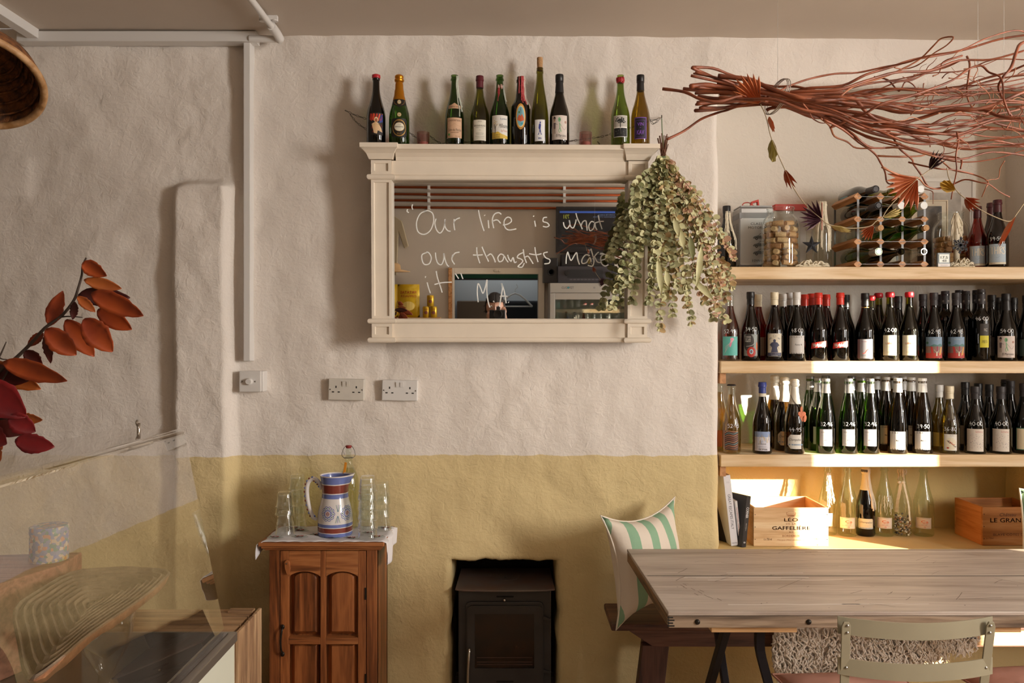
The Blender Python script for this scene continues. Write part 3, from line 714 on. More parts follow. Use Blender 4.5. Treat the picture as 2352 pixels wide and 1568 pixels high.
def bottle(px, d, base_z, top_py, wpx, kind, glass, cap, lab, label=None, group=None, art=None, price=None, turn=0.0, name='wine_bottle', n=None, cap_h=None, fill=None, pang=.10, pz=None, H=None, extra=None, facing=True, gap=None):
    x = X(px, d); R = wpx*d/F/2 if wpx else .0405
    H = H or Zc(top_py, d)-base_z
    n = n or (28 if label else 20)
    T = thing(name, lab, 'bottle', (x, d, base_z+.0005), group=group)
    face = math.atan2(-x, d)+turn
    hc = cap_h if cap_h is not None else {'black': .112, 'matt': .112, 'cream': .112, 'white': .112, 'grey': .115, 'red': .105, 'blue': .09, 'maroon': .09, 'plum': .11}.get(cap, .1)
    body = bottle_body(kind, R, H, n)
    me = body.copy() if (kind, round(R, 4), round(H, 3), n, glass) not in BME else BME[(kind, round(R, 4), round(H, 3), n, glass)]
    if not me.materials: me.materials.append(GL[glass])
    BME[(kind, round(R, 4), round(H, 3), n, glass)] = me
    link('glass_body', me, T)
    rf = prof_r(kind, R, H)
    if fill:
        g, lv = fill; pr = [(.0001, .006)]+[(max(rf(z)-.0022, .003), z) for z in [.006+(lv*H-.006)*i/26 for i in range(27)]]
        lathe_part('wine', pr, GL[g], T, n)
    if cap in ('black', 'matt', 'cream', 'white', 'grey', 'red', 'blue', 'maroon', 'plum'):
        r = max(rf(.9*H)+.0008, R*.37); z0 = H-hc*H*1.65
        rb = rf(z0)+.0008; rt = R*.405+.0006
        if cap in ('white', 'grey', 'matt', 'cream', 'black') and kind != 'bordeaux':
            s = H-.030
            pr = [(rb, z0), (r, s-.002), (r, s), (rt*.99, s+.0012), (rt*.99, s+.004), (rt*.95, s+.0045), (rt*.95, s+.006), (rt, s+.007), (rt, H-.002), (rt*.94, H+.001), (.0005, H+.001)]
        else: pr = [(rb, z0), (r, H*.93), (rt*1.03, H*.937), (rt*1.03, H*.965), (rt*.97, H*.97), (rt*.97, H-.001), (rt*.9, H+.001), (.0005, H+.001)]
        lathe_part('capsule', pr, CAPM[cap], T, 20)
    elif cap == 'waxred':
        r = R*.43; lathe_part('wax_seal', [(r*.92, H-.020), (r*1.04, H-.016), (r*1.06, H-.004), (r*.9, H+.002), (.0005, H+.003)], CAPM[cap], T, 20)
    elif cap in ('gold', 'foil', 'tan'):
        z0 = H*.66 if cap == 'gold' else H*.68
        zz = [z0+(H*.915-z0)*i/8 for i in range(9)]
        pr = [(rf(z)+.001+.0006*math.sin(i*2.1), z) for i, z in enumerate(zz)]+[(R*.40, H*.92), (R*.46, H*.935), (R*.46, H*.955), (R*.40, H*.965), (R*.44, H*.985), (R*.42, H*1.005), (R*.3, H*1.02), (.0005, H*1.022)]
        lathe_part('foil', pr, CAPM[cap], T, 18)
    elif cap == 'crown':
        r = R*.44; mb = MB(); k = 42; b0 = []
        for (rr, z, w) in ((r*1.08, H-.003, .06), (r, H+.001, .0), (r*.8, H+.003, 0), (.0005, H+.003, 0)):
            b0.append([(rr*(1+w*math.cos(21*2*PI*i/k))*math.cos(2*PI*i/k), rr*(1+w*math.cos(21*2*PI*i/k))*math.sin(2*PI*i/k), z) for i in range(k)])
        for i in range(3): mb.add(b0[i]+b0[i+1], [(q, (q+1) % k, k+(q+1) % k, k+q) for q in range(k)])
        mb.build('crown_cap', CAPM['crown'], T, smooth=True, local=True)
    elif cap == 'cork':
        lathe_part('cork_stopper', [(R*.30, H-.01), (R*.34, H+.024), (R*.33, H+.042), (.0005, H+.043)], CAPM['cork'], T, 16)
    if label:
        # label = (z0, z1, width, colour[, facing offset])
        z0, z1, wd, colr = label[:4]; off = label[4] if len(label) > 4 else 0
        A = Art(); nseg = .004
        if art and 'shape' in art: art['shape'](A, wd, z1-z0, colr)
        else: A.rect(-wd/2, wd/2, 0, z1-z0, colr, nseg)
        lb = A.build('paper_label', cyl(R, z0, face+off), T)
        if art and 'draw' in art:
            B = Art(); B.layer = 2; art['draw'](B, wd, z1-z0); B.build('label_print', cyl(R, z0, face+off), lb)
    if price: add_price(T, kind, R, H, price, pz if pz else (label[1]+.022 if label else .16), face+pang)
    if extra: extra(T, kind, R, H, face)
    return T
def wax(colr, n, zt=.98, zb=.45, seed=1, arc=(-.9, .9), wd=.0035, skirt=False):
    """candle-wax drips running down the neck"""
    def ex(T, kind, R, H, face):
        rr = random.Random(seed); rf = prof_r(kind, R, H); mb = MB()
        for i in range(n):
            a = face+arc[0]+(arc[1]-arc[0])*rr.random(); z0 = H*zt; z1 = H*(zt-(zt-zb)*rr.uniform(.45, 1)); pts = []; rad = []
            m = 14; w0 = wd*rr.uniform(.5, 1.2)
            for k in range(m+1):
                z = z0+(z1-z0)*k/m; r = rf(z)+.0006; a2 = a+rr.uniform(-.05, .05)
                pts.append((r*math.sin(a2), -r*math.cos(a2), z)); rad.append(w0*(.7+.5*rr.random())*(1.25 if k == m else 1))
            mb.tube(pts, rad, 5)
        mb.build('wax_drips', colr if not isinstance(colr, str) else M('wax_'+colr.strip('#'), colr, .5), T, smooth='all', local=True)
    return ex
# ---------- bottles along the top of the mirror
MTZ = MZ0+mz(340)-.056*.0339+.001
def M_(px, top_py, w, kind, glass, cap, lab, **k): return bottle(px, 3.205, MTZ+.0015, top_py, w, kind, glass, cap, lab, **k)
c3 = 3.205/F
def LZ(py, d=3.205, b=None): return Zc(py, d)-(MTZ if b is None else b)
def d_glasspane(A, w, h):
    rr = random.Random(3); cols = ['#b5301f', '#c8452a', '#1f2f6a', '#e0d0a8', '#2b1a12', '#7d1f1a', '#c9a24c', '#3a4f86']
    A.rect(-w/2, w/2, 0, h, '#1c130f'); A.layer = 3
    for i in range(5): A.poly([(-w*.45+i*w*.18, h*.7), (-w*.40+i*w*.2, h*.97), (-w*.25+i*w*.18, h*.95), (-w*.28+i*w*.15, h*.62)], cols[i % 2])
    A.poly([(w*.2, h*.55), (w*.45, h*.6), (w*.45, h*.95), (w*.3, h*.9)], '#27398a')
    A.layer = 4; A.disc(0, h*.68, w*.13, h*.13, '#d8c9a0'); A.layer = 5; A.disc(0, h*.66, w*.08, h*.09, '#a45a3a')
    A.poly([(-w*.2, h*.25), (-w*.3, h*.5), (-w*.05, h*.58), (w*.12, h*.55), (w*.35, h*.3), (w*.42, h*.12), (w*.1, h*.2), (w*.05, h*.05), (-w*.15, h*.08)], '#d9b58a')
    for i in range(14):
        x = rr.uniform(-.45, .4)*w; y = rr.uniform(.03, .5)*h; A.layer = 6
        A.stroke([(x, y), (x+rr.uniform(-.1, .1)*w, y+rr.uniform(.05, .15)*h)], .0012, rr.choice(cols), 2)
M_(864, 174, 44, 'burgundy', 'dark', 'none', 'dark brown bottle, red seal, stained-glass style label, left end of the mirror top', label=(LZ(316), LZ(266), .060, '#1c130f'), art={'draw': d_glasspane}, group='bottles along the mirror top',
   extra=lambda T, k, R, H, f: lathe_part('wax_seal', [(R*.42, H-.012), (R*.45, H-.008), (R*.44, H+.001), (R*.3, H+.004), (.0005, H+.004)], CAPM['waxred'], T, 18))
def s_ovalgold(A, w, h, c): A.poly([(w/2*math.cos(a)*(1.0 if abs(math.cos(a)) > .6 else .98), h/2+h/2*math.sin(a)) for a in [2*PI*i/24 for i in range(24)]] if False else [(-w/2, h*.12), (-w*.4, 0), (w*.4, 0), (w/2, h*.12), (w/2, h*.88), (w*.42, h), (-w*.42, h), (-w/2, h*.88)], c)
def d_ovalgold(A, w, h):
    gold = M('gold_ink', '#b98f4a', .35, .6)
    A.disc(0, h*.5, w*.42, h*.45, gold, 20); A.layer = 3; A.disc(0, h*.5, w*.38, h*.40, '#15120f', 20); A.layer = 4
    A.disc(0, h*.55, w*.31, h*.24, gold, 20); A.layer = 5; A.disc(0, h*.55, w*.29, h*.22, '#dcd8c6', 20); A.layer = 6
    A.text('HENNINGER POTEZ', 0, h*.55, h*.11, '#3a3226', width=w*.5); A.text('CHAMPAGNE', 0, h*.68, h*.07, gold, width=w*.2)
    A.text('· · BRUT · ·', 0, h*.2, h*.11, gold, width=w*.5); A.text('~ RESERVE ~', 0, h*.86, h*.08, gold, width=w*.35)
def x_neck(T, k, R, H, f):
    rf = prof_r(k, R, H); z0 = H*.575; A = Art()
    A.poly([(-.035, .004), (-.012, -.004), (0, -.012), (.012, -.004), (.035, .004), (.03, .03), (-.03, .03)], '#17130f', .004); lb = A.build('neck_label', cyl(rf, z0, f), T)
    B = Art(); B.layer = 2; B.disc(0, .012, .008, .010, MATS['gold_ink']); B.layer = 3; B.disc(0, .012, .006, .0075, '#d9cfae'); B.text('HP', 0, .012, .006, '#17130f'); B.layer = 2
    for s in (-1, 1): B.stroke([(s*.009, .0), (s*.018, .006), (s*.024, .02)], .0015, MATS['gold_ink'])
    B.build('label_print', cyl(rf, z0, f), lb)
    C = Art(); C.disc(0, 0, .0085, .0085, MATS['gold_ink']); m_ = C.build('medallion', cyl(R, H*.43, f), T); C = Art(); C.layer = 2; C.disc(0, 0, .0072, .0072, '#c9b890'); C.layer = 3; C.text('90', 0, 0, .006, '#17130f'); C.build('label_print', cyl(R, H*.43, f), m_)
M_(917, 176, 47, 'champagne', 'green', 'gold', 'green champagne bottle with orange-gold foil neck and black and gold oval label', label=(LZ(322), LZ(279), .066, '#14110e'), art={'shape': s_ovalgold, 'draw': d_ovalgold}, extra=x_neck, group='bottles along the mirror top')
def d_cider(A, w, h):
    A.frame(-w/2+.001, w/2-.001, .001, h-.001, .0006, '#a9815f'); A.layer = 3
    A.text("L'HERMITIERE", 0, h*.86, h*.12, '#6a4434', width=w*.8); A.text('Cidre du Perche', 0, h*.40, h*.18, '#5f4a3c', width=w*.88); A.text('CIDRE BOUCHE', 0, h*.27, h*.06, '#6a4434', width=w*.5)
    A.text('75 cl     5% vol', 0, h*.08, h*.06, '#6a4434', width=w*.7); A.stroke([(-w*.4, h*.55), (-w*.15, h*.62), (0, h*.7), (w*.15, h*.62), (w*.42, h*.56)], .0006, '#b08a68'); A.rect(-w*.42, -w*.28, h*.12, h*.22, '#5f8f4a')
def x_cider(T, k, R, H, f):
    A = Art(); A.poly([(-.026, 0), (.026, 0), (.026, .014), (.012, .016), (0, .024), (-.012, .016), (-.026, .014)], '#c9a281', .004); rf = prof_r(k, R, H); lb = A.build('neck_label', cyl(rf, H*.515, f), T)
    B = Art(); B.layer = 2; B.text('DEMI-SEC', 0, .007, .009, '#5c3a2c', width=.042); B.build('label_print', cyl(rf, H*.515, f), lb)
    wax('#b9bdb0', 5, .985, .4, 5, (.5, 1.2), .003)(T, k, R, H, f)
M_(1044, 174, 44, 'champagne', 'green', 'none', 'green cider bottle with salmon label reading Cidre du Perche and pale wax on its side', label=(LZ(323), LZ(277), .064, '#d0aa8b'), art={'draw': d_cider}, extra=x_cider, group='bottles along the mirror top')
def d_bv(A, w, h):
    A.text('Vieilles Vignes', 0, h*.92, h*.05, '#444036', width=w*.3); A.text('BEAUJOLAIS-VILLAGES', 0, h*.72, h*.13, '#2c2a26', width=w*.9)
    for i, (y, ww) in enumerate(((.62, .7), (.5, .15), (.36, .6), (.3, .5), (.2, .7), (.12, .55))): A.text('Appellation Controlee' if i != 1 else '2022', 0, h*y, h*.045, '#5a564c', width=w*ww)
M_(1102, 176, 44, 'burgundy', 'olive', 'maroon', 'amber-olive bottle with torn maroon capsule and cream text-only label', label=(LZ(329), LZ(282), .052, '#ddd8c8'), art={'draw': d_bv}, group='bottles along the mirror top', cap_h=.10)
def d_poire(A, w, h):
    A.poly([(-w/2, 0), (w/2, 0), (w/2, h*.12), (w*.1, h*.2), (-w*.1, h*.3), (-w*.3, h*.27), (-w/2, h*.3)], '#d9b94e'); A.layer = 3
    A.stroke([(-w*.28, h*.22), (-w*.27, h*.45), (-w*.30, h*.62)], .0022, '#3a2c22'); A.stroke([(-w*.27, h*.45), (-w*.18, h*.6)], .0012, '#3a2c22'); A.stroke([(-w*.27, h*.4), (-w*.38, h*.6)], .0012, '#3a2c22')
    rr = random.Random(4)
    for i in range(26): A.disc(-w*.28+rr.gauss(0, w*.09), h*.68+rr.gauss(0, h*.08), .0012, .0012, '#c9a53f', 5)
    A.text('le prefere', w*.22, h*.85, h*.12, '#6d8494', width=w*.4, italic=.2); A.text('Millesime', w*.22, h*.55, h*.26, '#45484c', width=w*.55, italic=.3); A.text('le Poire', w*.28, h*.34, h*.15, '#c87f5c', width=w*.38); A.text('VERGERS DE', -w*.18, h*.16, h*.07, '#5f5a40', width=w*.4); A.text('PIERRE', -w*.18, h*.06, h*.12, '#5f5a40', width=w*.4)
M_(1148, 174, 46, 'champagne', 'green', 'none', 'dark green perry bottle with red wax runs and pear tree label', label=(LZ(325), LZ(272), .068, '#e6e3dc'), art={'draw': d_poire}, group='bottles along the mirror top',
   extra=lambda T, k, R, H, f: (wax('#a8333a', 5, .84, .62, 8, (-.5, .3), .0022)(T, k, R, H, f), wax('#a9aba2', 5, .86, .45, 9, (.7, 1.3), .003)(T, k, R, H, f), wax('#caa59a', 3, .86, .80, 3, (-.6, .6), .005)(T, k, R, H, f)))
def s_oval(A, w, h, c): A.disc(0, h/2, w/2, h/2, c, 28)
def d_oval(A, w, h):
    A.disc(0, h/2, w*.40, h*.42, '#e8d9a6', 24); A.layer = 3; A.disc(0, h/2, w*.36, h*.38, '#7fb7c4', 24); A.layer = 4
    A.poly([(-w*.3, h*.45), (-w*.15, h*.58), (0, h*.5), (w*.12, h*.6), (w*.3, h*.46), (w*.33, h*.35), (0, h*.3), (-w*.32, h*.36)], '#c8603c'); A.disc(-w*.15, h*.66, w*.09, h*.05, '#5f8f5a', 8); A.disc(w*.12, h*.22, w*.12, h*.05, '#3f9fb4', 8)
    A.stroke([(0, h*.5), (0, h*.84)], .0009, '#3a2f2a'); A.stroke([(0, h*.82), (w*.14, h*.6)], .0007, '#3a2f2a'); A.stroke([(0, h*.8), (-w*.14, h*.62)], .0007, '#3a2f2a'); A.text('BELLE TOUR', 0, h*.055, h*.06, '#6a3a1c', width=w*.45)
M_(1196, 178, 44, 'stout', 'brown', 'none', 'broad-shouldered brown beer bottle crusted with red wax, oval harbour label', label=(LZ(304), LZ(245), .040, '#d79a43'), art={'shape': s_oval, 'draw': d_oval}, group='bottles along the mirror top',
   extra=lambda T, k, R, H, f: (wax('#b5474a', 9, 1.0, .55, 12, (-.4, 1.3), .0035)(T, k, R, H, f), wax('#c9b9ae', 6, 1.0, .5, 13, (.6, 1.4), .0028)(T, k, R, H, f)))
def d_pepin(A, w, h):
    A.frame(-w/2+.001, w/2-.001, .001, h-.001, .0005, '#c8ccd2'); A.layer = 3; b = '#35459c'
    A.poly([(-w*.08, h*.78), (w*.02, h*.82), (w*.1, h*.76), (w*.06, h*.55), (w*.12, h*.36), (w*.2, h*.3), (w*.1, h*.3), (0, h*.46), (-w*.1, h*.36), (-w*.22, h*.3), (-w*.1, h*.3), (-w*.02, h*.52), (-w*.12, h*.6)], b)
    A.disc(w*.04, h*.86, w*.06, h*.045, '#35459c', 10); A.text('PEPIN', 0, h*.13, h*.1, b, width=w*.3, bold=.0002)
M_(1240, 157, 40, 'flute', 'olive', 'cork', 'tall slim olive-green bottle with a standing cork and blue figure on white label', label=(LZ(330), LZ(281), .042, '#e9eaec'), art={'draw': d_pepin}, group='bottles along the mirror top')
def d_marc(A, w, h):
    A.disc(-w*.30, h*.88, w*.07, h*.08, '#2c2522', 10); A.disc(-w*.30, h*.80, w*.055, h*.075, '#c8a893', 10)
    A.poly([(-w*.37, h*.7), (-w*.23, h*.7), (-w*.24, h*.45), (-w*.36, h*.45)], '#6f6060'); A.stroke([(-w*.24, h*.66), (-w*.12, h*.62)], .0016, '#6f6060'); A.stroke([(-w*.33, h*.45), (-w*.34, h*.25)], .0022, '#9b8a78'); A.stroke([(-w*.27, h*.45), (-w*.26, h*.25)], .0022, '#9b8a78')
    g = '#7db489'; A.disc(-w*.0, h*.82, w*.085, h*.10, g, 12); A.stroke([(-w*.0, h*.7), (w*.03, h*.5), (w*.10, h*.32)], .003, g); A.stroke([(w*.02, h*.66), (w*.12, h*.55)], .0018, g); A.stroke([(w*.03, h*.5), (-w*.04, h*.38), (w*.01, h*.27)], .002, g); A.layer = 3; A.disc(w*.03, h*.82, w*.02, h*.03, '#1d2a20', 8)
    A.disc(w*.38, h*.72, w*.07, h*.06, '#b08a7a', 8); A.stroke([(w*.14, h*.55), (w*.3, h*.40), (w*.42, h*.55)], .0008, '#55504c'); A.text('El Marciano', w*.1, h*.17, h*.16, '#1d1b1b', width=w*.6, italic=.15); A.text('GARNACHA', w*.15, h*.06, h*.05, '#55504c', width=w*.25)
M_(1285, 173, 45, 'burgundy', 'dark', 'black', 'dark bottle with long black capsule and cartoon label, beside the pink glass', label=(LZ(327), LZ(272), .066, '#dbd0c8'), art={'draw': d_marc}, group='bottles along the mirror top', cap_h=.15)
def d_tree(A, w, h):
    A.rect(-w/2+.002, w/2-.002, h*.48, h-.002, '#b9b5ae'); A.rect(-w/2+.002, w/2-.002, .002, h*.42, '#16181a'); A.layer = 3
    rr = random.Random(9)
    for i in range(40): A.disc(rr.gauss(0, w*.14), h*.76+rr.gauss(0, h*.065), w*.05, h*.035, rr.choice(['#16181a', '#2a2c2c', '#3a3c3a']), 6)
    A.stroke([(0, h*.45), (0, h*.62)], .003, '#16181a'); A.stroke([(0, h*.44), (-w*.3, h*.25)], .0008, '#b9b5ae')
    for i in range(10): A.stroke([(0, h*.42), (rr.uniform(-.4, .4)*w, rr.uniform(.1, .35)*h)], .0006, '#8f8b86')
M_(1425, 174, 43, 'burgundy', 'brightgreen', 'none', 'bright green bottle with torn red wax lip and black and white tree label', label=(LZ(321), LZ(272), .058, '#e4e1dc'), art={'draw': d_tree}, group='bottles along the mirror top', extra=lambda T, k, R, H, f: (wax('#a8242c', 8, .965, .88, 21, (-1.6, 1.6), .004)(T, k, R, H, f), lathe_part('wax_collar', [(R*.38, H*.9), (R*.47, H*.93), (R*.43, H*.965)], M('wax_a8242c', '#a8242c'), T, 14)))
def d_kav(A, w, h):
    A.rect(-w/2+.003, w/2-.003, .003, h-.003, '#191322'); A.layer = 3; p = '#8b57c4'
    A.frame(-w*.36, w*.36, h*.1, h*.86, .0006, p); A.text('VIN', 0, h*.68, h*.22, p, width=w*.48, bold=.0004); A.text('DE', 0, h*.52, h*.06, p, width=w*.1); A.text('KAV', 0, h*.3, h*.3, p, width=w*.56, bold=.0005)
M_(1471, 174, 43, 'burgundy', 'amber', 'black', 'amber-olive bottle with violet VIN DE KAV label at the right end of the mirror', label=(LZ(325), LZ(276), .050, '#7e4fb0'), art={'draw': d_kav}, group='bottles along the mirror top', cap_h=.13)
# ------------------------------------------------------------------ red wines on the middle shelf, front row then behind
D = (3.385, 3.472, 3.558, 3.642)
def r2(px, row, top_py, kind, glass, cap, lab, **k): return bottle(px, D[row], S2, top_py, k.pop('w', 43), kind, glass, cap, lab, **k)
GR = 'red wines on the middle shelf'
def lz(p, d=3.385, b=None): return Zc(p, d)-S2
def d_jelly(A, w, h):
    for i in range(6): A.stroke([(-w*.45, h*(.15+i*.14)), (w*.45, h*(.16+i*.14))], .0005, '#5fb8b2')
    A.layer = 3; p = '#e8a3b6'; A.disc(w*.12, h*.85, w*.12, h*.09, p, 12); A.disc(w*.10, h*.76, w*.07, h*.06, '#f0c6cf', 8)
    A.poly([(w*.02, h*.75), (w*.14, h*.76), (w*.08, h*.55), (w*.0, h*.42), (-w*.04, h*.5)], '#dd8aa2')
    for i in range(5): A.stroke([(w*(.0+.03*i), h*.72), (w*(-.1-.05*i), h*.45), (w*(.05*i-.4), h*(.08+.05*i))], .0006, '#d9c6cc')
r2(1677, 0, 672, 'burgundy', 'clear', 'none', 'clear bottle of orange-red wine with a teal jellyfish label, nearest the pillar', label=(lz(816), lz(773), .066, '#62b7ae'), art={'draw': d_jelly}, price='52.95', fill=('red', .80), group=GR, pang=0)
def d_coc(A, w, h):
    A.disc(-w*.12, h*.62, w*.36, h*.42, '#3f3b3a', 22); A.layer = 3
    for i, t in enumerate(('COCCA', 'DI LA', 'PIBOT')): A.text(t, -w*.18, h*(.88-i*.1), h*.1, '#e4e0d8', width=w*.38, bold=.0003)
    A.layer = 4; A.disc(w*.05, h*.18, w*.30, h*.24, '#b5382f', 20); A.layer = 5; A.disc(w*.05, h*.2, w*.13, h*.12, '#bcd2d6', 16); A.layer = 6; A.disc(w*.05, h*.2, w*.08, h*.08, '#3f7f9a', 12); A.layer = 7; A.disc(w*.05, h*.2, w*.035, h*.04, '#c23b2c', 8)
    A.layer = 3; A.stroke([(w*.3, h), (w*.25, h*.6), (w*.05, h*.48), (-w*.3, h*.44)], .0014, '#cfd8d6'); A.stroke([(w*.34, h*.9), (w*.30, h*.5), (w*.42, h*.1)], .0014, '#9fb4b2'); A.disc(w*.44, h*.45, w*.05, h*.2, '#d2692f')
r2(1724, 0, 671, 'burgundy', 'wine', 'black', 'dark red bottle with black capsule and grey label showing a red and blue eye', label=(lz(817), lz(768), .060, '#8d9492'), art={'draw': d_coc}, price='34.50', group=GR)
def d_avis(A, w, h):
    A.frame(-w/2+.002, w/2-.002, .008, h-.002, .0005, '#5c5a60'); A.rect(-w/2+.001, w/2-.001, .001, h*.16, '#2d3352'); A.layer = 3; n = '#474a63'
    A.disc(0, h*.68, w*.09, h*.07, n, 10); A.poly([(-w*.32, h*.50), (-w*.2, h*.60), (0, h*.64), (w*.2, h*.6), (w*.33, h*.48), (w*.2, h*.42), (w*.17, h*.36), (w*.24, h*.17), (-w*.24, h*.17), (-w*.17, h*.36), (-w*.2, h*.42)], n)
    A.stroke([(w*.18, h*.5), (w*.32, h*.3)], .0010, n); A.stroke([(-w*.2, h*.46), (-w*.3, h*.38)], .0010, n); A.disc(0, h*.89, w*.1, h*.05, '#8f8a86', 12); A.layer = 4; A.disc(0, h*.89, w*.08, h*.038, '#dcd3bd', 12); A.layer = 3
    A.text('AVIS', -w*.28, h*.78, h*.10, n, width=w*.2, rot=.5); A.text('VIN', w*.28, h*.78, h*.10, n, width=w*.18, rot=-.5); A.layer = 4; A.text('CUVEE DU PETIT BOIS', 0, h*.105, h*.055, '#c9c6d2', width=w*.8); A.text('BOURGOGNE', 0, h*.045, h*.05, '#c9c6d2', width=w*.4)
r2(1779, 0, 672, 'burgundy', 'wine', 'cream', 'bottle with cream capsule and cream label showing a navy cloaked figure', label=(lz(818), lz(766), .060, '#d9d0bb'), art={'draw': d_avis}, group=GR)
def d_knauf(txt='Pinot N'):
    def f(A, w, h):
        for y in (.93, .02):
            for i, t in enumerate(('K', 'N', 'A', 'U', 'S')): A.text(t, (-.30+i*.15)*w, h*y, h*.14, '#4c4a4a', sx=.9)
        A.text(txt, w*.12, h*.5, h*.12, '#35322f', width=w*.42, bold=.0003)
    return f
r2(1830, 0, 672, 'burgundy', 'black', 'white', 'dark bottle with pale grey screw cap and large white label half in the sun', label=(lz(812), lz(771), .064, '#d3d0cd'), art={'draw': d_knauf('Furst N')}, price='48.00', group=GR)
def s_war(A, w, h, c): A.poly([(-w/2, 0), (-w*.43, h*.75), (w/2, h), (w/2, h*.3)], c)
def d_war(A, w, h):
    c = '#efe3e0'; x = -w*.4
    A.text('Warlabolska', w*.03, h*.50, h*.62, c, width=w*.84, rot=.07, italic=.25, bold=.0003)
for px, lab in ((1880, 'red-capped bottle with slanted red label, left of the two priced 39.95'), (1930, 'red-capped bottle with slanted red label, right of the two priced 39.95')):
    r2(px, 0, 673, 'burgundy', 'wine', 'red', lab, label=(lz(801), lz(783), .066, '#cf2f28'), art={'shape': s_war, 'draw': d_war}, price="'39.95", group=GR, pz=.064)
def d_squig(A, w, h):
    A.stroke([(-w*.15, h*.25), (0, h*.3), (w*.1, h*.42), (w*.22, h*.5)], .0026, '#cf4a3a'); A.stroke([(w*.24, h*.32), (w*.35, h*.38)], .0022, '#cf4a3a'); A.rect(-w/2, -w*.32, 0, h, '#6b4a52'); A.text('Domaine', -w*.05, h*.88, h*.07, '#7a3a3a', width=w*.3)
    A.text('ROUGE', -w*.1, h*.17, h*.05, '#55555a', width=w*.3); A.text('2021', w*.25, h*.17, h*.05, '#55555a')
r2(1987, 0, 674, 'burgundy', 'black', 'black', 'black bottle with gold neck ring and silver-grey label with red squiggle', label=(lz(823), lz(779), .064, M('silver_label', '#9d9ca2', .35, .4)), art={'draw': d_squig}, group=GR,
   extra=lambda T, k, R, H, f: lathe_part('neck_ring', [(R*.395, H*.785), (R*.40, H*.79), (R*.395, H*.795)], MATS['gold_ink'], T, 18))
def d_langi(A, w, h):
    A.text('LANGI', w*.0, h*.60, h*.13, '#b5603a', width=w*.55, bold=.0002); A.text('NERO', 0, h*.42, h*.04, '#a59c86', width=w*.15); A.text('Sicilia', -w*.1, h*.17, h*.05, '#c08a66', width=w*.2)
for px, top_, pr, lab in ((2044, 672, '42.00', 'red wax bottle with cream LANGI label and price, left of the pair'), (2088.5, 672, None, 'red wax bottle with cream LANGI label and no price, right of the pair')):
    r2(px, 0, top_, 'burgundy', 'olive', 'waxred', lab, label=(lz(816), lz(770), .056, '#e3dcc3'), art={'draw': d_langi}, price=pr, group=GR, fill=('black', .83))
def d_vend(A, w, h):
    A.rect(-w/2, w/2, 0, h*.24, '#b9433d'); A.rect(-w/2, w/2, h*.24, h*.56, '#8f7068'); A.layer = 3
    A.poly([(-w/2, h*.55), (-w*.2, h*.58), (0, h*.66), (w*.2, h*.62), (w*.35, h*.68), (w/2, h*.62), (w/2, h*.55)], '#56807e'); A.disc(-w*.38, h*.72, w*.09, h*.06, '#3c6b5c', 8)
    A.poly([(-w*.18, h*.55), (-w*.08, h*.54), (0, h*.2), (-w*.14, h*.2)], '#bb3a3a'); A.poly([(w*.16, h*.56), (w*.22, h*.56), (w*.22, h*.34), (w*.17, h*.34)], '#a12f4f'); A.poly([(w*.40, h*.52), (w*.46, h*.52), (w*.4, h*.15), (w*.28, h*.12)], '#d9a052'); A.layer = 4
    A.poly([(w*.12, h*.1), (w*.2, h*.1), (w*.19, h*.3), (w*.14, h*.3)], '#e6dcc8'); A.stroke([(w*.16, h*.26), (0, h*.40)], .0008, '#e6dcc8'); A.stroke([(w*.17, h*.26), (w*.3, h*.38)], .0008, '#e6dcc8')
    A.text('Vendredi 13', w*.12, h*.9, h*.12, '#aab6be', width=w*.5)
for px, lab in ((2145, 'bottle with blue sky and red lava label, left of the pair priced 42.95'), (2196, 'bottle with blue sky and red lava label, right of the pair priced 42.95')):
    r2(px, 0, 673, 'burgundy', 'black', 'matt', lab, label=(lz(822), lz(774), .068, '#7f9ab4'), art={'draw': d_vend}, price='42.95', group=GR)
def d_umb(A, w, h):
    A.rect(-w/2, w/2, 0, h*.5, '#cfc534'); A.layer = 3; A.text('WALZ', w*.1, h*.75, h*.18, '#c9c4b8', width=w*.38); A.text('UMBERTA', w*.0, h*.25, h*.18, '#5f5a1c', width=w*.66)
def x_cap(T, k, R, H, f):
    rf = lambda z: R*.385+.001; A = Art(); A.layer = 2
    for a in (-.5, .9): A.frame(a*.015-.003, a*.015+.003, 0, .008, .0006, '#cfcac2'); A.text('K', a*.015, .004, .006, '#cfcac2')
    A.build('capsule_stamp', cyl(lambda z: R*.40+.001, H*.84, f), T)
r2(2254, 0, 665, 'bordeaux', 'black', 'matt', 'tall square-shouldered black bottle with a half black, half yellow label', w=41, label=(lz(798), lz(744), .034, '#37312d', .32), art={'draw': d_umb}, price='46.00', group=GR, cap_h=.125, extra=x_cap)
r2(2311, 0, 675, 'burgundy', 'black', 'black', 'black bottle with the cartoon label priced 54.00, near the right edge', w=47, label=(lz(821), lz(772), .068, '#d6cac3'), art={'draw': d_marc}, price='54.00', group=GR, cap_h=.15)
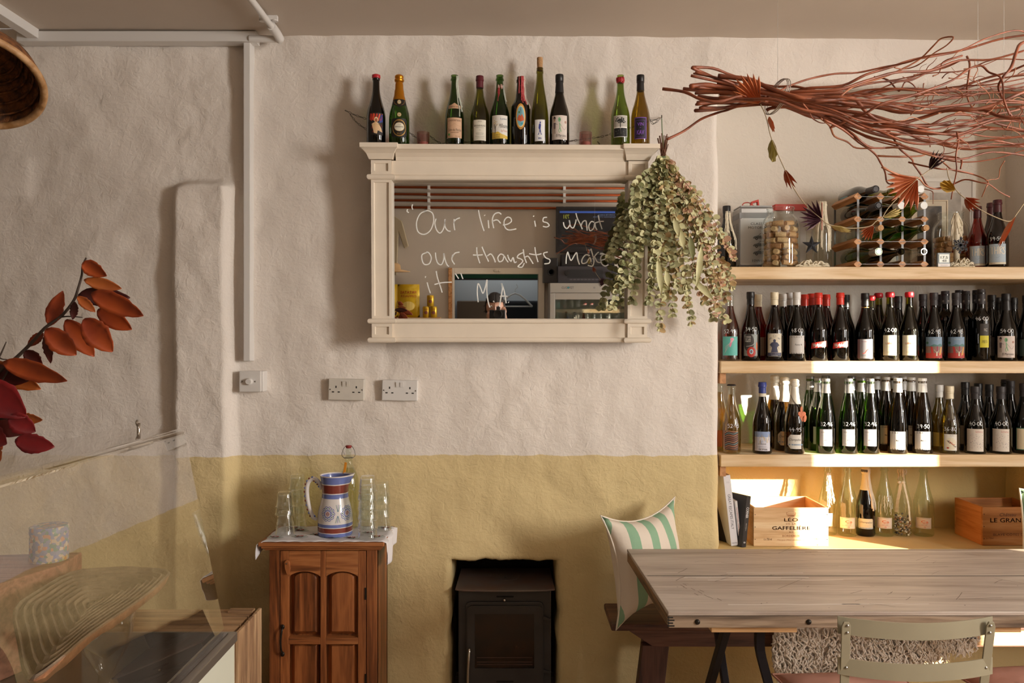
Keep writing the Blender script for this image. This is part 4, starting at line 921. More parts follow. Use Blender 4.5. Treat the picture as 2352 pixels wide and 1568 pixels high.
for px, row, tp, kind, gl, cap, lab, kw in [
    (1741, 1, 677, 'burgundy', 'red', 'cream', 'red bottle with cream cap behind the red eye label', {'label': (.02, .10, .055, '#b8ab95')}),
    (1798, 1, 676, 'burgundy', 'black', 'white', 'dark bottle with grey-white cap just right of the cream capsule, behind', {}),
    (1815, 2, 673, 'burgundy', 'black', 'white', 'dark bottle with grey-white cap, rearmost of the three grey-white ones', {}),
    (1848, 1, 677, 'burgundy', 'wine', 'red', 'red-capped bottle just behind and left of the first 39.95', {}),
    (1864, 2, 675, 'burgundy', 'wine', 'red', 'red-capped bottle in the third row behind the first 39.95', {}),
    (1877, 3, 678, 'burgundy', 'wine', 'red', 'red-capped bottle at the very back behind the first 39.95', {}),
    (1898, 1, 677, 'burgundy', 'wine', 'red', 'red-capped bottle between the two priced 39.95, behind', {}),
    (1942, 1, 678, 'burgundy', 'black', 'black', 'black-capped bottle behind the second 39.95', {}),
    (2000, 1, 680, 'burgundy', 'olive', 'waxred', 'red wax bottle behind the silver-grey label', {'fill': ('black', .83)}),
    (2018, 2, 674, 'burgundy', 'olive', 'waxred', 'red wax bottle left of the priced LANGI, third row', {'fill': ('black', .83), 'label': (.02, .105, .055, '#c9bda0')}),
    (2063, 1, 681, 'burgundy', 'black', 'black', 'black-capped bottle between the two LANGI bottles, behind', {}),
    (2120, 1, 676, 'burgundy', 'black', 'matt', 'charcoal-capped bottle left of the first lava label, behind', {}),
    (2161, 2, 677, 'burgundy', 'black', 'matt', 'charcoal-capped bottle half hidden right of the first lava label', {}),
    (2171, 1, 669, 'bordeaux', 'black', 'matt', 'square-shouldered black bottle between the two lava labels', {'extra': x_cap}),
    (2203, 2, 667, 'bordeaux', 'black', 'matt', 'square-shouldered black bottle behind the second lava label', {'extra': x_cap}),
    (2218, 1, 669, 'bordeaux', 'black', 'matt', 'square-shouldered black bottle right of the second lava label', {'extra': x_cap}),
    (2243, 3, 667, 'bordeaux', 'black', 'matt', 'square-shouldered black bottle hidden behind the yellow label bottle', {'extra': x_cap}),
    (2278, 1, 678, 'burgundy', 'black', 'black', 'black-capped bottle right of the yellow label, behind', {'label': (.02, .1, .05, '#8d8680')}),
    (2293, 2, 684, 'burgundy', 'black', 'black', 'black-capped bottle in the third row left of the 54.00 one', {}),
    (2328, 1, 684, 'burgundy', 'black', 'black', 'black-capped bottle right of the 54.00 one, behind', {}),
    (2358, 0, 679, 'burgundy', 'black', 'matt', 'black bottle cut by the right edge of the picture, middle shelf', {'label': (.02, .09, .055, '#2c3a34')})]:
    r2(px, row, tp, kind, gl, cap, lab, group=GR, **kw)
# ------------------------------------------------------------------ white wines on the lowest shelf
GW = 'white wines on the lowest shelf'
def r3(px, row, top_py, kind, glass, cap, lab, **k): return bottle(px, D[row], S3, top_py, k.pop('w', 43), kind, glass, cap, lab, group=GW, **k)
def lw(p, d=3.385): return Zc(p, d)-S3
def d_swirl(A, w, h):
    rr = random.Random(2)
    for i in range(9):
        y = h*(i/9+.02); c = ['#8f5a3e', '#b5764f', '#6fa0a0', '#c98f66', '#7d4a36'][i % 5]
        A.stroke([(-w/2+.001, y), (-w*.2, y+h*.10), (w*.15, y+h*.06), (w/2-.001, min(y+h*.16, h-.001))], .0016+.0012*rr.random(), c); A.layer = 2+i % 2
r3(1680, 0, 884, 'burgundy', 'clear', 'crown', 'clear bottle of pale yellow wine with crown cap and brown swirling label', label=(lw(1031), lw(988), .058, '#4c3229'), art={'draw': d_swirl}, fill=('yellow', .86), price='52.95', pang=.25)
def d_lum(A, w, h):
    rr = random.Random(6); A.rect(-w/2, w/2, h*.72, h, '#8a9cc0')
    for i in range(46):
        x = rr.uniform(-.48, .48)*w; y = h*rr.uniform(.5, .9); A.layer = 2+i % 3
        A.stroke([(x, y), (x+rr.uniform(-.03, .03)*w, y-h*rr.uniform(.06, .22))], .0013, rr.choice(['#93a6c8', '#6f86b5', '#a9b4cc', '#d9c07a', '#c4cbd8', '#d8b25c']), 2)
    A.layer = 5; A.text('LUMINE', 0, h*.36, h*.1, '#77757f', width=w*.46); A.text('MOSCATO D ASTI', 0, h*.23, h*.05, '#8a8890', width=w*.5); A.rect(-w*.35, w*.35, h*.18, h*.186, '#8a8890'); A.text("CA' D'GAL", w*.05, h*.09, h*.12, '#2f2c30', width=w*.52, bold=.0002)
r3(1751, 0, 878, 'burgundy', 'honey', 'blue', 'dark amber bottle with blue capsule and blue and yellow flame label', w=44, label=(lw(1033), lw(989), .068, '#d4d2dc'), art={'draw': d_lum}, cap_h=.092, fill=('honey', .80),
   extra=lambda T, k, R, H, f: lathe_part('neck_strip', [(R*.405, H*.80), (R*.385, H*.845)], cm('#e2dccb'), T, 18))
def s_oct(A, w, h, c): k = .22*w; A.poly([(-w/2, h*.25), (-w/2+k, 0), (w/2, 0), (w/2, h), (-w/2+k, h), (-w/2, h*.75)], c)
def d_cha(A, w, h):
    A.text('Champalou', w*.02, h*.66, h*.24, '#37342f', width=w*.82, italic=.35); A.text('VOUVRAY', w*.08, h*.3, h*.07, '#9a958a', width=w*.3)
def x_blue(T, k, R, H, f):
    A = Art(); A.rect(-.030, .034, 0, .006, '#5f8fb8'); A.build('blue_strip', cyl(R, H*.118, f), T)
def x_tag(T, k, R, H, f):
    x_blue(T, k, R, H, f)
    rf = prof_r(k, R, H); pts = []
    for i in range(9):
        t = i/8; z = H*(.80-.16*t); a = f-.9+1.6*t; r = rf(z)+.003; pts.append((r*math.sin(a), -r*math.cos(a), z))
    MB().tube(smooth_pts(pts, 3), .0024, 5, flat=.3).build('ribbon', cm('#3a3a40'), T, local=True, smooth='all')
    mt = M('orange_felt', '#e08a68', .8); m2 = MB(); c = Vector(pts[-1])+Vector((.006, -.006, 0))
    for (dx, dz, rx, rz, an) in ((0, -.010, .005, .014, 0), (-.006, -.028, .009, .010, .3), (.008, -.028, .009, .010, -.3), (.0, -.045, .007, .016, .35), (.013, -.047, .006, .015, -.15), (.003, -.03, .006, .012, 0)):
        m2.add([c+Vector((dx+rx*math.cos(q)*math.cos(an)-rz*math.sin(q)*math.sin(an), s*.0025-abs(dx)*.3, dz+rz*math.sin(q)*math.cos(an)+rx*math.cos(q)*math.sin(an))) for s in (-1, 1) for q in [2*PI*i/14 for i in range(14)]],
               [list(range(14))[::-1], list(range(14, 28))]+[[i, (i+1) % 14, 14+(i+1) % 14, 14+i] for i in range(14)])
    m2.build('flower_tag', mt, T, local=True)
r3(1825, 0, 874, 'champagne', 'honey', 'foil', 'sparkling bottle with white foil, cut-corner label and an orange felt flower tag', w=46, label=(lw(1028), lw(996), .058, '#e6e2da'), art={'shape': s_oct, 'draw': d_cha}, price='44.95', extra=x_tag)
def d_pic(A, w, h):
    A.text('PICPOUL', -w*.12, h*.82, h*.09, '#8a868a', width=w*.5); A.rect(-w*.35, w*.1, h*.62, h*.625, '#b5b0b4'); A.stroke([(-w*.1, h*.33), (w*.02, h*.38), (w*.1, h*.32), (w*.2, h*.42), (w*.34, h*.34)], .0011, '#55505a'); A.stroke([(-w*.08, h*.28), (w*.1, h*.27), (w*.3, h*.29)], .0006, '#6f6a72')
    for i in range(4): A.disc(w*(-.05+.1*i), h*.37, w*.03, h*.025, '#6a5f72', 6)
    A.text('DE PINET', -w*.15, h*.12, h*.05, '#8a868a', width=w*.25)
def x_emb(T, k, R, H, f):
    rf = prof_r(k, R, H); z = H*.55; pts = []
    for i in range(17):
        a = 2*PI*i/16; s = .010*math.cos(a); t = .012*math.sin(a); r = rf(z+t)+.0006; an = f+.15+s/r; pts.append((r*math.sin(an), -r*math.cos(an), z+t))
    mb = MB().tube(pts, .0007, 4)
    for i in range(3):
        an = f-.1+i*.25; zz = z-.004+.008*(i % 2); r = rf(zz)+.001; mb.sphere((r*math.sin(an), -r*math.cos(an), zz), .0016, 6, 4)
    mb.build('embossed_crest', GL['picpoul'], T, local=True, smooth='all')
for px, lab in ((1897, 'green embossed bottle, leftmost of the three priced 32.96'), (1949, 'green embossed bottle, middle of the three priced 32.96'), (1998.5, 'green embossed bottle, rightmost of the three priced 32.96')):
    r3(px, 0, 870, 'flute', 'picpoul', 'grey', lab, label=(lw(1022), lw(984), .052, '#e9e6ea'), art={'draw': d_pic}, price='32.96', extra=x_emb)
for px, pr, lab in ((2062, None, 'white-capped bottle with broad white label in full sun, no price'), (2119, '39.50', 'white-capped bottle with broad white label priced 39.50')):
    r3(px, 0, 869, 'flute', 'honey', 'white', lab, w=44, label=(lw(1030), lw(989), .064, '#e9e7e6'), art={'draw': d_knauf('Riesling')}, price=pr)
def d_org(A, w, h):
    A.disc(0, h*.4, w*.42, h*.4, '#e3dac2', 18); A.layer = 3; rr = random.Random(8)
    for i in range(12):
        x = -w*.28+i*w*.05; y = h*(.65-.035*i)+rr.uniform(-.04, .04)*h; A.stroke([(x, y), (x+w*.12, y-h*rr.uniform(0, .12)), (x+w*.16, y-h*.02)], .0016, rr.choice(['#2a2420', '#3b2a20', '#b5482c', '#d0603a']))
    A.disc(-w*.2, h*.16, w*.1, h*.05, '#a8382c', 8); A.text('Bobbert', w*.15, h*.92, h*.08, '#8a8a92', width=w*.4)
r3(2181, 0, 887, 'burgundy', 'clear', 'cream', 'clear yellow wine bottle with cream cap and a beetle-like orange drawing', w=44, label=(lw(1032), lw(995), .050, '#e4e0d6', .1), art={'draw': d_org}, fill=('straw', .80), price='36.80', pang=.1)
def d_sch(A, w, h):
    rr = random.Random(5); A.text('Schlehe', w*.22, h*.88, h*.12, '#c4736a', width=w*.42)
    for i in range(16):
        a, b = rr.uniform(-.4, .45)*w, rr.uniform(.12, .72)*h; A.stroke([(a, b), (a+rr.uniform(-.2, .2)*w, b+rr.uniform(-.14, .14)*h)], .0004, '#8a8784', 2)
    A.layer = 3
    for i in range(26): A.disc(rr.uniform(-.3, .46)*w, rr.uniform(.12, .75)*h, .0011, .0011, rr.choice(['#3a3d5c', '#3a3d5c', '#7a3a44']), 6)
for px, lab in ((2240, 'dark bottle with dotted line-drawing label, left of the two priced 40.00'), (2299, 'dark bottle with dotted line-drawing label, right of the two priced 40.00')):
    r3(px, 0, 888, 'burgundy', 'black', 'matt', lab, w=47, label=(lw(1034), lw(983), .066, '#dcd3c8'), art={'draw': d_sch}, price='40.00')
r3(2352, 0, 881, 'burgundy', 'black', 'matt', 'black bottle with green-edged cream label cut by the right edge, lowest shelf', w=46, label=(lw(1031), lw(981), .060, '#e0d3b4'), art={'draw': lambda A, w, h: A.frame(-w/2, w/2, 0, h, .003, '#3f7a62')})
for px, row, tp, kind, gl, cap, lab, kw in [
    (1653, 1, 878, 'burgundy', 'clear', 'crown', 'clear yellow bottle half hidden by the pillar edge', {'fill': ('yellow', .86), 'label': (.02, .09, .055, '#a8572c')}),
    (1779, 2, 865, 'champagne', 'honey', 'foil', 'sparkling bottle with white foil, leftmost and rearmost of the three', {'w': 46}),
    (1802, 1, 869, 'champagne', 'honey', 'foil', 'sparkling bottle with white foil and cut-corner label, middle of the three', {'w': 46, 'label': (.025, .085, .058, '#d9cdb6'), 'art': {'shape': s_oct, 'draw': d_cha}, 'extra': x_blue}),
    (1861, 2, 864, 'flute', 'picpoul', 'grey', 'green bottle with dark cap, rearmost left of the 32.96 group', {}),
    (1879, 1, 868, 'flute', 'picpoul', 'grey', 'green bottle just behind and left of the first 32.96', {'label': (.03, .105, .04, '#cfd0c0')}),
    (1897, 3, 863, 'flute', 'picpoul', 'grey', 'green bottle at the very back behind the first 32.96', {}),
    (1956, 2, 864, 'flute', 'picpoul', 'grey', 'green bottle behind the middle 32.96', {}),
    (1979, 1, 868, 'flute', 'picpoul', 'grey', 'green bottle behind, between the middle and right 32.96', {}),
    (2012, 2, 864, 'flute', 'honey', 'white', 'white-capped bottle behind the right-hand 32.96', {}),
    (2035, 1, 866, 'flute', 'honey', 'white', 'white-capped bottle left of the sunlit white label, second row', {'label': (.03, .11, .045, '#cfc8b4'), 'art': {'draw': d_knauf('Riesling')}}),
    (2050, 3, 863, 'flute', 'honey', 'white', 'white-capped bottle at the very back, left of the sunlit one', {}),
    (2074, 2, 865, 'flute', 'honey', 'white', 'white-capped bottle right behind the sunlit one', {}),
    (2093, 1, 867, 'flute', 'honey', 'white', 'white-capped bottle between the two broad white labels, behind', {'label': (.03, .11, .045, '#d3cdbc'), 'art': {'draw': d_knauf('Riesling')}}),
    (2157, 1, 884, 'burgundy', 'clear', 'white', 'clear yellow wine bottle with white cap, behind the orange drawing label', {'fill': ('straw', .80), 'label': (.02, .08, .05, '#d8c486')}),
    (2217, 1, 878, 'burgundy', 'black', 'black', 'black bottle left of the first 40.00, behind', {'label': (.03, .11, .05, '#b5aca0')}),
    (2247, 2, 881, 'burgundy', 'black', 'black', 'black bottle in the third row behind the first 40.00', {}),
    (2272, 1, 883, 'burgundy', 'black', 'black', 'black bottle between the two priced 40.00, behind', {'label': (.03, .10, .045, '#9c948a')}),
    (2309, 2, 872, 'bordeaux', 'black', 'matt', 'taller black bottle behind the second 40.00, third row', {}),
    (2321, 1, 875, 'burgundy', 'black', 'matt', 'black bottle right behind the second 40.00', {'label': (.04, .11, .05, '#6a5a2c')})]:
    r3(px, row, tp, kind, gl, cap, lab, **kw)
# ------------------------------------------------------------------ bottles on the ledge
LG = 0.632; GC = 'bottles standing on the ochre ledge'
def r4(px, tp, kind, gl, cap, lab, **k): return bottle(px, k.pop('d', 3.575), LG, tp, k.pop('w', 43), kind, gl, cap, lab, group=GC, **k)
def d_ca(A, w, h):
    A.frame(-w/2+.002, w/2-.002, .003, h-.003, .0007, '#6f9a86'); A.layer = 3; o = '#e0713a'
    A.text('20', -w*.34, h*.84, h*.1, '#c25a5a'); A.text('Ca', w*.08, h*.64, h*.30, o, width=w*.42, bold=.0004); A.text('40.08', w*.1, h*.46, h*.1, '#c2504a', width=w*.3); A.text('NO LIES', w*.05, h*.33, h*.08, '#6f7c8c', width=w*.35); A.text('ORANGE PUNCH', w*.0, h*.25, h*.08, '#e39a72', width=w*.72)
    A.stroke([(w*.08+.003*math.cos(a), h*.13+.003*math.sin(a)) for a in [i*PI/4 for i in range(9)]], .0009, '#c23b3b'); A.stroke([(w*.08, h*.13), (w*.12, h*.15)], .0008, '#c23b3b')
def ll(p, d=3.575): return Zc(p, d)-LG
CAL = dict(label=(.037, .085, .068, '#e8d6c4'), art={'draw': d_ca})
r4(1901, 1074, 'cider', 'aqua', 'none', 'pale green empty bottle with white wax down its side, next to the pale wine crate', w=41, d=3.60, label=(.042, .10, .05, '#efeae4', -.1), extra=wax('#f1ece0', 14, .93, .40, 31, (-.2, .9), .0026))
r4(1946.5, 1074, 'cider', 'aqua', 'none', 'pale green empty bottle with a Ca label, leftmost of three', **CAL)
def x_cw(T, k, R, H, f):
    wax('#d9cdb8', 22, 1.0, .38, 33, (.7, 1.5), .0045)(T, k, R, H, f); x_blue(T, k, R, H, f); lathe_part('neck_collar', [(R*.40, H*.93), (R*.47, H*.95), (R*.45, H*.985)], M('torn_foil', '#4a4238', .5), T, 14)
def s_cl(A, w, h, c): A.poly([(-w/2, h*.1), (-w*.45, 0), (w*.45, 0), (w/2, h*.1), (w/2, h*.9), (w*.45, h), (-w*.45, h), (-w/2, h*.9)], c)
r4(1988, 1075, 'champagne', 'dark', 'tan', 'dark sparkling bottle with cream neck foil, scripted label and crusted wax', w=42, label=(.035, .08, .066, '#e2d8bd'), art={'shape': s_cl, 'draw': d_cha}, extra=x_cw)
r4(2031, 1073, 'cider', 'aqua', 'none', 'pale green empty bottle with a Ca label, middle of three, candle drips on the glass', extra=wax('#d8d8c6', 12, .6, .3, 37, (-.9, .9), .0014), **CAL)
def x_shell(T, k, R, H, f):
    rr = random.Random(4); rf = prof_r(k, R, H); cols = ['#e6ddcc', '#8a7f78', '#c9b7a0', '#5c5654', '#d0a888', '#f0ebe2', '#a59a90', '#3f3c3c', '#c47f5c']
    mats = [cm(c, .6) for c in cols]; mb = MB()
    for i in range(260):
        a = rr.uniform(0, 2*PI); z = .008+.082*rr.random(); r = (rf(z)-.006)*math.sqrt(rr.uniform(.45, 1)); s = rr.uniform(.003, .006)
        mb.sphere((r*math.sin(a), -r*math.cos(a), z), s, 6, 4, (rr.uniform(.7, 1.2), .7, rr.uniform(.5, 1)), mi=rr.randrange(len(cols)))
    o = mb.build('shells', mats, T, local=True, smooth='all'); o['kind'] = 'stuff'; o['label'] = 'bits of sea shell and pebble inside the bottle'
    # neck wax and lace ribbon
    wax('#cdbb9c', 10, 1.0, .82, 41, (-1.6, 1.6), .004)(T, k, R, H, f)
    for (sx, a0, z1, wd) in ((-1, -.25, .36, .013), (1, .35, .24, .007)):
        q = []; 
        for i in range(15):
            t = i/14; z = H*(.80-(.80-z1)*t); r = rf(z)+.0035+.002*math.sin(t*5); a = f+a0+sx*.35*t*(1 if sx < 0 else 1.4); zig = .0012*(i % 2)
            q += [(r*math.sin(a-wd/2/r)-zig*sx, -r*math.cos(a-wd/2/r), z), (r*math.sin(a+wd/2/r)+zig, -r*math.cos(a+wd/2/r), z)]
        MB().add(q, [(2*i, 2*i+1, 2*i+3, 2*i+2) for i in range(14)]).build('lace_ribbon', M('lace_ribbon', '#eadfc6', .8), T, local=True, solid=.0008)
    r = rf(H*.8)+.004; bow = MB()
    for s in (-1, 1): bow.sphere((r*math.sin(f)+s*.009-.004, -r*math.cos(f)-.002, H*.80+.002), .009, 8, 6, (1, .35, .7))
    bow.build('bow', MATS['lace_ribbon'], T, local=True, smooth='all')
r4(2072, 1076, 'cider', 'clear', 'none', 'clear bottle filled with sea shells and tied with lace ribbon', w=42, extra=x_shell)
r4(2121, 1076, 'cider', 'aqua', 'none', 'pale green empty bottle with a Ca label, rightmost of three', w=45, **CAL)
# ------------------------------------------------------------------ things on the top shelf
z1 = S1+.0005
m_tin = M('brushed_tin', '#b9bbbd', .32, .75, vary=.12, vscale=3); GTS = 'things on the top shelf'
# oil can
cx0, cx1, yf, yb = X(1699, 3.505), X(1777, 3.505), 3.505, 3.625; ct = Zc(471, 3.505)
T = thing('oil_can', 'square silver motor oil can with grey bands, red handle and three printed cars', 'can', ((cx0+cx1)/2, 3.56, z1))
MB().box(cx0, cx1, yf, yb, z1, ct-.008).build('can_body', m_tin, T, bevel=.008)
MB().box(cx0+.004, cx1-.004, yf+.004, yb-.004, ct-.008, ct).build('can_lid', m_tin, T, bevel=.003)
MB().tube(smooth_pts([(cx0+.03, 3.57, ct), (cx0+.035, 3.57, ct+.018), (cx0+.06, 3.57, ct+.022), (cx0+.09, 3.57, ct+.002)], 5), .0022, 6).build('handle', cm('#c5392e', .4), T, smooth='all')
MB().prism([(cx0+.06, ct), (cx0+.066, ct+.024), (cx0+.098, ct+.034), (cx0+.102, ct), (cx0+.094, ct), (cx0+.092, ct+.022), (cx0+.072, ct+.016), (cx0+.068, ct)], 3.55, 3.57, 'Y').build('pouring_spout', cm('#c5392e', .4), T, bevel=.002)
W = cx1-cx0; A = Art(); H = ct-z1
A.rect(0, W, H*.80, H*.885, '#8f9092', None); A.rect(0, W, 0, H*.085, '#77787a', None); A.layer = 2
A.rect(W*.02, W*.98, H*.09, H*.79, '#c9cbcc', None); A.layer = 3; k = '#2f2f31'
A.text('CLASSIC', W*.55, H*.715, .015, k, width=W*.46); A.text('MOTOROIL', W*.55, H*.655, .015, k, width=W*.6); A.text('10W60', W*.55, H*.15, .015, k, width=W*.36); A.text('PORSCHE', W*.58, H*.04, .014, '#c4c5c6', width=W*.62)
for i in range(3):
    y = H*(.50-.118*i); x = W*.40
    A.poly([(x-.002, y), (x+.004, y+.006), (x+.020, y+.010), (x+.030, y+.019), (x+.052, y+.018), (x+.066, y+.008), (x+.072, y+.004), (x+.070, y-.004), (x, y-.004)], '#707376', None); A.layer = 4
    A.poly([(x+.022, y+.010), (x+.031, y+.0165), (x+.048, y+.016), (x+.056, y+.009)], '#c9cbcc', None)
    for q in (.014, .056): A.disc(x+q, y-.004, .0062, .0062, '#2f2f31', 12, None)
    A.layer = 5
    for q in (.014, .056): A.disc(x+q, y-.004, .003, .003, '#9a9b9d', 10, None)
    A.layer = 3
A.build('print', plane((cx0, yf-.0003, z1), (1, 0, 0), (0, 0, 1), (0, -1, 0)), T, local=False)
A = Art(); A.rect(.008, .112, H*.80, H*.885, '#8f9092', None); A.rect(.008, .112, 0.004, H*.085, '#77787a', None)
for i in range(24): A.rect(.015, .015+.035*(.6+.4*random.Random(i).random()), H*(.72-.022*i), H*(.727-.022*i), '#77787a', None); A.rect(.065, .065+.035*(.6+.4*random.Random(i+50).random()), H*(.72-.022*i), H*(.727-.022*i), '#77787a', None)
A.build('print', plane((cx0-.0003, yb, z1), (0, -1, 0), (0, 0, 1), (-1, 0, 0)), T, local=False)
# red rimmed box
T = thing('storage_box', 'grey box with a bright red lid rim behind the large cork jar', 'box', (X(1812, 3.66), 3.665, z1))
xa, xb = X(1780, 3.655), X(1852, 3.655); zt_ = Zc(469, 3.655)
MB().box(xa, xb, 3.655, 3.695, z1, zt_-.03).build('box_body', M('box_grey', '#b5ada6', .6), T, bevel=.003)
MB().box(xa-.002, xb+.002, 3.650, 3.700, zt_-.03, zt_).build('lid', cm('#c8382f', .4), T, bevel=.003)
# glass jar of corks
def jar(px, d, w, tp, lab):
    x = X(px, d); R = w*d/F/2; H = Zc(tp, d)-z1; T = thing('glass_jar', lab, 'jar', (x, d, z1))
    pr = [(.0001, .004), (R*.85, .0), (R*.97, .006), (R, .02), (R, H*.66), (R*.97, H*.74), (R*.86, H*.82), (R*.70, H*.87), (R*.68, H*.89), (R*.72, H*.90), (R*.68, H*.92), (R*.72, H*.94), (R*.68, H*.96), (R*.74, H*.985), (R*.72, H), (R*.66, H)]
    pin = [(max(r-.003, .0001), z+.003 if i < 4 else z) for i, (r, z) in enumerate(pr)][::-1]
    MB().lathe(pr, 36, caps=False).build('jar_glass', GLASS('jar_glass', (.93, .96, .94), base=.08, power=2.2), T, smooth='all', local=True)
    return x, d, R-.006, H
def corks(jd, n_layers, seed, group, hmax):
    x, d, R, H = jd; rr = random.Random(seed); proto = {}; cnt = 0
    cl_, cr = .043, .0112
    for L in range(n_layers):
        z = z1+.008+cr+L*.0242; Rl = R if z-z1 < H*.66 else R*.88
        a = rr.uniform(0, 2); end = a+2*PI; first = True
        while True:
            radial = rr.random() < .38
            r = (Rl-cl_/2-.001) if radial else (Rl-cr-.006)
            wdt = (2*math.asin(min(1, cr*1.04/(Rl-cl_)))) if radial else 2*math.atan(cl_*.54/(Rl-cr*2))
            if a+wdt > end: break
            am = a+wdt/2; col = rr.choice(['cork_a', 'cork_a', 'cork_b', 'cork_c']); 
            if (L, cnt) and rr.random() < .035: col = 'cork_red'
            mt = {'cork_a': M('cork_natural', '#cfa473', .85, vary=.3, vscale=200), 'cork_b': M('cork_pale', '#dcbc8e', .85, vary=.22, vscale=150), 'cork_c': M('cork_brown', '#b98a5e', .85, vary=.35, vscale=180), 'cork_red': M('red_plastic_cork', '#cf3527', .45)}[col]
            key = col
            if key not in proto:
                q = MB().lathe([(cr*.93, -cl_/2), (cr, -cl_/2+.0012), (cr, cl_/2-.0012), (cr*.93, cl_/2)], 12)
                o = q.build('wine_cork', mt, None, smooth=True); proto[key] = o.data; first_use = True
            else: o = link('wine_cork', proto[key])
            o.location = (x+r*math.cos(am), d+r*math.sin(am), z+rr.uniform(-.001, .001))
            dirv = Vector((math.cos(am), math.sin(am), 0)) if radial else Vector((-math.sin(am), math.cos(am), rr.uniform(-.12, .12)))
            o.rotation_euler = dirv.to_track_quat('Z', 'Y').to_euler()
            tag(o, 'red plastic wine stopper among the corks in the '+group if col == 'cork_red' else 'wine cork inside the '+group, 'cork', 'corks in the '+group)
            a += wdt; cnt += 1
J1 = jar(1792.5, 3.415, 85, 478, 'large open glass jar full of wine corks beside the oil can'); corks(J1, 8, 5, 'large jar beside the oil can', 0)
J2 = jar(2183, 3.55, 78, 489, 'second glass jar of corks, behind the wax lump and the little clock'); corks(J2, 6, 9, 'jar behind the little clock', 0)
# bottles standing on the top shelf
def r1(px, d, tp, kind, gl, cap, lab, **k): return bottle(px, d, S1, tp, k.pop('w', 43), kind, gl, cap, lab, group='bottles on the top shelf', **k)
wx = M('candle_wax', '#e2d8c0', .5, vary=.12, vscale=60, bump=.3, bscale=80)
r1(1669, 3.45, 474, 'burgundy', 'dark', 'black', 'dark bottle with dripped candle wax, next to the pillar edge on the top shelf', extra=lambda T, k, R, H, f: wax(wx, 14, .93, .3, 51, (-.6, 1.5), .0022)(T, k, R, H, f))
def x_line(T, k, R, H, f):
    wax(wx, 30, 1.0, .25, 52, (-1.4, 1.5), .003)(T, k, R, H, f); rf = prof_r(k, R, H)
    MB().tube([((rf(z)+.004)*math.sin(f), -(rf(z)+.004)*math.cos(f), z) for z in [H*(.98-.03*i) for i in range(15)]], .0013, 5).build('red_wax_line', cm('#b53a3a'), T, local=True)
r1(1888, 3.47, 464, 'stout', 'clear', 'none', 'clear bottle thickly coated in cream candle wax between jar and rack', extra=x_line, w=42)
def d_thirst(A, w, h):
    A.rect(-w*.46, w*.46, h*.12, h*.98, '#aab9c6'); A.rect(-w/2, w/2, 0, h*.1, '#d9cfb8'); A.layer = 3; k = '#efe9dc'
    for i, (pts) in enumerate([[[(-.42, .86), (-.16, .88)], [(-.3, .86), (-.29, .5)]], [[(-.14, .86), (-.14, .5)], [(.0, .86), (0, .5)], [(-.14, .68), (0, .69)]], [[(.08, .88), (.08, .5)]], [[(.15, .5), (.15, .86), (.27, .8), (.16, .68), (.29, .5)]], [[(.42, .84), (.33, .8), (.34, .7), (.43, .62), (.38, .5), (.31, .52)]]]):
        for s in pts: A.stroke([(w*a, h*b) for a, b in s], .0034, '#8a7f70', 3); A.layer = 4; A.stroke([(w*a, h*b) for a, b in s], .0026, k, 3); A.layer = 3
    A.stroke([(-w*.1, h*.36), (w*.02, h*.32), (w*.12, h*.4)], .0007, '#6f7c8c'); A.text('GAMAY', -w*.26, h*.05, h*.06, '#7a3a3a', width=w*.3)
r1(2291, 3.385, 460, 'burgundy', 'wine', 'plum', 'dark red bottle with THIRST label, front right of the top shelf', label=(.012, .098, .066, '#9fb0be'), art={'draw': d_thirst}, price='39.50', w=46, pang=-.1)
r1(2245, 3.452, 475, 'burgundy', 'red', 'plum', 'brighter red bottle left behind the THIRST bottle', label=(.012, .098, .064, '#9a8a8c'), art={'draw': d_thirst})
r1(2276, 3.56, 467, 'burgundy', 'wine', 'plum', 'dark red bottle hidden behind the other two THIRST bottles')
# wax lumps
def lump(x0, x1, y0, y1, h, seed, nm, lab):
    rr = random.Random(seed); T = thing(nm, lab, 'wax', ((x0+x1)/2, (y0+y1)/2, z1)); mb = MB()
    for i in range(46):
        u = rr.random(); x = x0+(x1-x0)*u; y = rr.uniform(y0, y1); hh = h*(.25+.75*math.sin(PI*u))*rr.random(); an = rr.uniform(-.5, .5)
        pts = [(x-.014*math.cos(an), y, z1+.003+hh*.3), (x, y-.004, z1+.004+hh), (x+.014*math.cos(an), y+.004, z1+.003+hh*rr.uniform(.2, .9))]
        mb.tube(smooth_pts(pts, 3), [rr.uniform(.002, .0055) for _ in range(7)], 5, flat=.6)
    mb.build('wax_flakes', wx, T, smooth='all').__setitem__('kind', 'stuff')
    MB().grid(10, 4, lambda u, v: (x0+(x1-x0)*u, y0+(y1-y0)*v, z1+.0005+h*.45*math.sin(PI*u)*math.sin(PI*v))).build('wax_mound', wx, T, smooth='all')
lump(X(1826, 3.36), X(1905, 3.36), 3.345, 3.375, .030, 3, 'wax_pile', 'crumbled cream candle wax heaped in front of the waxed bottle')
lump(X(2185, 3.36), X(2232, 3.36), 3.345, 3.385, .036, 4, 'wax_pile', 'cream wax crumbs beside the little clock')
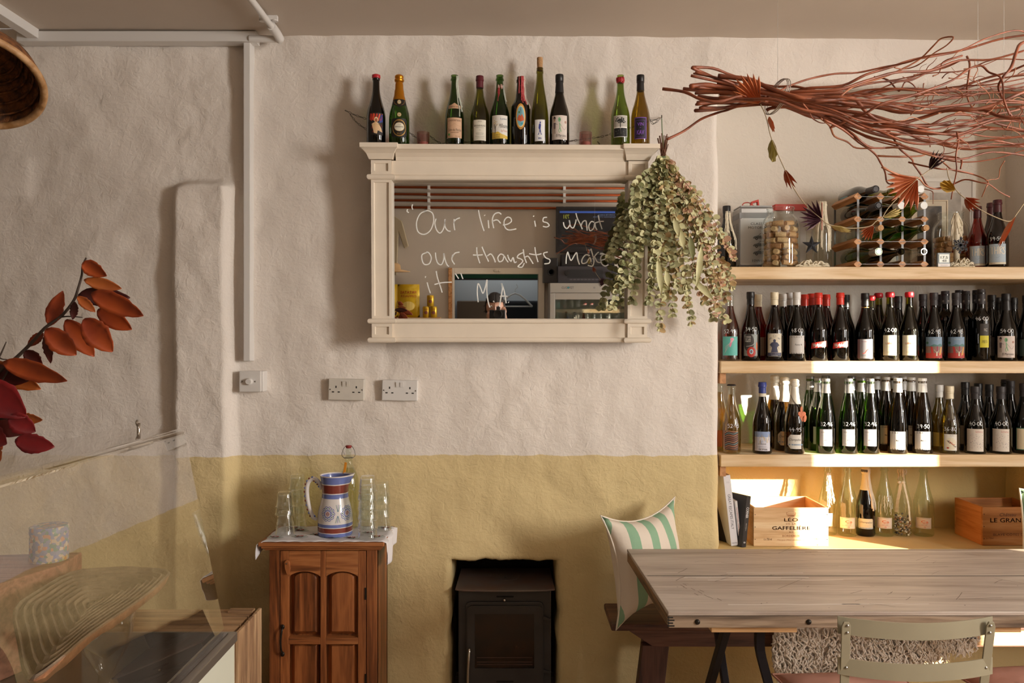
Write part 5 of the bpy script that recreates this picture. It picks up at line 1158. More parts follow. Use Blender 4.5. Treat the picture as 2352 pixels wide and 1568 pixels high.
# hanging waxy candle with a black snowflake
x, d = X(2200, 3.385), 3.395
T = thing('dripped_candle', 'tall candle smothered in cream wax drips, in front of the second cork jar', 'candle', (x, d, z1))
rr = random.Random(8); mb = MB().lathe([(.012, 0), (.011, .22), (.006, .235), (.001, .237)], 12, (x, d, z1))
for i in range(34):
    a = rr.uniform(0, 2*PI); z0 = z1+.235-.02*rr.random(); zb = z1+rr.uniform(.07, .19); sp = rr.uniform(.010, .024); pts = []
    for k in range(9): t = k/8; pts.append((x+(sp*min(1, .35+t))*math.cos(a+.1*math.sin(k)), d+(sp*.55*min(1, .3+t))*math.sin(a), z0+(zb-z0)*t))
    mb.tube(pts, [rr.uniform(.002, .0045) for _ in pts], 5)
mb.build('candle_wax', wx, T, smooth='all')
def star(px, py, d, R, r, n, lab, nm, glitter=None):
    c = P(px, py, d); T = thing(nm, lab, 'ornament', c); mb = MB()
    pts = [(c.x+(R if i % 2 == 0 else r)*math.sin(PI*i/n), c.y, c.z+(R if i % 2 == 0 else r)*math.cos(PI*i/n)) for i in range(2*n)]
    m = len(pts); mb.add(pts+[(c.x, c.y-.006, c.z), (c.x, c.y+.006, c.z)], [(i, (i+1) % m, m) for i in range(m)]+[((i+1) % m, i, m+1) for i in range(m)])
    mb.build('star_body', glitter or M('black_glitter', '#2a2b30', .28, .6, bump=.8, bscale=400), T)
    MB().tube([c+Vector((0, 0, R*.9)), c+Vector((.002, 0, R*.9+.03))], .0006, 4).build('hanging_thread', cm('#3a342e'), T)
    return c
star(1864, 563, 3.34, .042, .016, 5, 'black glittery five-pointed star propped by the purple paper leaf', 'star_ornament')
c = P(2206, 563, 3.352); T = thing('snowflake_ornament', 'black spiky snowflake hanging over the waxy candle', 'ornament', c)
mb = MB()
for i in range(12):
    a = PI*i/6+.1; L = .036 if i % 2 == 0 else .024; e = c+Vector((L*math.sin(a), 0, L*math.cos(a))); mb.beam(c, e, .0045, .003, (0, 1, 0))
    for s in (-.5, .5):
        q = c+(e-c)*.6; mb.beam(q, q+Vector((.012*math.sin(a+s), 0, .012*math.cos(a+s))), .003, .003, (0, 1, 0))
mb.build('snowflake_arms', MATS['black_glitter'], T)
# small thermo-hygrometer
xa, xb, za, zb = X(2152, 3.35), X(2181, 3.35), z1, Zc(580.5, 3.35)
T = thing('digital_thermometer', 'little white and grey digital thermometer reading 17.5 and 48', 'thermometer', ((xa+xb)/2, 3.355, z1))
MB().box(xa, xb, 3.345, 3.357, za, zb).build('case', M('thermometer_grey', '#8f9aa0', .4), T, bevel=.003)
MB().box(xa+.001, xb-.001, 3.343, 3.3455, za+.001, za+.014).build('foot_plate', m_pl, T, bevel=.001)
MB().box(xa+.006, xb-.006, 3.343, 3.3455, za+.019, zb-.007).build('screen', cm('#cfd3c6', .3), T)
A = Art(); A.layer = 3; w = xb-xa; A.text('17.5', w/2, .040, .016, '#5a625e', width=w*.56); A.text('48', w/2, .026, .014, '#5a625e', width=w*.36); A.text('ThermoPro', w/2, .007, .004, '#8a3a3a', width=w*.6)
A.build('display_print', plane((xa, 3.3425, za), (1, 0, 0), (0, 0, 1), (0, -1, 0)), T, local=False)
# picture frames leaning on the niche wall
def pframe(px0, px1, py0, d, fw, col, mcol, pic, lab):
    xa, xb, zt = X(px0, d), X(px1, d), Zc(py0, d); T = thing('picture_frame', lab, 'picture', ((xa+xb)/2, d, z1))
    for q in ((xa, xa+fw, z1, zt), (xb-fw, xb, z1, zt), (xa+fw, xb-fw, zt-fw, zt), (xa+fw, xb-fw, z1, z1+fw)): MB().box(q[0], q[1], d, d+.014, q[2], q[3]).build('frame_rail', M('frame_'+col.strip('#'), col, .45), T, bevel=.001)
    MB().box(xa+fw, xb-fw, d+.004, d+.006, z1+fw, zt-fw).build('mount', cm(mcol), T)
    m = .05 if xb-xa > .2 else .022; MB().box(xa+fw+m, xb-fw-m, d+.0025, d+.0045, z1+fw+m, zt-fw-m).build('picture', pic, T)
pframe(2104, 2241, 409, 3.672, .016, '#d8d2c8', '#cfc8be', M('pale_print', '#b9b0a4', .6, col2='#8f867a', vscale=9), 'white framed picture leaning on the niche wall behind the rack')
pframe(2094, 2178, 459, 3.650, .006, '#cbb89a', '#cdbfa6', M('sepia_photo', '#6a5f54', .5, col2='#2f2925', vscale=14), 'smaller cream mounted sepia photograph in front of the white frame')
# ------------------------------------------------------------------ wine rack
m_rk = WOOD('rack_wood', ['#9c6534', '#c08650', '#d59c66'], 'Y', rough=.5); m_zinc = M('zinc_strip', '#7d7e80', .5, .5)
RX = [X(p, 3.36) for p in (1971, 2023, 2073, 2124)]; RZ = [Zc(p, 3.36) for p in (451.5, 503.5, 555, 606)]
RZ[3] = S1+.014; st = (RZ[0]-RZ[3])/3; RZ = [RZ[3]+st*(3-i) for i in range(4)]
T = thing('wine_rack', 'wood and zinc wine rack with four rows, holding bottles on their sides', 'rack', (sum(RX)/4, 3.48, z1))
s = .025
dia = lambda x, z, a, b: MB().prism([(x-s*.72, z), (x, z-s*.72), (x+s*.72, z), (x, z+s*.72)], a, b, 'Y')
for zi in RZ:
    for xi in RX: dia(xi, zi, 3.362, 3.60).build('wood_bar', m_rk, T, bevel=.001)
for yy in (3.358, 3.604):
    for i in range(4):
        MB().box(RX[0], RX[3], yy-.0006, yy+.0006, RZ[i]-.0009, RZ[i]+.0009).build('cross_wire', m_zinc, T)
        for j in range(3): MB().box(RX[i]-.0045, RX[i]+.0045, yy-.001+.003*(1 if yy < 3.5 else -1), yy+.001+.003*(1 if yy < 3.5 else -1), RZ[j+1]+.011, RZ[j]-.011).build('zinc_strip', m_zinc, T)
def lying(col, row, kind, glass, cap, lab, dz=0.0, y0=3.62, label=None, H=.30, R=.037):
    x = (RX[col]+RX[col+1])/2 if col < 3 else RX[3]; z = (RZ[row-1]+s*.0+ (RZ[row]-RZ[row-1])/2-.004 if row > 0 else RZ[0]+R-.004)
    if row > 0: R = min(R, .0375)
    T = thing('wine_bottle', lab, 'bottle', (x, y0, z+dz), group='bottles lying in the wine rack', rot=(PI/2+.04*(1 if row == 0 else 0), 0, 0))
    me = bottle_body(kind, R, H, 22).copy(); me.materials.clear(); me.materials.append(GL[glass]); link('glass_body', me, T)
    rf = prof_r(kind, R, H)
    if cap in CAPM and cap != 'cork': lathe_part('capsule', [(rf(H*.84)+.0008, H*.84), (R*.41, H*.95), (R*.43, H-.002), (R*.4, H+.0006), (.0004, H+.0006)], CAPM[cap], T, 18)
    elif cap == 'cork': lathe_part('cork_stopper', [(R*.3, H-.01), (R*.34, H+.012), (R*.33, H+.02), (.0004, H+.0205)], CAPM['cork'], T, 14)
    elif cap == 'sleeve': lathe_part('capsule', [(rf(H*.78)+.0008, H*.78), (R*.40, H*.92), (R*.43, H*.99), (R*.40, H*1.0)], CAPM['matt'], T, 18)
    elif cap == 'foilsleeve': lathe_part('capsule', [(rf(H*.80)+.0012, H*.80), (R*.42, H*.92), (R*.45, H*.99), (R*.40, H*1.0)], M('silver_foil', '#b9bab8', .3, .9), T, 18)
    if label:
        A = Art(); A.rect(-.035, .035, 0, .08, label); A.build('paper_label', cyl(R, .03, -.6), T)
lying(0, 0, 'burgundy', 'dark', 'sleeve', 'open dark bottle with blue label lying on top of the rack, left', label='#8db4bb', y0=3.60)
lying(1, 0, 'burgundy', 'olive', 'none', 'olive bottle lying on top of the rack behind the large orange leaf', y0=3.66)
lying(2, 0, 'burgundy', 'olive', 'white', 'olive bottle with white cap lying on top of the rack, right', y0=3.60)
rows = [[('dark', 'sleeve', 'open dark-necked bottle, upper row left'), ('dark', 'white', 'white-capped bottle, upper row middle'), ('brightgreen', 'white', 'bright green white-capped bottle, upper row right')],
        [('clear', 'cork', 'clear bottle with cork, middle row left'), ('green', 'none', 'open dark green bottle, middle row centre'), ('green', 'cork', 'green bottle with orange cork, middle row right')],
        [('green', 'foilsleeve', 'green bottle with torn silver foil, bottom row left'), ('dark', 'crown_', 'dark bottle with glass lip, bottom row middle'), ('clear', 'none', 'clear empty bottle, bottom row right')]]
for r in range(3):
    for c in range(3):
        g, cp, lb = rows[r][c]; lying(c, r+1, 'burgundy', g, cp, lb+' of the rack', y0=3.575)
# ------------------------------------------------------------------ hanging willow bundle (about 1.65 m from the camera, below the ceiling)
m_tw = M('willow_bark', '#9a5231', .5, col2='#6b341d', vscale=22, bump=.25, bscale=90); m_tw2 = M('pale_willow', '#b5744f', .55, col2='#96573a', vscale=22)
YT = 1.65
def Z4(p, d): return P(1500+p[0]/2.7606, 50+p[1]/2.7606, d)
def Z5(p, d): return P(1880+p[0]/3.646, 50+p[1]/3.646, d)
TW = thing('willow_bundle', 'bundle of rust-brown curly willow branches hung horizontally from the ceiling', 'branches', (1.0, YT, 1.98))
TWL = [
 ([(60,425),(200,445),(300,490),(420,505),(560,470),(700,500),(780,520),(900,560),(1010,580),(1150,600),(1300,650),(1450,700),(1600,760),(1750,775),(1900,740),(2050,690),(2200,680),(2400,690),(2650,650)], 3.3, -.03),
 ([(245,290),(330,330),(450,380),(600,430),(760,450),(950,460),(1200,450),(1400,480),(1650,470),(1800,440),(1950,410),(2100,360),(2250,320),(2400,260),(2600,230)], 3.6, .02),
 ([(250,288),(380,295),(500,340),(640,380),(760,410),(900,410),(1050,440),(1200,430),(1330,400),(1450,380),(1600,370),(1700,330),(1850,290),(1960,240)], 3.2, .05),
 ([(410,345),(520,355),(620,370),(760,430),(900,475),(1000,490),(1180,480),(1300,500),(1500,530),(1700,570),(1900,550),(2100,560),(2200,600),(2400,612),(2650,600)], 5.2, -.05),
 ([(235,410),(330,400),(480,420),(640,440),(800,470),(940,500),(1050,500),(1200,490),(1280,490),(1340,560),(1420,620),(1550,645),(1700,610),(1850,565),(2000,560),(2150,530),(2300,465),(2400,430),(2600,380)], 5.0, -.06),
 ([(190,425),(350,440),(500,450),(700,470),(850,520),(1000,560),(1120,560),(1250,575),(1400,620),(1550,680),(1700,700),(1900,720),(2000,770),(2150,750),(2400,800),(2600,830)], 3.6, 0),
 ([(285,475),(420,490),(560,480),(720,500),(850,540),(1000,600),(1100,610),(1250,640),(1380,700),(1480,720),(1600,705),(1750,660),(1900,590),(2050,600),(2200,650),(2400,700)], 4.6, .04),
 ([(265,563),(400,555),(520,530),(640,500),(760,470),(900,440),(1000,420),(1200,405),(1350,335),(1500,290),(1650,240),(1850,205),(2000,170),(2200,110),(2400,80),(2600,60)], 3.8, .05),
 ([(295,545),(450,545),(600,530),(740,525),(900,545),(1100,620),(1250,700),(1320,760),(1400,800),(1600,795),(1750,830),(1850,850),(1950,870),(1950,930)], 3.2, -.02),
 ([(90,745),(200,690),(300,620),(400,580),(470,560),(560,530),(700,500),(800,440),(880,400),(1000,360),(1150,330),(1300,322),(1450,290),(1600,260),(1750,215),(1950,180),(2100,110),(2290,55),(2400,80)], 2.8, .0),
 ([(720,560),(760,545),(860,540),(1000,550),(1150,520),(1300,530),(1380,600),(1480,650),(1600,700),(1800,712),(1900,680),(2050,650),(2200,600)], 3.6, .03),
 ([(1180,480),(1240,430),(1300,400),(1450,355),(1600,290),(1700,230),(1780,150),(1830,105),(1905,98),(1860,150),(1780,200),(1700,262),(1640,290),(1580,300),(1530,290)], 2.2, -.02),
 ([(1120,670),(1200,640),(1270,600),(1330,590),(1450,520),(1600,480),(1750,430),(1900,370),(2000,300),(2080,278),(2130,320),(2200,350),(2220,420),(2225,500),(2260,590)], 3.0, -.07),
 ([(1060,610),(1120,660),(1150,725),(1230,760),(1290,800),(1420,800),(1560,800),(1700,830),(1800,860)], 2.2, -.04),
 ([(1080,620),(1200,680),(1300,760),(1400,830),(1440,890),(1470,950),(1480,1010),(1500,1028),(1525,1025)], 2.5, -.05),
 ([(1400,640),(1500,700),(1560,800),(1640,870),(1650,900),(1700,970),(1740,1040),(1790,1058),(1900,1030),(1980,1000),(2080,1020),(2130,1030),(2200,1080),(2260,1110)], 2.3, .02),
 ([(1420,850),(1560,855),(1700,850),(1760,830),(1850,900),(1900,940),(2000,960),(2090,990),(2125,1020),(2110,1050),(2085,1110)], 2.1, .04),
 ([(1925,700),(1935,760),(1920,850),(1925,940),(1905,1040),(1890,1125)], 1.9, -.03),
 ([(1400,350),(1490,370),(1560,440),(1600,380),(1650,400),(1680,450),(1685,470)], 1.9, .05),
 ([(2400,120),(2330,140),(2300,200),(2270,290),(2220,350),(2190,410),(2210,470),(2250,560),(2280,610)], 3.6, -.02),
 ([(1990,220),(2008,270),(2000,350),(1990,430),(2000,500),(2040,560),(2100,590)], 2.4, .03),
 ([(1960,215),(1860,250),(1740,320),(1640,370),(1560,380),(1500,400),(1400,440),(1300,460)], 2.2, .05),
 ([(950,520),(985,560),(1010,610),(1060,640),(1100,640)], 1.6, -.06), ([(1620,890),(1700,910),(1800,930),(1850,935),(1920,940),(2030,965)], 2.0, -.01),
 ([(1450,920),(1530,960),(1600,980),(1680,990),(1730,1040),(1800,1060),(1860,1050)], 2.3, -.03)]
rt = random.Random(11); first = True
def twig(pts, r, name='willow_branch', mat=None, taper=.45):
    sp = smooth_pts(pts, 4); m = len(sp)
    rad = [r*(1-taper*(i/m))*(1+.07*math.sin(i*1.7)) for i in range(m)]
    return MB().tube(sp, rad, 6).build(name, mat or m_tw, TW, smooth='all')
def conv(pts, off, fn=Z4):
    d0 = YT+off; ph = rt.uniform(0, 6)
    return [fn(p, d0+.030*math.sin(ph+i*.7)+rt.uniform(-.006, .006)) for i, p in enumerate(pts)]
for pts, r, off in TWL: twig(conv(pts, off), r*.00098, mat=m_tw if r > 2.4 else rt.choice([m_tw, m_tw2]))
# the close-packed rest of the bundle, following the same sheaf
tops = [(250,300),(420,350),(600,400),(780,430),(950,445),(1150,430),(1350,370),(1550,330),(1750,300),(1950,260),(2150,230),(2400,200)]
bots = [(290,545),(420,520),(600,515),(780,520),(950,575),(1150,640),(1350,740),(1550,800),(1750,840),(1950,860),(2150,850),(2400,830)]
for k in range(26):
    f = rt.random(); g = min(1, max(0, f+rt.uniform(-.35, .35))); i0 = rt.choice([0, 0, 1, 2, 3]); pts = []
    for i in range(i0, 12):
        t = i/11; u = f+(g-f)*t; a, b = tops[i], bots[i]; wob = (8+26*t)
        pts.append((a[0]+(b[0]-a[0])*u+rt.uniform(-20, 20), a[1]+(b[1]-a[1])*u+rt.uniform(-wob, wob)))
    twig(conv(pts, rt.uniform(-.07, .08)), rt.uniform(.0019, .0036))
for k in range(52):       # curly tips among the right-hand half
    x = rt.uniform(1500, 2330); y = rt.uniform(330, 860); an = rt.uniform(-1.1, 1.1); pts = [(x, y)]
    for i in range(rt.randint(4, 8)):
        an += rt.uniform(-.9, .9); x += 42*math.cos(an); y += 42*math.sin(an)*.8; pts.append((x, y))
    twig(conv(pts, rt.uniform(-.10, .10)), rt.uniform(.0007, .0014), 'twig', rt.choice([m_tw2, m_tw2, m_tw]), .6)
for pts in ([(1760,520),(1780,460),(1740,480),(1760,560)], [(2230,880),(2200,930),(2190,990),(2140,1000),(2110,1010)], [(1970,300),(2080,280),(2180,240),(2240,210)], [(1560,560),(1640,500),(1760,460),(1790,400)], [(2300,290),(2280,340),(2230,380),(2220,420)], [(1720,1060),(1770,1075),(1775,1110),(1775,1155)]): twig(conv(pts, .02), .0011, 'twig', m_tw2)
# clear line that binds and carries the bundle
m_line = GLASS('nylon_line', (.85, .87, .88), base=.25)
for k, dx in enumerate((0, 9, 20)):
    c = Z4((775+dx, 465), YT); MB().tube([(c.x+.004*math.sin(a), c.y+.072*math.cos(a), c.z-.004+.030*math.sin(a)) for a in [2*PI*i/20 for i in range(21)]], .0009, 4).build('binding_wire', M('binding_wire', '#9a8f88', .4, .5), TW)
for p in ((790, 440), (2225, 400), (2060, 540)):
    c = Z4(p, YT); MB().tube([c, (c.x, c.y, 2.765)], .0006, 4).build('hanging_line', m_line, TW)
# ------------------------------------------------------------------ garland of folded paper leaves
YG = 1.60
G_ = thing('paper_leaf_garland', 'string garland of folded autumn paper leaves draped from the willow bundle', 'garland', P(1900, 500, YG))
pc = {'orange': M('orange_paper', '#b9693f', .6, vary=.08, vscale=30), 'rust': M('rust_paper', '#9a4a28', .6, vary=.08, vscale=30), 'olive': M('olive_paper', '#9c8f54', .6, vary=.1, vscale=30), 'mustard': M('mustard_paper', '#b08a34', .6, vary=.1, vscale=30),
      'plum': M('plum_paper', '#4f2b38', .6, vary=.1, vscale=30), 'maroon': M('maroon_paper', '#38161a', .6), 'straw': M('straw_paper', '#b8a468', .6)}
def fan(bx, by, ex, ey, spread, col, n=8, d=YG, tip=.25, curve=.35, tilt=0.0, lab=None):
    """accordion-folded leaf: hinge point and far tip in the picture plane of distance d"""
    b = P(bx, by, d); e = P(ex, ey, d); ax = (e-b); L = ax.length; u = ax.normalized(); v = Vector((0, -1, 0)).cross(u).normalized(); nrm = Vector((0, -1, 0))
    nrm = (nrm*math.cos(tilt)+v*math.sin(tilt)).normalized(); v = u.cross(nrm).normalized()
    vs_ = []; m = 2*n
    for i in range(m+1):
        t = i/m*2-1; a = t*spread; h = .0035*(1 if i % 2 else -1); f = 1-curve*abs(t)**1.4
        ln = L*f*(1 if i % 2 else 1-tip*.55)
        dv = u*math.cos(a)+v*math.sin(a)
        vs_ += [b+dv*.004+nrm*h*.15, b+dv*ln*.55+nrm*h, b+dv*ln+nrm*h*.6]
    fs = []
    for i in range(m):
        for k in range(2): fs.append([3*i+k, 3*i+k+1, 3*i+k+4, 3*i+k+3])
    q = MB().add(vs_, fs); o = q.build('paper_leaf', pc[col], G_, solid=.0008, fixn=False)
    if lab: o['label'] = lab
for a in [(1747,239,1694,176,.72,'orange',8,YG,.5,.25,.0,'large orange folded leaf at the bundle'), (1766,264,1776,306,.30,'orange',4,YG,.6,.3,.7,'small orange leaf'), (1773,317,1776,375,.42,'olive',4,YG,.1,.5,.3,'olive leaf'), (1802,387,1822,435,.42,'rust',4,YG,.7,.2,.2,'rust leaf'),
          (1889,504,1836,486,1.05,'plum',9,YG,.7,.18,.0,'large plum-coloured leaf'), (1905,517,1956,533,.22,'straw',4,YG,.3,.3,.5,'narrow straw-coloured leaf'), (2008,516,1981,550,.55,'orange',6,YG,.5,.2,.0,'orange leaf by the rack'), (2026,500,2072,482,.28,'straw',4,YG,.3,.3,.3,'narrow pale leaf'),
          (2108,410,2046,462,.95,'orange',9,YG,.6,.12,.0,'large bright orange leaf over the rack'), (2134,391,2165,348,.50,'maroon',5,YG,.8,.15,.0,'dark maroon leaf'), (2197,437,2158,420,.62,'mustard',5,YG,.1,.45,.0,'mustard leaf'),
          (2214,453,2248,480,.62,'rust',6,YG,.55,.2,.0,'rust leaf right of the rack'), (2334,494,2290,568,.16,'orange',4,YG,.5,.3,.5,'long thin orange leaf at the right')]: fan(*a[:11], lab=a[11])
m_string = M('cotton_string', '#b3a183', .8)
for pts in ([(1747,239),(1760,270),(1770,312),(1785,350),(1803,390),(1822,430),(1850,470),(1888,504),(1906,516),(1950,524),(1996,520),(2012,508),(2026,500),(2040,478),(2075,440),(2108,410),(2134,391)], [(2175,385),(2180,410),(2197,437),(2214,453),(2250,480),(2290,500),(2320,508),(2336,490),(2360,455)], [(2134,391),(2150,370)]):
    MB().tube(smooth_pts([P(a, b, YG) for a, b in pts], 5), .0010, 5).build('string', m_string, G_, smooth='all')
# ------------------------------------------------------------------ steel chain behind the bottles
CH = thing('steel_chain', 'thin steel chain looped behind the bottles on the mirror and hooked to the wall', 'chain', P(1150, 320, 3.27))
m_ch = M('chain_steel', '#77736c', .38, .85)
lk = None
def chain(pts, d):
    global lk
    sp = smooth_pts([P(a, b, d(a)) for a, b in pts], 12); pos = [sp[0]]; acc = 0; step = .0135
    for a, b in zip(sp[:-1], sp[1:]):
        acc += (b-a).length
        if acc >= step: pos.append(b); acc = 0
    for i in range(len(pos)-1):
        c = (pos[i]+pos[i+1])/2; t = (pos[i+1]-pos[i]).normalized()
        if lk is None:
            w_, l_ = .0034, .0075; ring = [(w_*math.cos(q), 0, l_*math.sin(q)) for q in [2*PI*j/12 for j in range(12)]]
            o = MB().tube(ring, .0012, 5, closed=True).build('chain_link', m_ch, CH, smooth='all', local=True); lk = o.data
        else: o = link('chain_link', lk, CH)
        o.location = c-LOC[CH]; q = t.to_track_quat('Z', 'Y'); o.rotation_euler = (q @ Matrix.Rotation((PI/2 if i % 2 else 0)+.6, 3, 'Z').to_quaternion()).to_euler()
dd = lambda a: 3.275
chain([(792, 253), (815, 264), (845, 275), (862, 290)], dd); chain([(804, 262), (820, 282), (846, 300)], dd)
chain([(938, 303), (955, 315), (975, 328), (1005, 331), (1040, 326), (1065, 326), (1095, 328), (1150, 330), (1230, 330), (1300, 325), (1345, 319), (1385, 313), (1425, 300), (1465, 288), (1492, 278), (1520, 272)], dd)
chain([(985, 310), (1000, 322), (1015, 331)], dd); chain([(1492, 272), (1500, 285), (1512, 276)], dd); chain([(1370, 322), (1380, 334)], dd)
# ribbed pink candle glasses
for px, lab in ((972, 'pink ribbed tealight glass between the champagne and the cider bottle'), (1345, 'pink ribbed tealight glass beside the bottle with the long black capsule')):
    d = 3.20; T = thing('candle_glass', lab, 'candle holder', (X(px, d), d, MTZ+.0015)); R = .0245; H = .062; n = 60; mb = MB()
    rows_ = [(.9, 0), (1, .004), (1.0, H*.5), (1.0, H), (.9, H), (.88, .008)]
    b0 = [[(R*f*(1+(.05*math.cos(20*2*PI*k/n) if i < 4 else 0))*math.cos(2*PI*k/n), R*f*(1+(.05*math.cos(20*2*PI*k/n) if i < 4 else 0))*math.sin(2*PI*k/n), z) for k in range(n)] for i, (f, z) in enumerate(rows_)]
    for i in range(len(b0)-1): mb.add(b0[i]+b0[i+1], [(q, (q+1) % n, n+(q+1) % n, n+q) for q in range(n)])
    mb.build('glass', GLASS('pink_glass', (.84, .66, .64), base=.08), T, smooth='all', local=True)
    MB().lathe([(R*.8, .009), (R*.8, .022), (.001, .023)], 18).build('candle', M('pink_wax', '#c98f88', .6), T, smooth=True, local=True)
# ------------------------------------------------------------------ hanging eucalyptus bunch
EU = thing('eucalyptus_bunch', 'hanging bunch of dried eucalyptus tied with green string beside the mirror', 'dried plant', P(1525, 370, 3.13))
re_ = random.Random(21); hub = P(1524, 368, 3.14)
m_st = M('dry_stem', '#6f4a36', .7); leafm = [M('eucalyptus_sage', '#aeb088', .6, vary=.2, vscale=25), M('eucalyptus_pale', '#d0cd9f', .6, vary=.15, vscale=25), M('eucalyptus_olive', '#83865a', .6, vary=.2, vscale=25), M('eucalyptus_tan', '#c7a878', .65, vary=.2, vscale=25), M('eucalyptus_rose', '#cfa68c', .65, vary=.2, vscale=25)]
ends = [(1405,712),(1440,660),(1395,600),(1450,700),(1425,560),(1470,610),(1455,500),(1490,700),(1515,765),(1500,640),(1530,690),(1545,730),(1560,670),(1585,700),(1590,748),(1600,640),(1620,700),(1610,560),(1640,740),(1668,745),(1650,670),(1640,600),(1672,690),(1680,640),(1665,560),(1690,600),(1575,590),(1540,600),(1480,560),(1625,520),(1600,500),(1520,560),(1645,545),(1685,665),(1470,470),(1655,715),(1560,520),(1590,450)]
protos = []
def leafmesh(r, el, m, i):
    n = 8; vs_ = [(0, 0, 0)]
    for k in range(n): a = 2*PI*k/n; vs_.append((r*(1+(1+el)*math.cos(a)), r*math.sin(a)*(1-.15*math.cos(a)), r*.28*abs(math.sin(a))+r*.12*math.cos(a)))
    vs_[0] = (r*.9, 0, -.0005)
    me = bpy.data.meshes.new('leaf'); me.from_pydata([(v[0], v[1], v[2]) for v in vs_], [], [(0, 1+k, 1+(k+1) % n) for k in range(n)]); me.materials.append(m)
    me.polygons.foreach_set('use_smooth', [True]*n); return me
for i, m in enumerate(leafmesh(1, 0, leafm[0], 0) and leafm): protos.append([leafmesh(.0118, .12, m, i), leafmesh(.0095, .3, m, i), leafmesh(.0060, .2, m, i)])
stuff = [MB(), MB(), MB(), MB(), MB()]; nl = 0; cand = []
for ei, (ex, ey) in enumerate(ends):
    dy = re_.uniform(-.10, .09); d1 = 3.12+dy; e = P(ex, ey, min(d1, 3.2)); mid = P(1524+(ex-1524)*.62+re_.uniform(-22, 22), 368+(ey-368)*.45, 3.12+dy*.8)
    pts = smooth_pts([hub+Vector((re_.uniform(-.008, .008), re_.uniform(-.01, .01), .05*re_.random())), hub+(mid-hub)*.3, mid, mid+(e-mid)*.6, e], 6)
    MB().tube(pts, [.0016*(1-.7*i/len(pts)) for i in range(len(pts))], 4).build('stem', m_st, EU, smooth='all')
    right = ex > 1595; L = sum((b-a).length for a, b in zip(pts[:-1], pts[1:])); m = int(L/.0125)
    for j in range(m):
        t = .14+.86*j/m; q = pts[min(int(t*(len(pts)-1)), len(pts)-2)]; dirv = (pts[min(int(t*(len(pts)-1))+1, len(pts)-1)]-q).normalized()
        for s in (0, 1, 2):
            a = j*1.5+s*PI*2/3+re_.uniform(-.4, .4); side = (dirv.orthogonal() @ Matrix.Rotation(a, 3, dirv)).normalized() if False else (Matrix.Rotation(a, 3, dirv) @ dirv.orthogonal()).normalized()
            out = side+dirv*re_.uniform(.1, .7)+Vector((0, -.1, -.2)); out = Vector((out.x, out.y*.4, out.z)).normalized()
            if right: mi = re_.choice([3, 4, 4, 1, 3, 0, 1]) if re_.random() < .75 else 1
            else: mi = re_.choice([0, 0, 2, 1, 1]) if ex < 1500 else re_.choice([1, 1, 0, 1, 3])
            sz = (2 if right and re_.random() < .7 else re_.choice([0, 0, 1])) if t < .85 else re_.choice([1, 2])
            cand.append((q+side*.002, out, side, mi, sz))
# a few long pointed dry leaves in the middle
cand.sort(key=lambda c: (c[4], c[0].y))
for k, (q, out, side, mi, sz) in enumerate(cand):
    xax = out; zax = Vector((re_.gauss(.25, .55), -1, re_.gauss(.15, .5))); zax = (zax-xax*zax.dot(xax)).normalized()
    yax = zax.cross(xax).normalized(); R3 = Matrix((xax, yax, zax)).transposed(); me = protos[mi][sz]
    if q.y > 3.235: q = Vector((q.x, 3.235, q.z))
    if k < 296:
        o = link('leaf', me, EU); o.location = q-LOC[EU]; o.rotation_euler = R3.to_euler()
    else:
        sc_ = re_.uniform(.8, 1.15); stuff[mi].add([q+R3 @ (v.co*sc_) for v in me.vertices], [list(p.vertices) for p in me.polygons])
allm = MB()
for mi, sb in enumerate(stuff): allm.add(sb.v, sb.f, mi)
o = allm.build('leaves', leafm, EU, smooth='all', fixn=False); o['kind'] = 'stuff'
for (bx, by, ex, ey) in ((1560,520,1572,575),(1612,560,1600,660),(1585,540,1592,600),(1510,590,1520,680),(1590,640,1640,690),(1530,620,1535,660),(1548,500,1560,545)):
    b, e = P(bx, by, 3.02), P(ex, ey, 3.0); u = (e-b); v = u.cross(Vector((0, 1, .2))).normalized()*.012; q = []
    for i in range(8): t = i/7; w_ = math.sin(PI*min(t*1.05, 1))**.8; q += [b+u*t-v*w_+Vector((0, -.004*w_, 0)), b+u*t+Vector((0, .003, 0)), b+u*t+v*w_+Vector((0, -.006*w_, 0))]
    MB().add(q, [(3*i+k, 3*i+k+1, 3*i+k+4, 3*i+k+3) for i in range(7) for k in range(2)]).build('long_leaf', leafm[2 if bx % 2 else 1], EU, smooth='all', fixn=False, label='long pointed dry leaf')
m_gs = M('green_string', '#6f8a62', .8)
for i in range(14):
    a = re_.uniform(-.022, .006) if i < 5 else re_.uniform(-.010, .010); tp = hub+Vector((a*2.0, re_.uniform(-.01, .01), .055+.05*re_.random()*(1 if i > 4 else .9)))
    MB().tube([hub+Vector((a*.2, 0, -.03)), hub+Vector((a*.6, 0, .02)), tp], .0019 if i > 4 else .003, 5).build('cut_stem', m_st, EU, smooth='all')
for k in range(4): MB().tube([(hub.x+.012*math.cos(q), hub.y+.012*math.sin(q), hub.z+.012-.003*k) for q in [2*PI*i/14 for i in range(15)]], .0014, 4).build('string_wrap', m_gs, EU, smooth='all')
MB().tube(smooth_pts([P(1520, 272, 3.26), P(1521, 300, 3.24), P(1523, 330, 3.18), hub+Vector((0, 0, .02))], 4), .0020, 5).build('hanging_string', m_gs, EU, smooth='all')
MB().tube([P(1520, 270, 3.33), P(1520, 270, 3.25), P(1520, 264, 3.245)], .0022, 6).build('nail', m_ch, EU)
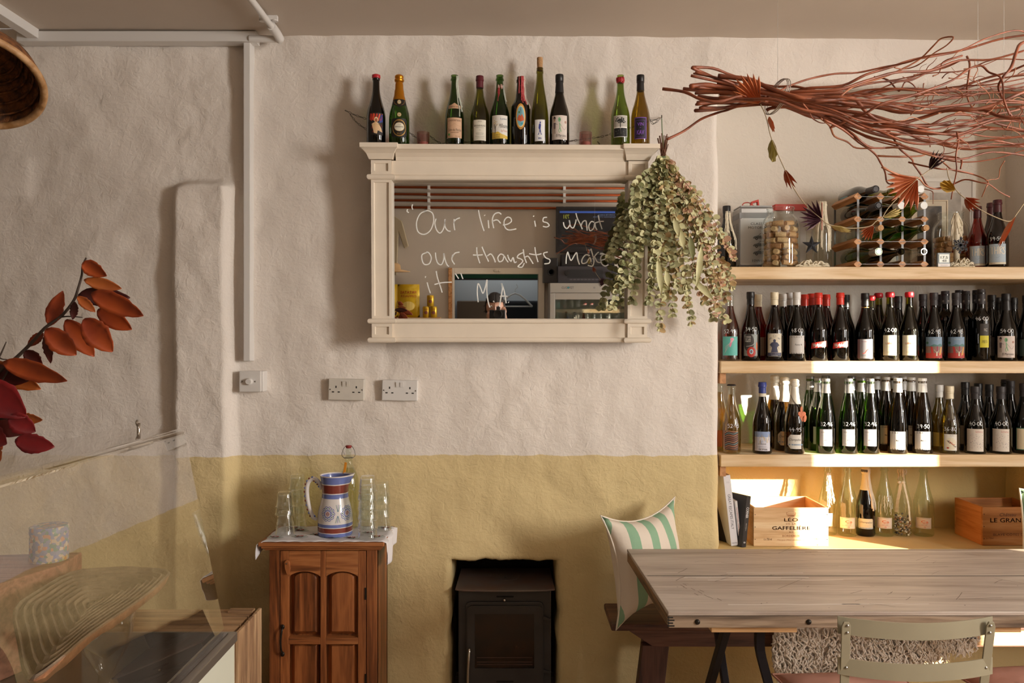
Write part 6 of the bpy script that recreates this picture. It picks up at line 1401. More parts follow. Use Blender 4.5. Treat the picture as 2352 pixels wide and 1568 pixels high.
# ------------------------------------------------------------------ carved wooden cabinet
m_cab = WOOD('cabinet_wood', ['#4f2912', '#7d4724', '#9c5f34'], 'Z', rough=.42, ring=6, bump=.12); m_cabx = WOOD('cabinet_wood_across', ['#5a3118', '#8a522c', '#a66a3d'], 'X', rough=.42, ring=6, bump=.12)
CD = 2.95
def cx_(zx): return X(560+zx/2.76, CD)
def cz_(zy): return Zc(1000+zy/2.76, CD)
CT = Zc(1245, CD); CB = 3.215
T = CAB = thing('cupboard', 'small carved wooden cupboard with arched door panels under the embroidered cloth', 'cupboard', (cx_(495), 3.08, 0))
xl, xr = cx_(150), cx_(840)
MB().box(cx_(90), cx_(892), CD-.004, CB, CT-.016, CT).build('top_slab', m_cabx, T, bevel=.004)
MB().box(cx_(104), cx_(878), CD+.006, CB, CT-.026, CT-.016).box(cx_(120), cx_(866), CD+.014, CB, CT-.034, CT-.026).build('top_moulding', m_cabx, T, bevel=.003)
zc_ = CT-.034; yb = CD+.022
MB().box(xr-.018, xr, yb, CB, 0, zc_).build('side_panel', m_cab, T, bevel=.002); MB().box(xl, xl+.018, yb, CB, 0, zc_).build('side_panel', m_cab, T, bevel=.002)
MB().box(xl, xr, CB-.012, CB, .02, zc_).build('back_panel', m_cab, T); MB().box(xl, xr, yb, CB, .04, .06).build('base_panel', m_cabx, T)
MB().box(xl, cx_(218), yb-.002, yb+.02, 0, zc_).build('face_stile', m_cab, T, bevel=.002); MB().box(cx_(772), xr, yb-.002, yb+.02, 0, zc_).build('face_stile', m_cab, T, bevel=.002)
MB().box(cx_(218), cx_(772), yb, yb+.02, .02, .10).build('face_rail', m_cabx, T, bevel=.002)
# door with four raised panels
dl, dr, dt, db = cx_(221), cx_(768), zc_-.003, .105; yd = yb-.004
cols_ = [(cx_(275), cx_(478)), (cx_(512), cx_(718))]
rows_ = [(cz_(1292), cz_(905), True), (cz_(1800), cz_(1335), False)]
DR = MB().box(dl, dr, yd+.026, yd+.030, db, dt).build('door', m_cab, T)
def dpart(mb, nm, mat=None): return mb.build(nm, mat or m_cab, DR, bevel=.0015)
dpart(MB().box(dl, cols_[0][0], yd, yd+.027, db, dt), 'door_stile'); dpart(MB().box(cols_[1][1], dr, yd, yd+.027, db, dt), 'door_stile'); dpart(MB().box(cols_[0][1], cols_[1][0], yd, yd+.027, db, dt), 'door_muntin')
for (a, b) in cols_:
    # arched head of the upper panel
    zt = rows_[0][1]; ah = .020; n = 12; poly = [(a, dt), (a, zt)]+[(a+(b-a)*i/n, zt+ah*math.sin(PI*i/n)**.7) for i in range(1, n)]+[(b, zt), (b, dt)]
    dpart(MB().prism(poly, yd, yd+.027, 'Y'), 'arched_rail', m_cabx)
    dpart(MB().box(a, b, yd, yd+.027, rows_[1][1], rows_[0][0]), 'door_rail', m_cabx); dpart(MB().box(a, b, yd, yd+.027, db, rows_[1][0]), 'door_rail', m_cabx)
    for (z0, z1_, arch) in rows_:
        m1 = .016; q = MB(); 
        def outline(ins, top_extra):
            xa, xb, za, zb = a+ins, b-ins, z0+ins, z1_-ins*.4; pts = [(xb, za), (xb, zb)]
            if arch: pts += [((xa+xb)/2+(xb-xa)/2*math.cos(t), zb+(top_extra)*math.sin(t)**.8) for t in [PI*i/10 for i in range(1, 10)]]
            return pts+[(xa, zb), (xa, za)]
        o1, o2, o3 = outline(.007, .018), outline(.007+.013, .022), outline(.007+.015, .022)
        for (oa, ya, ob, yb2) in ((o1, yd+.0255, o1, yd+.022), (o1, yd+.022, o2, yd+.008), (o2, yd+.008, o3, yd+.005)):
            n = len(oa); q.add([(p[0], ya, p[1]) for p in oa]+[(p[0], yb2, p[1]) for p in ob], [(i, (i+1) % n, n+(i+1) % n, n+i) for i in range(n)])
        q.add([(p[0], yd+.005, p[1]) for p in o3], [list(range(len(o3)))])
        dpart(q, 'raised_panel')
m_irn = M('dark_iron', '#2b2723', .4, .8)
for z in (cz_(1010), cz_(1560)):
    MB().lathe([(.0035, -.022), (.0035, .022)], 8, (cx_(768), yd-.002, z)).build('hinge', m_irn, T)
hz0, hz1 = cz_(1395), cz_(1222); hx = cx_(238)
MB().tube(smooth_pts([(hx, yd, hz0), (hx+.001, yd-.014, hz0+.008), (hx-.003, yd-.020, (hz0+hz1)/2), (hx+.001, yd-.014, hz1-.008), (hx, yd, hz1)], 6), .0035, 8).sphere((hx, yd-.003, hz0), .008, 10, 6, (1, .5, 1.2)).sphere((hx, yd-.003, hz1), .008, 10, 6, (1, .5, 1.2)).build('door_handle', m_irn, DR, smooth='all')
MB().prism([(cx_(252), cz_(815)), (cx_(256), cz_(800)), (cx_(268), cz_(793)), (cx_(282), cz_(800)), (cx_(287), cz_(818)), (cx_(290), cz_(850)), (cx_(282), cz_(885)), (cx_(268), cz_(885)), (cx_(256), cz_(850))], yd-.012, yd, 'Y').build('turn_latch', m_cab, T, bevel=.002)
MB().lathe([(.0028, 0), (.0028, .002)], 8, (cx_(268), yd-.012, cz_(815)), (0, -1, 0)).build('latch_screw', MATS['steel'], T)
# embroidered cloth
m_cl = M('white_linen', '#dcd9dc', .85, bump=.3, bscale=500, bdist=.0006)
xa, xb, ya, yb3 = cx_(120), cx_(888), CD+.002, CB-.012; sag_l, sag_r = .05, .085
T = CLOTH = thing('embroidered_cloth', 'white scalloped cloth with red and green embroidery draped over the cupboard top', 'cloth', ((xa+xb)/2, 3.08, CT))
def clothpt(u, v):
    # u across (overhangs at both sides), v from front edge to back
    L = sag_l+(xb-xa)+sag_r; s = u*L-sag_l; wob = .003*math.sin(u*40+v*6)
    sc_ = .006*abs(math.sin(u*38)) if v < .02 else 0
    y = ya-.006+(yb3-ya)*v+sc_; z = CT+.0015+.0015*(1+math.sin(u*31+v*9))+.001*math.sin(v*23)
    if s < 0:
        d_ = -s*(1-.75*v); return (cx_(90)-.004-.006*math.sin(d_*50)+.0*v, y+.01*v, CT-.004-d_*1.2)
    if s > xb-xa:
        d_ = (s-(xb-xa)); k = (.55+.45*math.sin(PI*min(1, .15+v*1.1))); return (cx_(892)+.006+.006*math.sin(v*14+d_*20), y, CT-.003-d_*1.15*k)
    z0 = z; 
    if v < .02: z0 = CT+.0025
    return (xa+s, y, z0)
MB().grid(90, 26, clothpt).build('linen', m_cl, T, smooth='all', solid=.0012, fixn=False)
A = Art(); rr = random.Random(12)
for (fx, fy) in ((.05, .05), (.16, .16), (.30, .09), (.40, .05), (.53, .04), (.62, .12), (.10, .20), (.70, .2), (.68, .06), (.2, .06)):
    x, y = fx*(xb-xa)*1.35, fy*1.0
    if y > .235 or x > xb-xa-.02: continue
    for k in range(9): a = 2*PI*k/9; A.disc(x+.012*math.cos(a), y+.008*math.sin(a), .0034, .0058, '#b03a40', 6, None)
    A.stroke([(x-.03, y-.006), (x-.012, y+.002), (x+.012, y-.014), (x+.034, y-.010)], .0050, '#3f7560')
    A.stroke([(x-.022, y+.012), (x, y-.01), (x+.024, y+.012)], .0042, '#3f7560')
for i in range(16): x = .02+i*(xb-xa-.04)/15; A.stroke([(x, .004), (x+.008, .010), (x+.016, .004)], .0009, '#9a9aa6')
A.build('embroidery', lambda s, t, l: Vector((xa+s, ya+t, CT+.0078+.0002*l)), T, local=False)
# ------------------------------------------------------------------ jug
jx, jd = X(770, 3.06), 3.06; jz = CT+.0045
T = thing('ceramic_jug', 'white ceramic jug with blue and brown-red bands and painted flower rosettes', 'jug', (jx, jd, jz)); sH = .228
prj = [(0, .0635), (.006, .0655), (.03, .066), (.06, .0655), (.085, .0635), (.11, .0585), (.13, .0535), (.145, .0505), (.16, .0495), (.18, .0505), (.20, .0525), (.216, .055), (sH, .0585)]
def jr(z):
    for (a, b), (c, d) in zip(prj[:-1], prj[1:]):
        if a <= z <= c: return b+(d-b)*(z-a)/(c-a)
    return prj[-1][1]
# painted bands: colour follows height on the pot itself
m_jug, nt, b = newmat('painted_glaze'); L = nt.links.new; tc = N(nt, 'ShaderNodeTexCoord'); sx = N(nt, 'ShaderNodeSeparateXYZ'); L(tc.outputs['Object'], sx.inputs[0])
mr = N(nt, 'ShaderNodeMapRange'); mr.inputs['From Max'].default_value = sH; L(sx.outputs['Z'], mr.inputs['Value']); nz = N(nt, 'ShaderNodeTexNoise'); nz.inputs['Scale'].default_value = 25; L(tc.outputs['Object'], nz.inputs['Vector'])
ma = N(nt, 'ShaderNodeMath', operation='MULTIPLY_ADD'); ma.inputs[1].default_value = .012; L(nz.outputs[0], ma.inputs[0]); L(mr.outputs[0], ma.inputs[2])
rp = N(nt, 'ShaderNodeValToRGB'); rp.color_ramp.interpolation = 'CONSTANT'; L(ma.outputs[0], rp.inputs[0])
bw, bb, br_ = '#ded9d8', '#6a78b4', '#7f3a30'; stops = [(0, bb), (.065, bw), (.075, br_), (.155, bw), (.165, bb), (.215, bw), (.63, bb), (.70, bw), (.715, br_), (.855, bw), (.87, bb), (.985, bw)]
el = rp.color_ramp.elements; el[0].position = 0; el[0].color = (*lin(bb), 1); el[1].position = .065; el[1].color = (*lin(bw), 1)
for p, c in stops[2:]: e = el.new(p); e.color = (*lin(c), 1)
L(rp.outputs[0], b.inputs['Base Color']); b.inputs['Roughness'].default_value = .18; b.inputs['Coat Weight'].default_value = .4
n = 40; rings = []
sp_ = smooth_pts([Vector((r, 0, z)) for z, r in prj], 3)
for p in [Vector((.0001, 0, 0))]+sp_+[Vector((p.x-.004, 0, p.z)) for p in sp_[::-1] if p.z > .1]:
    ring = []
    for k in range(n):
        a = 2*PI*k/n; r = p.x; z = p.z; sp2 = math.exp(-((a-.15 if a < PI else a-2*PI-.15)/.38)**2)*sst(.175, sH, p.z); r += .016*sp2; z += .004*sp2
        ring.append((r*math.cos(a), r*math.sin(a), z))
    rings.append(ring)
mb = MB()
for i in range(len(rings)-1): mb.add(rings[i]+rings[i+1], [(q, (q+1) % n, n+(q+1) % n, n+q) for q in range(n)])
mb.build('jug_body', m_jug, T, smooth='all', local=True)
hp = smooth_pts([(-.050, 0, .172), (-.062, 0, .196), (-.082, 0, .212), (-.102, 0, .200), (-.109, 0, .17), (-.106, 0, .13), (-.096, 0, .09), (-.084, 0, .065), (-.070, 0, .055)], 5)
MB().tube(hp, [.0085]*(len(hp)-6)+[.008, .0075, .007, .0065, .006, .005], 10).build('handle', M('white_glaze', '#dedad9', .2), T, smooth='all', local=True)
q = MB(); pr_ = [MB(), MB()]
for i in range(3, len(hp)-4, 2):
    p = hp[i]; t = (hp[i+1]-hp[i-1]).normalized(); nn = Vector((-t.z, 0, t.x)); nn = nn if nn.x < 0 or nn.z > .5 else -nn
    pr_[(i//2) % 2].sphere(p+nn*.0068-Vector((0, .0035, 0)), .0042, 8, 5)
for q, c_ in ((pr_[0], '#7f3a30'), (pr_[1], '#6a78b4')): q.build('handle_dots', cm(c_, .2), T, smooth='all', local=True)['kind'] = 'stuff'
A = Art(); A.layer = 1
def rosette(cx, cz):
    for k in range(10):
        a = 2*PI*k/10; px, pz = cx+.0205*math.cos(a), cz+.0205*math.sin(a); A.layer = 1; A.disc(px, pz, .0078, .0078, '#5363a8', 12, None); A.layer = 2; A.disc(px, pz, .0056, .0056, '#ddd9da', 12, None); A.layer = 3; A.disc(px, pz, .0026, .0026, '#2f6a66', 8, None)
    A.layer = 1; A.disc(cx, cz, .0128, .0128, '#6a78b4', 18, .008); A.layer = 2; A.disc(cx, cz, .0105, .0105, '#ddd9da', 18, .008); A.layer = 3; A.disc(cx, cz, .0078, .0078, '#8a4038', 16, .008); A.layer = 4
    for i in (-1, 0, 1): A.rect(cx-.006, cx+.006, cz+i*.004-.0004, cz+i*.004+.0004, '#ddd9da', None); A.rect(cx+i*.004-.0004, cx+i*.004+.0004, cz-.006, cz+.006, '#ddd9da', None)
for s in (-.015, .062, .14, -.10): rosette(s, .089)
for s in (.0235, .1):
    for k in (-1, 0, 1):
        for sg in (-1, 1): A.layer = 2; A.stroke([(s+k*.0012, .089+sg*.008), (s+k*.005, .089+sg*.022), (s+k*.008, .089+sg*.033)], .0016, '#4f8a86' if k else '#6a78b4')
A.build('painted_flowers', cyl(jr, 0, .0), T)
# swing-top bottle and tumblers
x, d = X(801, 3.17), 3.168
T = thing('swing_top_bottle', 'clear swing-top bottle of pale lemonade standing behind the ceramic jug', 'bottle', (x, d, CT+.0045)); R, H = .043, .285
MB().lathe([(.0001, .003), (R*.9, 0), (R, .008), (R, .165), (R*.93, .195), (R*.7, .222), (R*.45, .245), (R*.34, .262), (R*.34, .277), (R*.42, .279), (R*.42, H), (R*.3, H)], 30, caps=False).build('glass_body', GL['clear'], T, smooth='all', local=True)
MB().lathe([(.0001, .006), (R*.94, .006), (R*.95, .165), (R*.87, .195), (R*.64, .222), (R*.45, .238), (.0005, .239)], 28, caps=False).build('lemonade', GLASS('lemonade', (.86, .84, .62)), T, smooth='all', local=True)
lathe_part('stopper', [(.010, H-.002), (.012, H+.018), (.009, H+.030), (.0001, H+.031)], GL['clear'], T, 16); lathe_part('stopper_cap', [(.009, H+.030), (.012, H+.034), (.012, H+.041), (.0001, H+.042)], cm('#8a2f2c', .4), T, 16)
MB().tube(smooth_pts([(-.014, -.006, H-.010), (-.026, 0, H+.0), (-.024, 0, H+.018), (-.014, 0, H+.036), (0, 0, H+.038), (.014, 0, H+.036), (.024, 0, H+.018), (.026, 0, H), (.014, -.006, H-.010)], 4), .0012, 5).tube([(.0155*math.cos(a), .0155*math.sin(a), H-.008) for a in [2*PI*i/16 for i in range(17)]], .0012, 5).build('wire_bail', m_ch, T, smooth='all', local=True)
c = P(792, 1072, 3.11); T = thing('orange_spout', 'small orange plastic strip leaning in the mouth of the jug', 'strip', c)
MB().beam(c+Vector((-.004, 0, -.035)), c+Vector((.004, 0, .018)), .010, .002, (0, 1, 0)).build('strip', cm('#d98a24', .4), T, bevel=.0008)
m_tg = GLASS('tumbler_glass', (.96, .975, .97), base=.045, power=2.4, top=.9)
def tumbler(x, y, z, lab, grp, R=.037, H=.088, proto=[]):
    T = thing('glass_tumbler', lab, 'glass', (x, y, z), group=grp)
    if not proto:
        # mouth down: wide rim at the bottom, thick base on top, two moulded rings
        pr = [(R, 0), (R*1.03, .003), (R*.97, .009), (R*.92, H*.33), (R*1.0, H*.37), (R*.88, H*.42), (R*.76, H*.9), (R*.72, H-.003), (R*.66, H), (.0001, H-.002)]; pin = [(.0001, H-.013), (R*.64, H-.012), (R*.70, H*.85), (R*.84, H*.36), (R*.94, .008), (R*.96, 0)]
        o = MB().lathe(pr+pin, 30, caps=False).build('tumbler_glass', m_tg, T, smooth=True, local=True)
        proto.append(o.data)
    else: link('tumbler_glass', proto[0], T)
zc = CT+.006
for (px, d, n, st, sname) in ((655, 3.05, 2, .075, 'front left stack'), (683, 3.155, 3, .062, 'rear left stack'), (845, 3.00, 5, .036, 'front right stack'), (877, 3.12, 3, .052, 'rear right stack')):
    for k in range(n):
        w_ = {1: 'single', 2: ['bottom', 'top'], 3: ['bottom', 'middle', 'top'], 5: ['bottom', 'second', 'middle', 'fourth', 'top']}[n][k]
        tumbler(X(px, d), d, zc+k*st, 'upturned clear tumbler, %s one of the %s on the cloth' % (w_, sname), 'stacked tumblers on the cupboard')
# ------------------------------------------------------------------ wood stove
SD = 3.27
def sxx(zx, d=SD): return X(980+zx/5.092, d)
def szz(zy, d=SD): return Zc(1260+zy/5.092, d)
m_iron = M('stove_iron', '#37322f', .5, .2, vary=.15, vscale=12, bump=.15, bscale=120); m_irn2 = M('stove_top_iron', '#6a615d', .45, .2, col2='#6b4f43', vscale=7)
T = thing('wood_stove', 'small black cast-iron wood stove set in the hearth opening', 'stove', (sxx(910), 3.4, 0)); zt = szz(478)+.006
xa, xb = sxx(335), sxx(1498); pl = [(xa+.012, 3.245), (xb-.012, 3.245), (xb-.002, 3.256), (xb, 3.27), (xb-.004, 3.56), (xa+.004, 3.56), (xa, 3.27), (xa+.002, 3.256)]
bow_ = [(xa+(xb-xa)*i/12, 3.252-.010*math.sin(PI*i/12)) for i in range(13)]
MB().prism([(xa, 3.262)]+bow_[1:-1]+[(xb, 3.262), (xb-.006, 3.56), (xa+.006, 3.56)], zt-.007, zt, 'Z').build('top_plate', m_irn2, T, bevel=.002)
MB().lathe([(.0001, .0015), (.064, .0015), (.066, 0)], 30, ((xa+xb)/2, 3.44, zt+.0004)).build('cooking_lid', m_irn2, T)
for a in (.6, 2.5, 4.7): MB().box((xa+xb)/2+.035*math.cos(a)-.004, (xa+xb)/2+.035*math.cos(a)+.004, 3.44+.03*math.sin(a)-.001, 3.44+.03*math.sin(a)+.001, zt+.002, zt+.003).build('lid_slot', m_soot_shade, T)
bx0, bx1 = sxx(372), sxx(1455)
MB().box(bx0, bx1, SD, 3.56, .09, zt-.007).build('body', m_iron, T, bevel=.004)
def rrect(x0, x1, z0, z1, r, n=6):
    pts = []
    for (cx, cz, a0) in ((x1-r, z1-r, 0), (x0+r, z1-r, 90), (x0+r, z0+r, 180), (x1-r, z0+r, 270)): pts += [(cx+r*math.cos(math.radians(a0+90*i/n)), cz+r*math.sin(math.radians(a0+90*i/n))) for i in range(n+1)]
    return pts
D1 = rrect(sxx(458), sxx(1368), szz(2050), szz(612), .022); D2 = rrect(sxx(478), sxx(1350), szz(2030), szz(650), .018)
gx0, gx1, gz0, gz1 = sxx(565), sxx(1258), szz(1378), szz(745)
DO = MB().prism(D1, SD-.010, SD, 'Y').build('door', m_iron, T, bevel=.003)
# raised door ring with a window cut through it
nn_ = len(D2); G2 = rrect(gx0, gx1, gz0, gz1, .003)
q = MB(); yo, yi = SD-.018, SD-.010
q.add([(p[0], yo, p[1]) for p in D2]+[(p[0], yo, p[1]) for p in G2], [(i, (i+1) % nn_, nn_+(i+1) % nn_, nn_+i) for i in range(nn_)])
q.add([(p[0], yo, p[1]) for p in D2]+[(p[0], yi, p[1]) for p in D2], [(i, (i+1) % nn_, nn_+(i+1) % nn_, nn_+i) for i in range(nn_)])
q.add([(p[0], yo, p[1]) for p in G2]+[(p[0], yi-.0005, p[1]) for p in G2], [(i, (i+1) % nn_, nn_+(i+1) % nn_, nn_+i) for i in range(nn_)])
q.build('door_frame', m_iron, DO)
MB().box(gx0, gx1, SD-.0125, SD-.0108, gz0, gz1).build('door_glass', M('sooty_stove_glass', '#120c09', .12, col2='#2e1a0e', vscale=14), DO)
for z in (gz0+.012, gz0+.022, gz0+.040): MB().box(gx0+.008, gx1-.008, SD-.0132, SD-.0125, z, z+.005).build('grate_bar', M('rusty_grate', '#3a2314', .7), DO)
for zz in (580, 1550): 
    z = szz(zz); MB().prism(rrect(sxx(815), sxx(1018), z+.004, z+.011 if zz < 1000 else z+.011, .0034), SD-.0006 if zz < 1000 else SD-.0186, SD-.0002 if zz < 1000 else SD-.018, 'Y').build('air_slot', m_soot_shade, T)
    y_ = SD if zz < 1000 else SD-.018; MB().lathe([(.0025, 0), (.0025, .014), (.0062, .016), (.0070, .021), (.0052, .027), (.0001, .029)], 14, (sxx(910), y_, z), (0, -1, 0)).build('air_knob', M('chrome', '#c9c5be', .15, 1.0), T, smooth='all')
for zz in (810, 1430): MB().prism([(sxx(1365), szz(zz-35)), (sxx(1450), szz(zz)), (sxx(1450), szz(zz+20)), (sxx(1352), szz(zz+5))], SD-.012, SD-.001, 'Y').build('hinge_lug', m_iron, T, bevel=.001)
MB().tube(smooth_pts([(sxx(510), SD-.018, szz(1140)), (sxx(505), SD-.034, szz(1155)), (sxx(500), SD-.040, szz(1250)), (sxx(492), SD-.040, szz(1400)), (sxx(490), SD-.040, szz(1600)), (sxx(490), SD-.030, szz(1750)), (sxx(490), SD-.018, szz(1760))], 5), .0052, 10).build('door_handle', MATS['chrome'], DO, smooth='all')
for sx_ in (bx0+.02, bx1-.035):
    for yy in (3.29, 3.53): MB().box(sx_, sx_+.015, yy, yy+.015, 0, .09).build('leg', m_iron, T)
# ------------------------------------------------------------------ crates and books on the ledge
m_cr = WOOD('pale_crate_pine', ['#d3a97a', '#e3c092', '#ecd0a6'], 'X', rough=.6, knots=.9, ring=5); m_cry = WOOD('pale_crate_pine_side', ['#c78d55', '#d9a56c', '#e3b682'], 'Y', rough=.6, ring=5)
m_c2 = WOOD('old_crate_pine', ['#9a5f2c', '#b5763c', '#c48a50'], 'X', rough=.6, ring=5); m_c2y = WOOD('old_crate_side', ['#a5602a', '#c07a3c', '#c9864a'], 'Y', rough=.6, ring=5)
def crate(x0, x1, y0, y1, z0, h, mx_, my, lab, n_panel):
    T = thing('wine_crate', lab, 'crate', ((x0+x1)/2, (y0+y1)/2, z0)); t = .010
    f = MB().box(x0, x1, y0, y0+t, z0, z0+h).build('front_panel', mx_, T, bevel=.0015); MB().box(x0, x1, y1-t, y1, z0, z0+h).build('back_panel', mx_, T, bevel=.0015)
    MB().box(x0, x0+t, y0+t, y1-t, z0, z0+h).build('side_panel', my, T, bevel=.001); MB().box(x1-t, x1, y0+t, y1-t, z0, z0+h).build('side_panel', my, T, bevel=.001)
    MB().box(x0+t, x1-t, y0+t, y1-t, z0+.002, z0+.010).build('bottom_panel', mx_, T)
    for xx in (x0+.006, x1-.006):
        for k in range(3): MB().lathe([(.0018, 0), (.0018, .0008)], 8, (xx, y0-.0002, z0+h*(.18+.32*k)), (0, -1, 0)).build('nail', m_irn, T)
    return T, f
z0 = LG+.0008
x0, x1 = X(1731, 3.375), X(1903, 3.375); T, f = crate(x0, x1, 3.375, 3.63, z0, .163, m_cr, m_cry, 'pale pine wine crate lettered LEO DE LA GAFFELIERE, half in sunlight', 0)
A = Art(); W = x1-x0; ink = '#a5683c'; ch = W/2
A.text('LÉO', ch, .112, .020, ink, width=.058, bold=.0004); A.text('DE  LA', ch, .095, .010, ink, width=.042); A.text('GAFFELIÈRE', ch, .077, .021, '#8a5230', width=.160, bold=.0006); A.text('2010', ch, .060, .008, ink, width=.018)
A.text('BORDEAUX', ch, .044, .012, ink, width=.074); A.text('6 x 750 ml', .060, .030, .014, '#6f4426', width=.034); A.text('CRD', W-.050, .031, .012, '#8a5230', width=.022); A.text('Marque Mise en bouteille', ch, .027, .009, '#c48f62', width=.12, italic=.3)
for i in range(9): a = PI*(.15+.7*i/8); A.disc(ch-.021*math.cos(a), .136+.012*math.sin(a), .0014, .0014, ink, 6, None)
A.stroke([(ch-.020, .142), (ch-.014, .128), (ch+.014, .128), (ch+.020, .142)], .0014, ink, 2); A.rect(ch-.013, ch+.013, .1285, .1315, ink, None); A.frame(ch-.0155, ch+.0155, .133, .1385, .0008, ink)
A.poly([(W-.052, .008), (W-.042, .008), (W-.047, .002)], ink, None)
A.build('stencil', plane((x0, 3.375, z0), (1, 0, 0), (0, 0, 1), (0, -1, 0)), T, local=False)
x0, x1 = X(2257, 3.385), X(2257, 3.385)+.262; T, f = crate(x0, x1, 3.385, 3.60, z0, .163, m_c2, m_c2y, 'darker orange-brown wine crate lettered LE GRAND, at the right end of the ledge', 0)
A = Art(); ink = '#4a2614'; A.text('LE GRAND', .110, .108, .026, ink, width=.155, bold=.0005); A.text('Château', .105, .132, .020, ink, width=.07, italic=.3); A.text('BLAYE CÔTES DE BORDEAUX', .165, .047, .014, ink, width=.24); A.text('6 x 750ml', .030, .032, .010, ink, width=.032)
A.build('stencil', plane((x0, 3.385, z0), (1, 0, 0), (0, 0, 1), (0, -1, 0)), T, local=False)
T = thing('wire_basket', 'dark wire tray lying inside the LE GRAND crate', 'basket', (x0+.15, 3.49, z0+.11)); m_wr = M('wire', '#3a3630', .5, .6)
mb = MB()
for y in (3.40, 3.585): mb.tube([(x0+.02, y, z0+.12), (x0+.245, y, z0+.12)], .0016, 5)
for k in range(13): xx = x0+.02+k*.0185; mb.tube([(xx, 3.40, z0+.12), (xx, 3.40, z0+.07), (xx, 3.585, z0+.07), (xx, 3.585, z0+.12)], .0010, 4)
mb.build('wires', m_wr, T)
def book(cx, cy, w, h, dep, ang, yaw, col, lab, pages='#e6dfce', spine=None, cover=None):
    """spine faces the room; ang leans it sideways"""
    T = thing('book', lab, 'book', (cx, cy, z0+.0006), rot=(0, ang, yaw))
    MB().box(0, w, 0, .002, 0, h).build('spine', cover or cm(col), T, local=True, bevel=.0006)
    for xx in (0, w-.002): MB().box(xx, xx+.002, .002, dep, 0, h).build('cover', cover or cm(col), T, local=True)
    MB().box(.002, w-.002, .004, dep-.003, .002, h-.003).build('pages', M('paper_block', pages, .8, bump=.4, bscale=400, stretch=(6, .2, .2)), T, local=True)
    if spine:
        A = Art(); spine(A); A.build('spine_print', lambda s, t, l: Vector((w/2+s, -.0004-.0002*l, t)), T)
def zleft(px, py, d): return P(px, py, d)
book(X(1682, 3.37)-.003, 3.375, .030, .300, .20, -.115, .06, '#e4e3e6', 'thick white travel book GREAT ESCAPES ITALY leaning against the niche side', spine=lambda A: (A.text('GREAT ESCAPES ITALY', 0, .145, .016, '#3c3f4a', width=.15, rot=-PI/2), A.text('TASCHEN', 0, .012, .006, '#3c3f4a', width=.024), A.text('TG', 0, .27, .010, '#b9b9c0')), cover=M('book_white', '#dedde2', .4))
book(X(1697, 3.37)+.005, 3.38, .010, .19, .15, -.10, .05, '#d9d7d4', 'thin pale paperback between the white travel book and the black book', spine=lambda A: (A.text('THE INTERNATIONAL ITALIAN PIZZERIA', 0, .105, .0075, '#a03c36', width=.12, rot=-PI/2), A.disc(0, .012, .004, .004, '#c0392f', 10)))
book(X(1702, 3.36)+.002, 3.355, .024, .215, .17, .135, .5, '#2b2a2d', 'black hardback CORNER leaning against the pale crate', spine=lambda A: (A.text('CORNER', 0, .145, .020, '#e6e6e6', width=.045, rot=-PI/2, bold=.0006), A.text('EDITION', 0, .085, .006, '#c9c9c9', width=.03, rot=-PI/2), A.text('8', 0, .02, .016, '#e6e6e6', bold=.0005, rot=-PI/2)), cover=M('book_black', '#2e2d30', .35))
# the print on the back board of the black book
# ------------------------------------------------------------------ table
m_tb = WOOD('weathered_table', ['#7a6b60', '#9a8b80', '#b5a89d'], 'X', scale=.55, rough=.45, ring=2.5, bump=.3); m_tb2 = WOOD('weathered_table_edge', ['#4f3e30', '#75604d', '#96816c'], 'X', rough=.65, ring=6, bump=.5)
TZ = .745
T = TAB = thing('dining_table', 'long weathered grey-brown plank table with two boards and black trestle legs', 'table', (1.6, 2.55, 0))
yb_, yg, yf_ = 2.90, 2.568, 2.226
def xl_(y): return .4186+(.4365-.4186)*(2.90-y)/(2.90-2.226)
XR = 3.0
def plank(ya, yb2, nm):
    return MB().prism([(xl_(ya), ya), (XR, ya), (XR, yb2), (xl_(yb2), yb2)], TZ-.0115, TZ, 'Z').build(nm, m_tb, T, bevel=.0018)
plank(yg+.002, yb_, 'plank'); plank(yf_, yg-.002, 'plank')
MB().box(xl_(yg)+.01, XR, yg-.0028, yg+.0028, TZ-.020, TZ-.0002).build('gap_shade_strip', m_soot_shade, T)  # dark strip filling the gap between planks, standing in for its shade
MB().prism([(xl_(yf_)+.002, yf_+.002), (XR, yf_+.002), (XR, yf_+.028), (xl_(yf_)+.002, yf_+.028)], TZ-.046, TZ-.0130, 'Z').build('front_rail', m_tb2, T, bevel=.002)
MB().prism([(xl_(yf_)+.001, yf_+.029), (xl_(yf_)+.02, yf_+.029), (xl_(yb_)+.02, yb_), (xl_(yb_)+.001, yb_)], TZ-.046, TZ-.0120, 'Z').build('end_rail', WOOD('table_end', ['#4a3524', '#7a5a3e', '#936f4e'], 'Y'), T, bevel=.002)
for k in range(4): MB().box(xl_(yf_)-.001, xl_(yf_)+.014+.004*(k % 2), yf_+.0012, yf_+.005, TZ-.0185-.0078*k, TZ-.0150-.0078*k).build('finger_joint', m_soot_shade, T)
for px in (1602, 1858): MB().lathe([(.0075, 0), (.0075, .002), (.0045, .0048), (.0001, .0052)], 12, (X(px, yf_), yf_+.0018, TZ-.029), (0, -1, 0)).build('bolt_head', m_irn, T, smooth='all')
A = Art(); rr = random.Random(17); A.layer = 1
for i in range(70):
    x = rr.uniform(.5, 2.5); y = rr.uniform(.03, .64); l = rr.uniform(.01, .09)*(1 if rr.random() < .8 else 2); a = rr.choice([rr.uniform(-.15, .15), rr.uniform(.3, .9), rr.uniform(-.9, -.2)]); A.stroke([(x, y), (x+l*math.cos(a)*.5, y+l*math.sin(a)*.5+rr.uniform(-.004, .004)), (x+l*math.cos(a), y+l*math.sin(a))], rr.uniform(.0008, .0018), '#453629', 3)
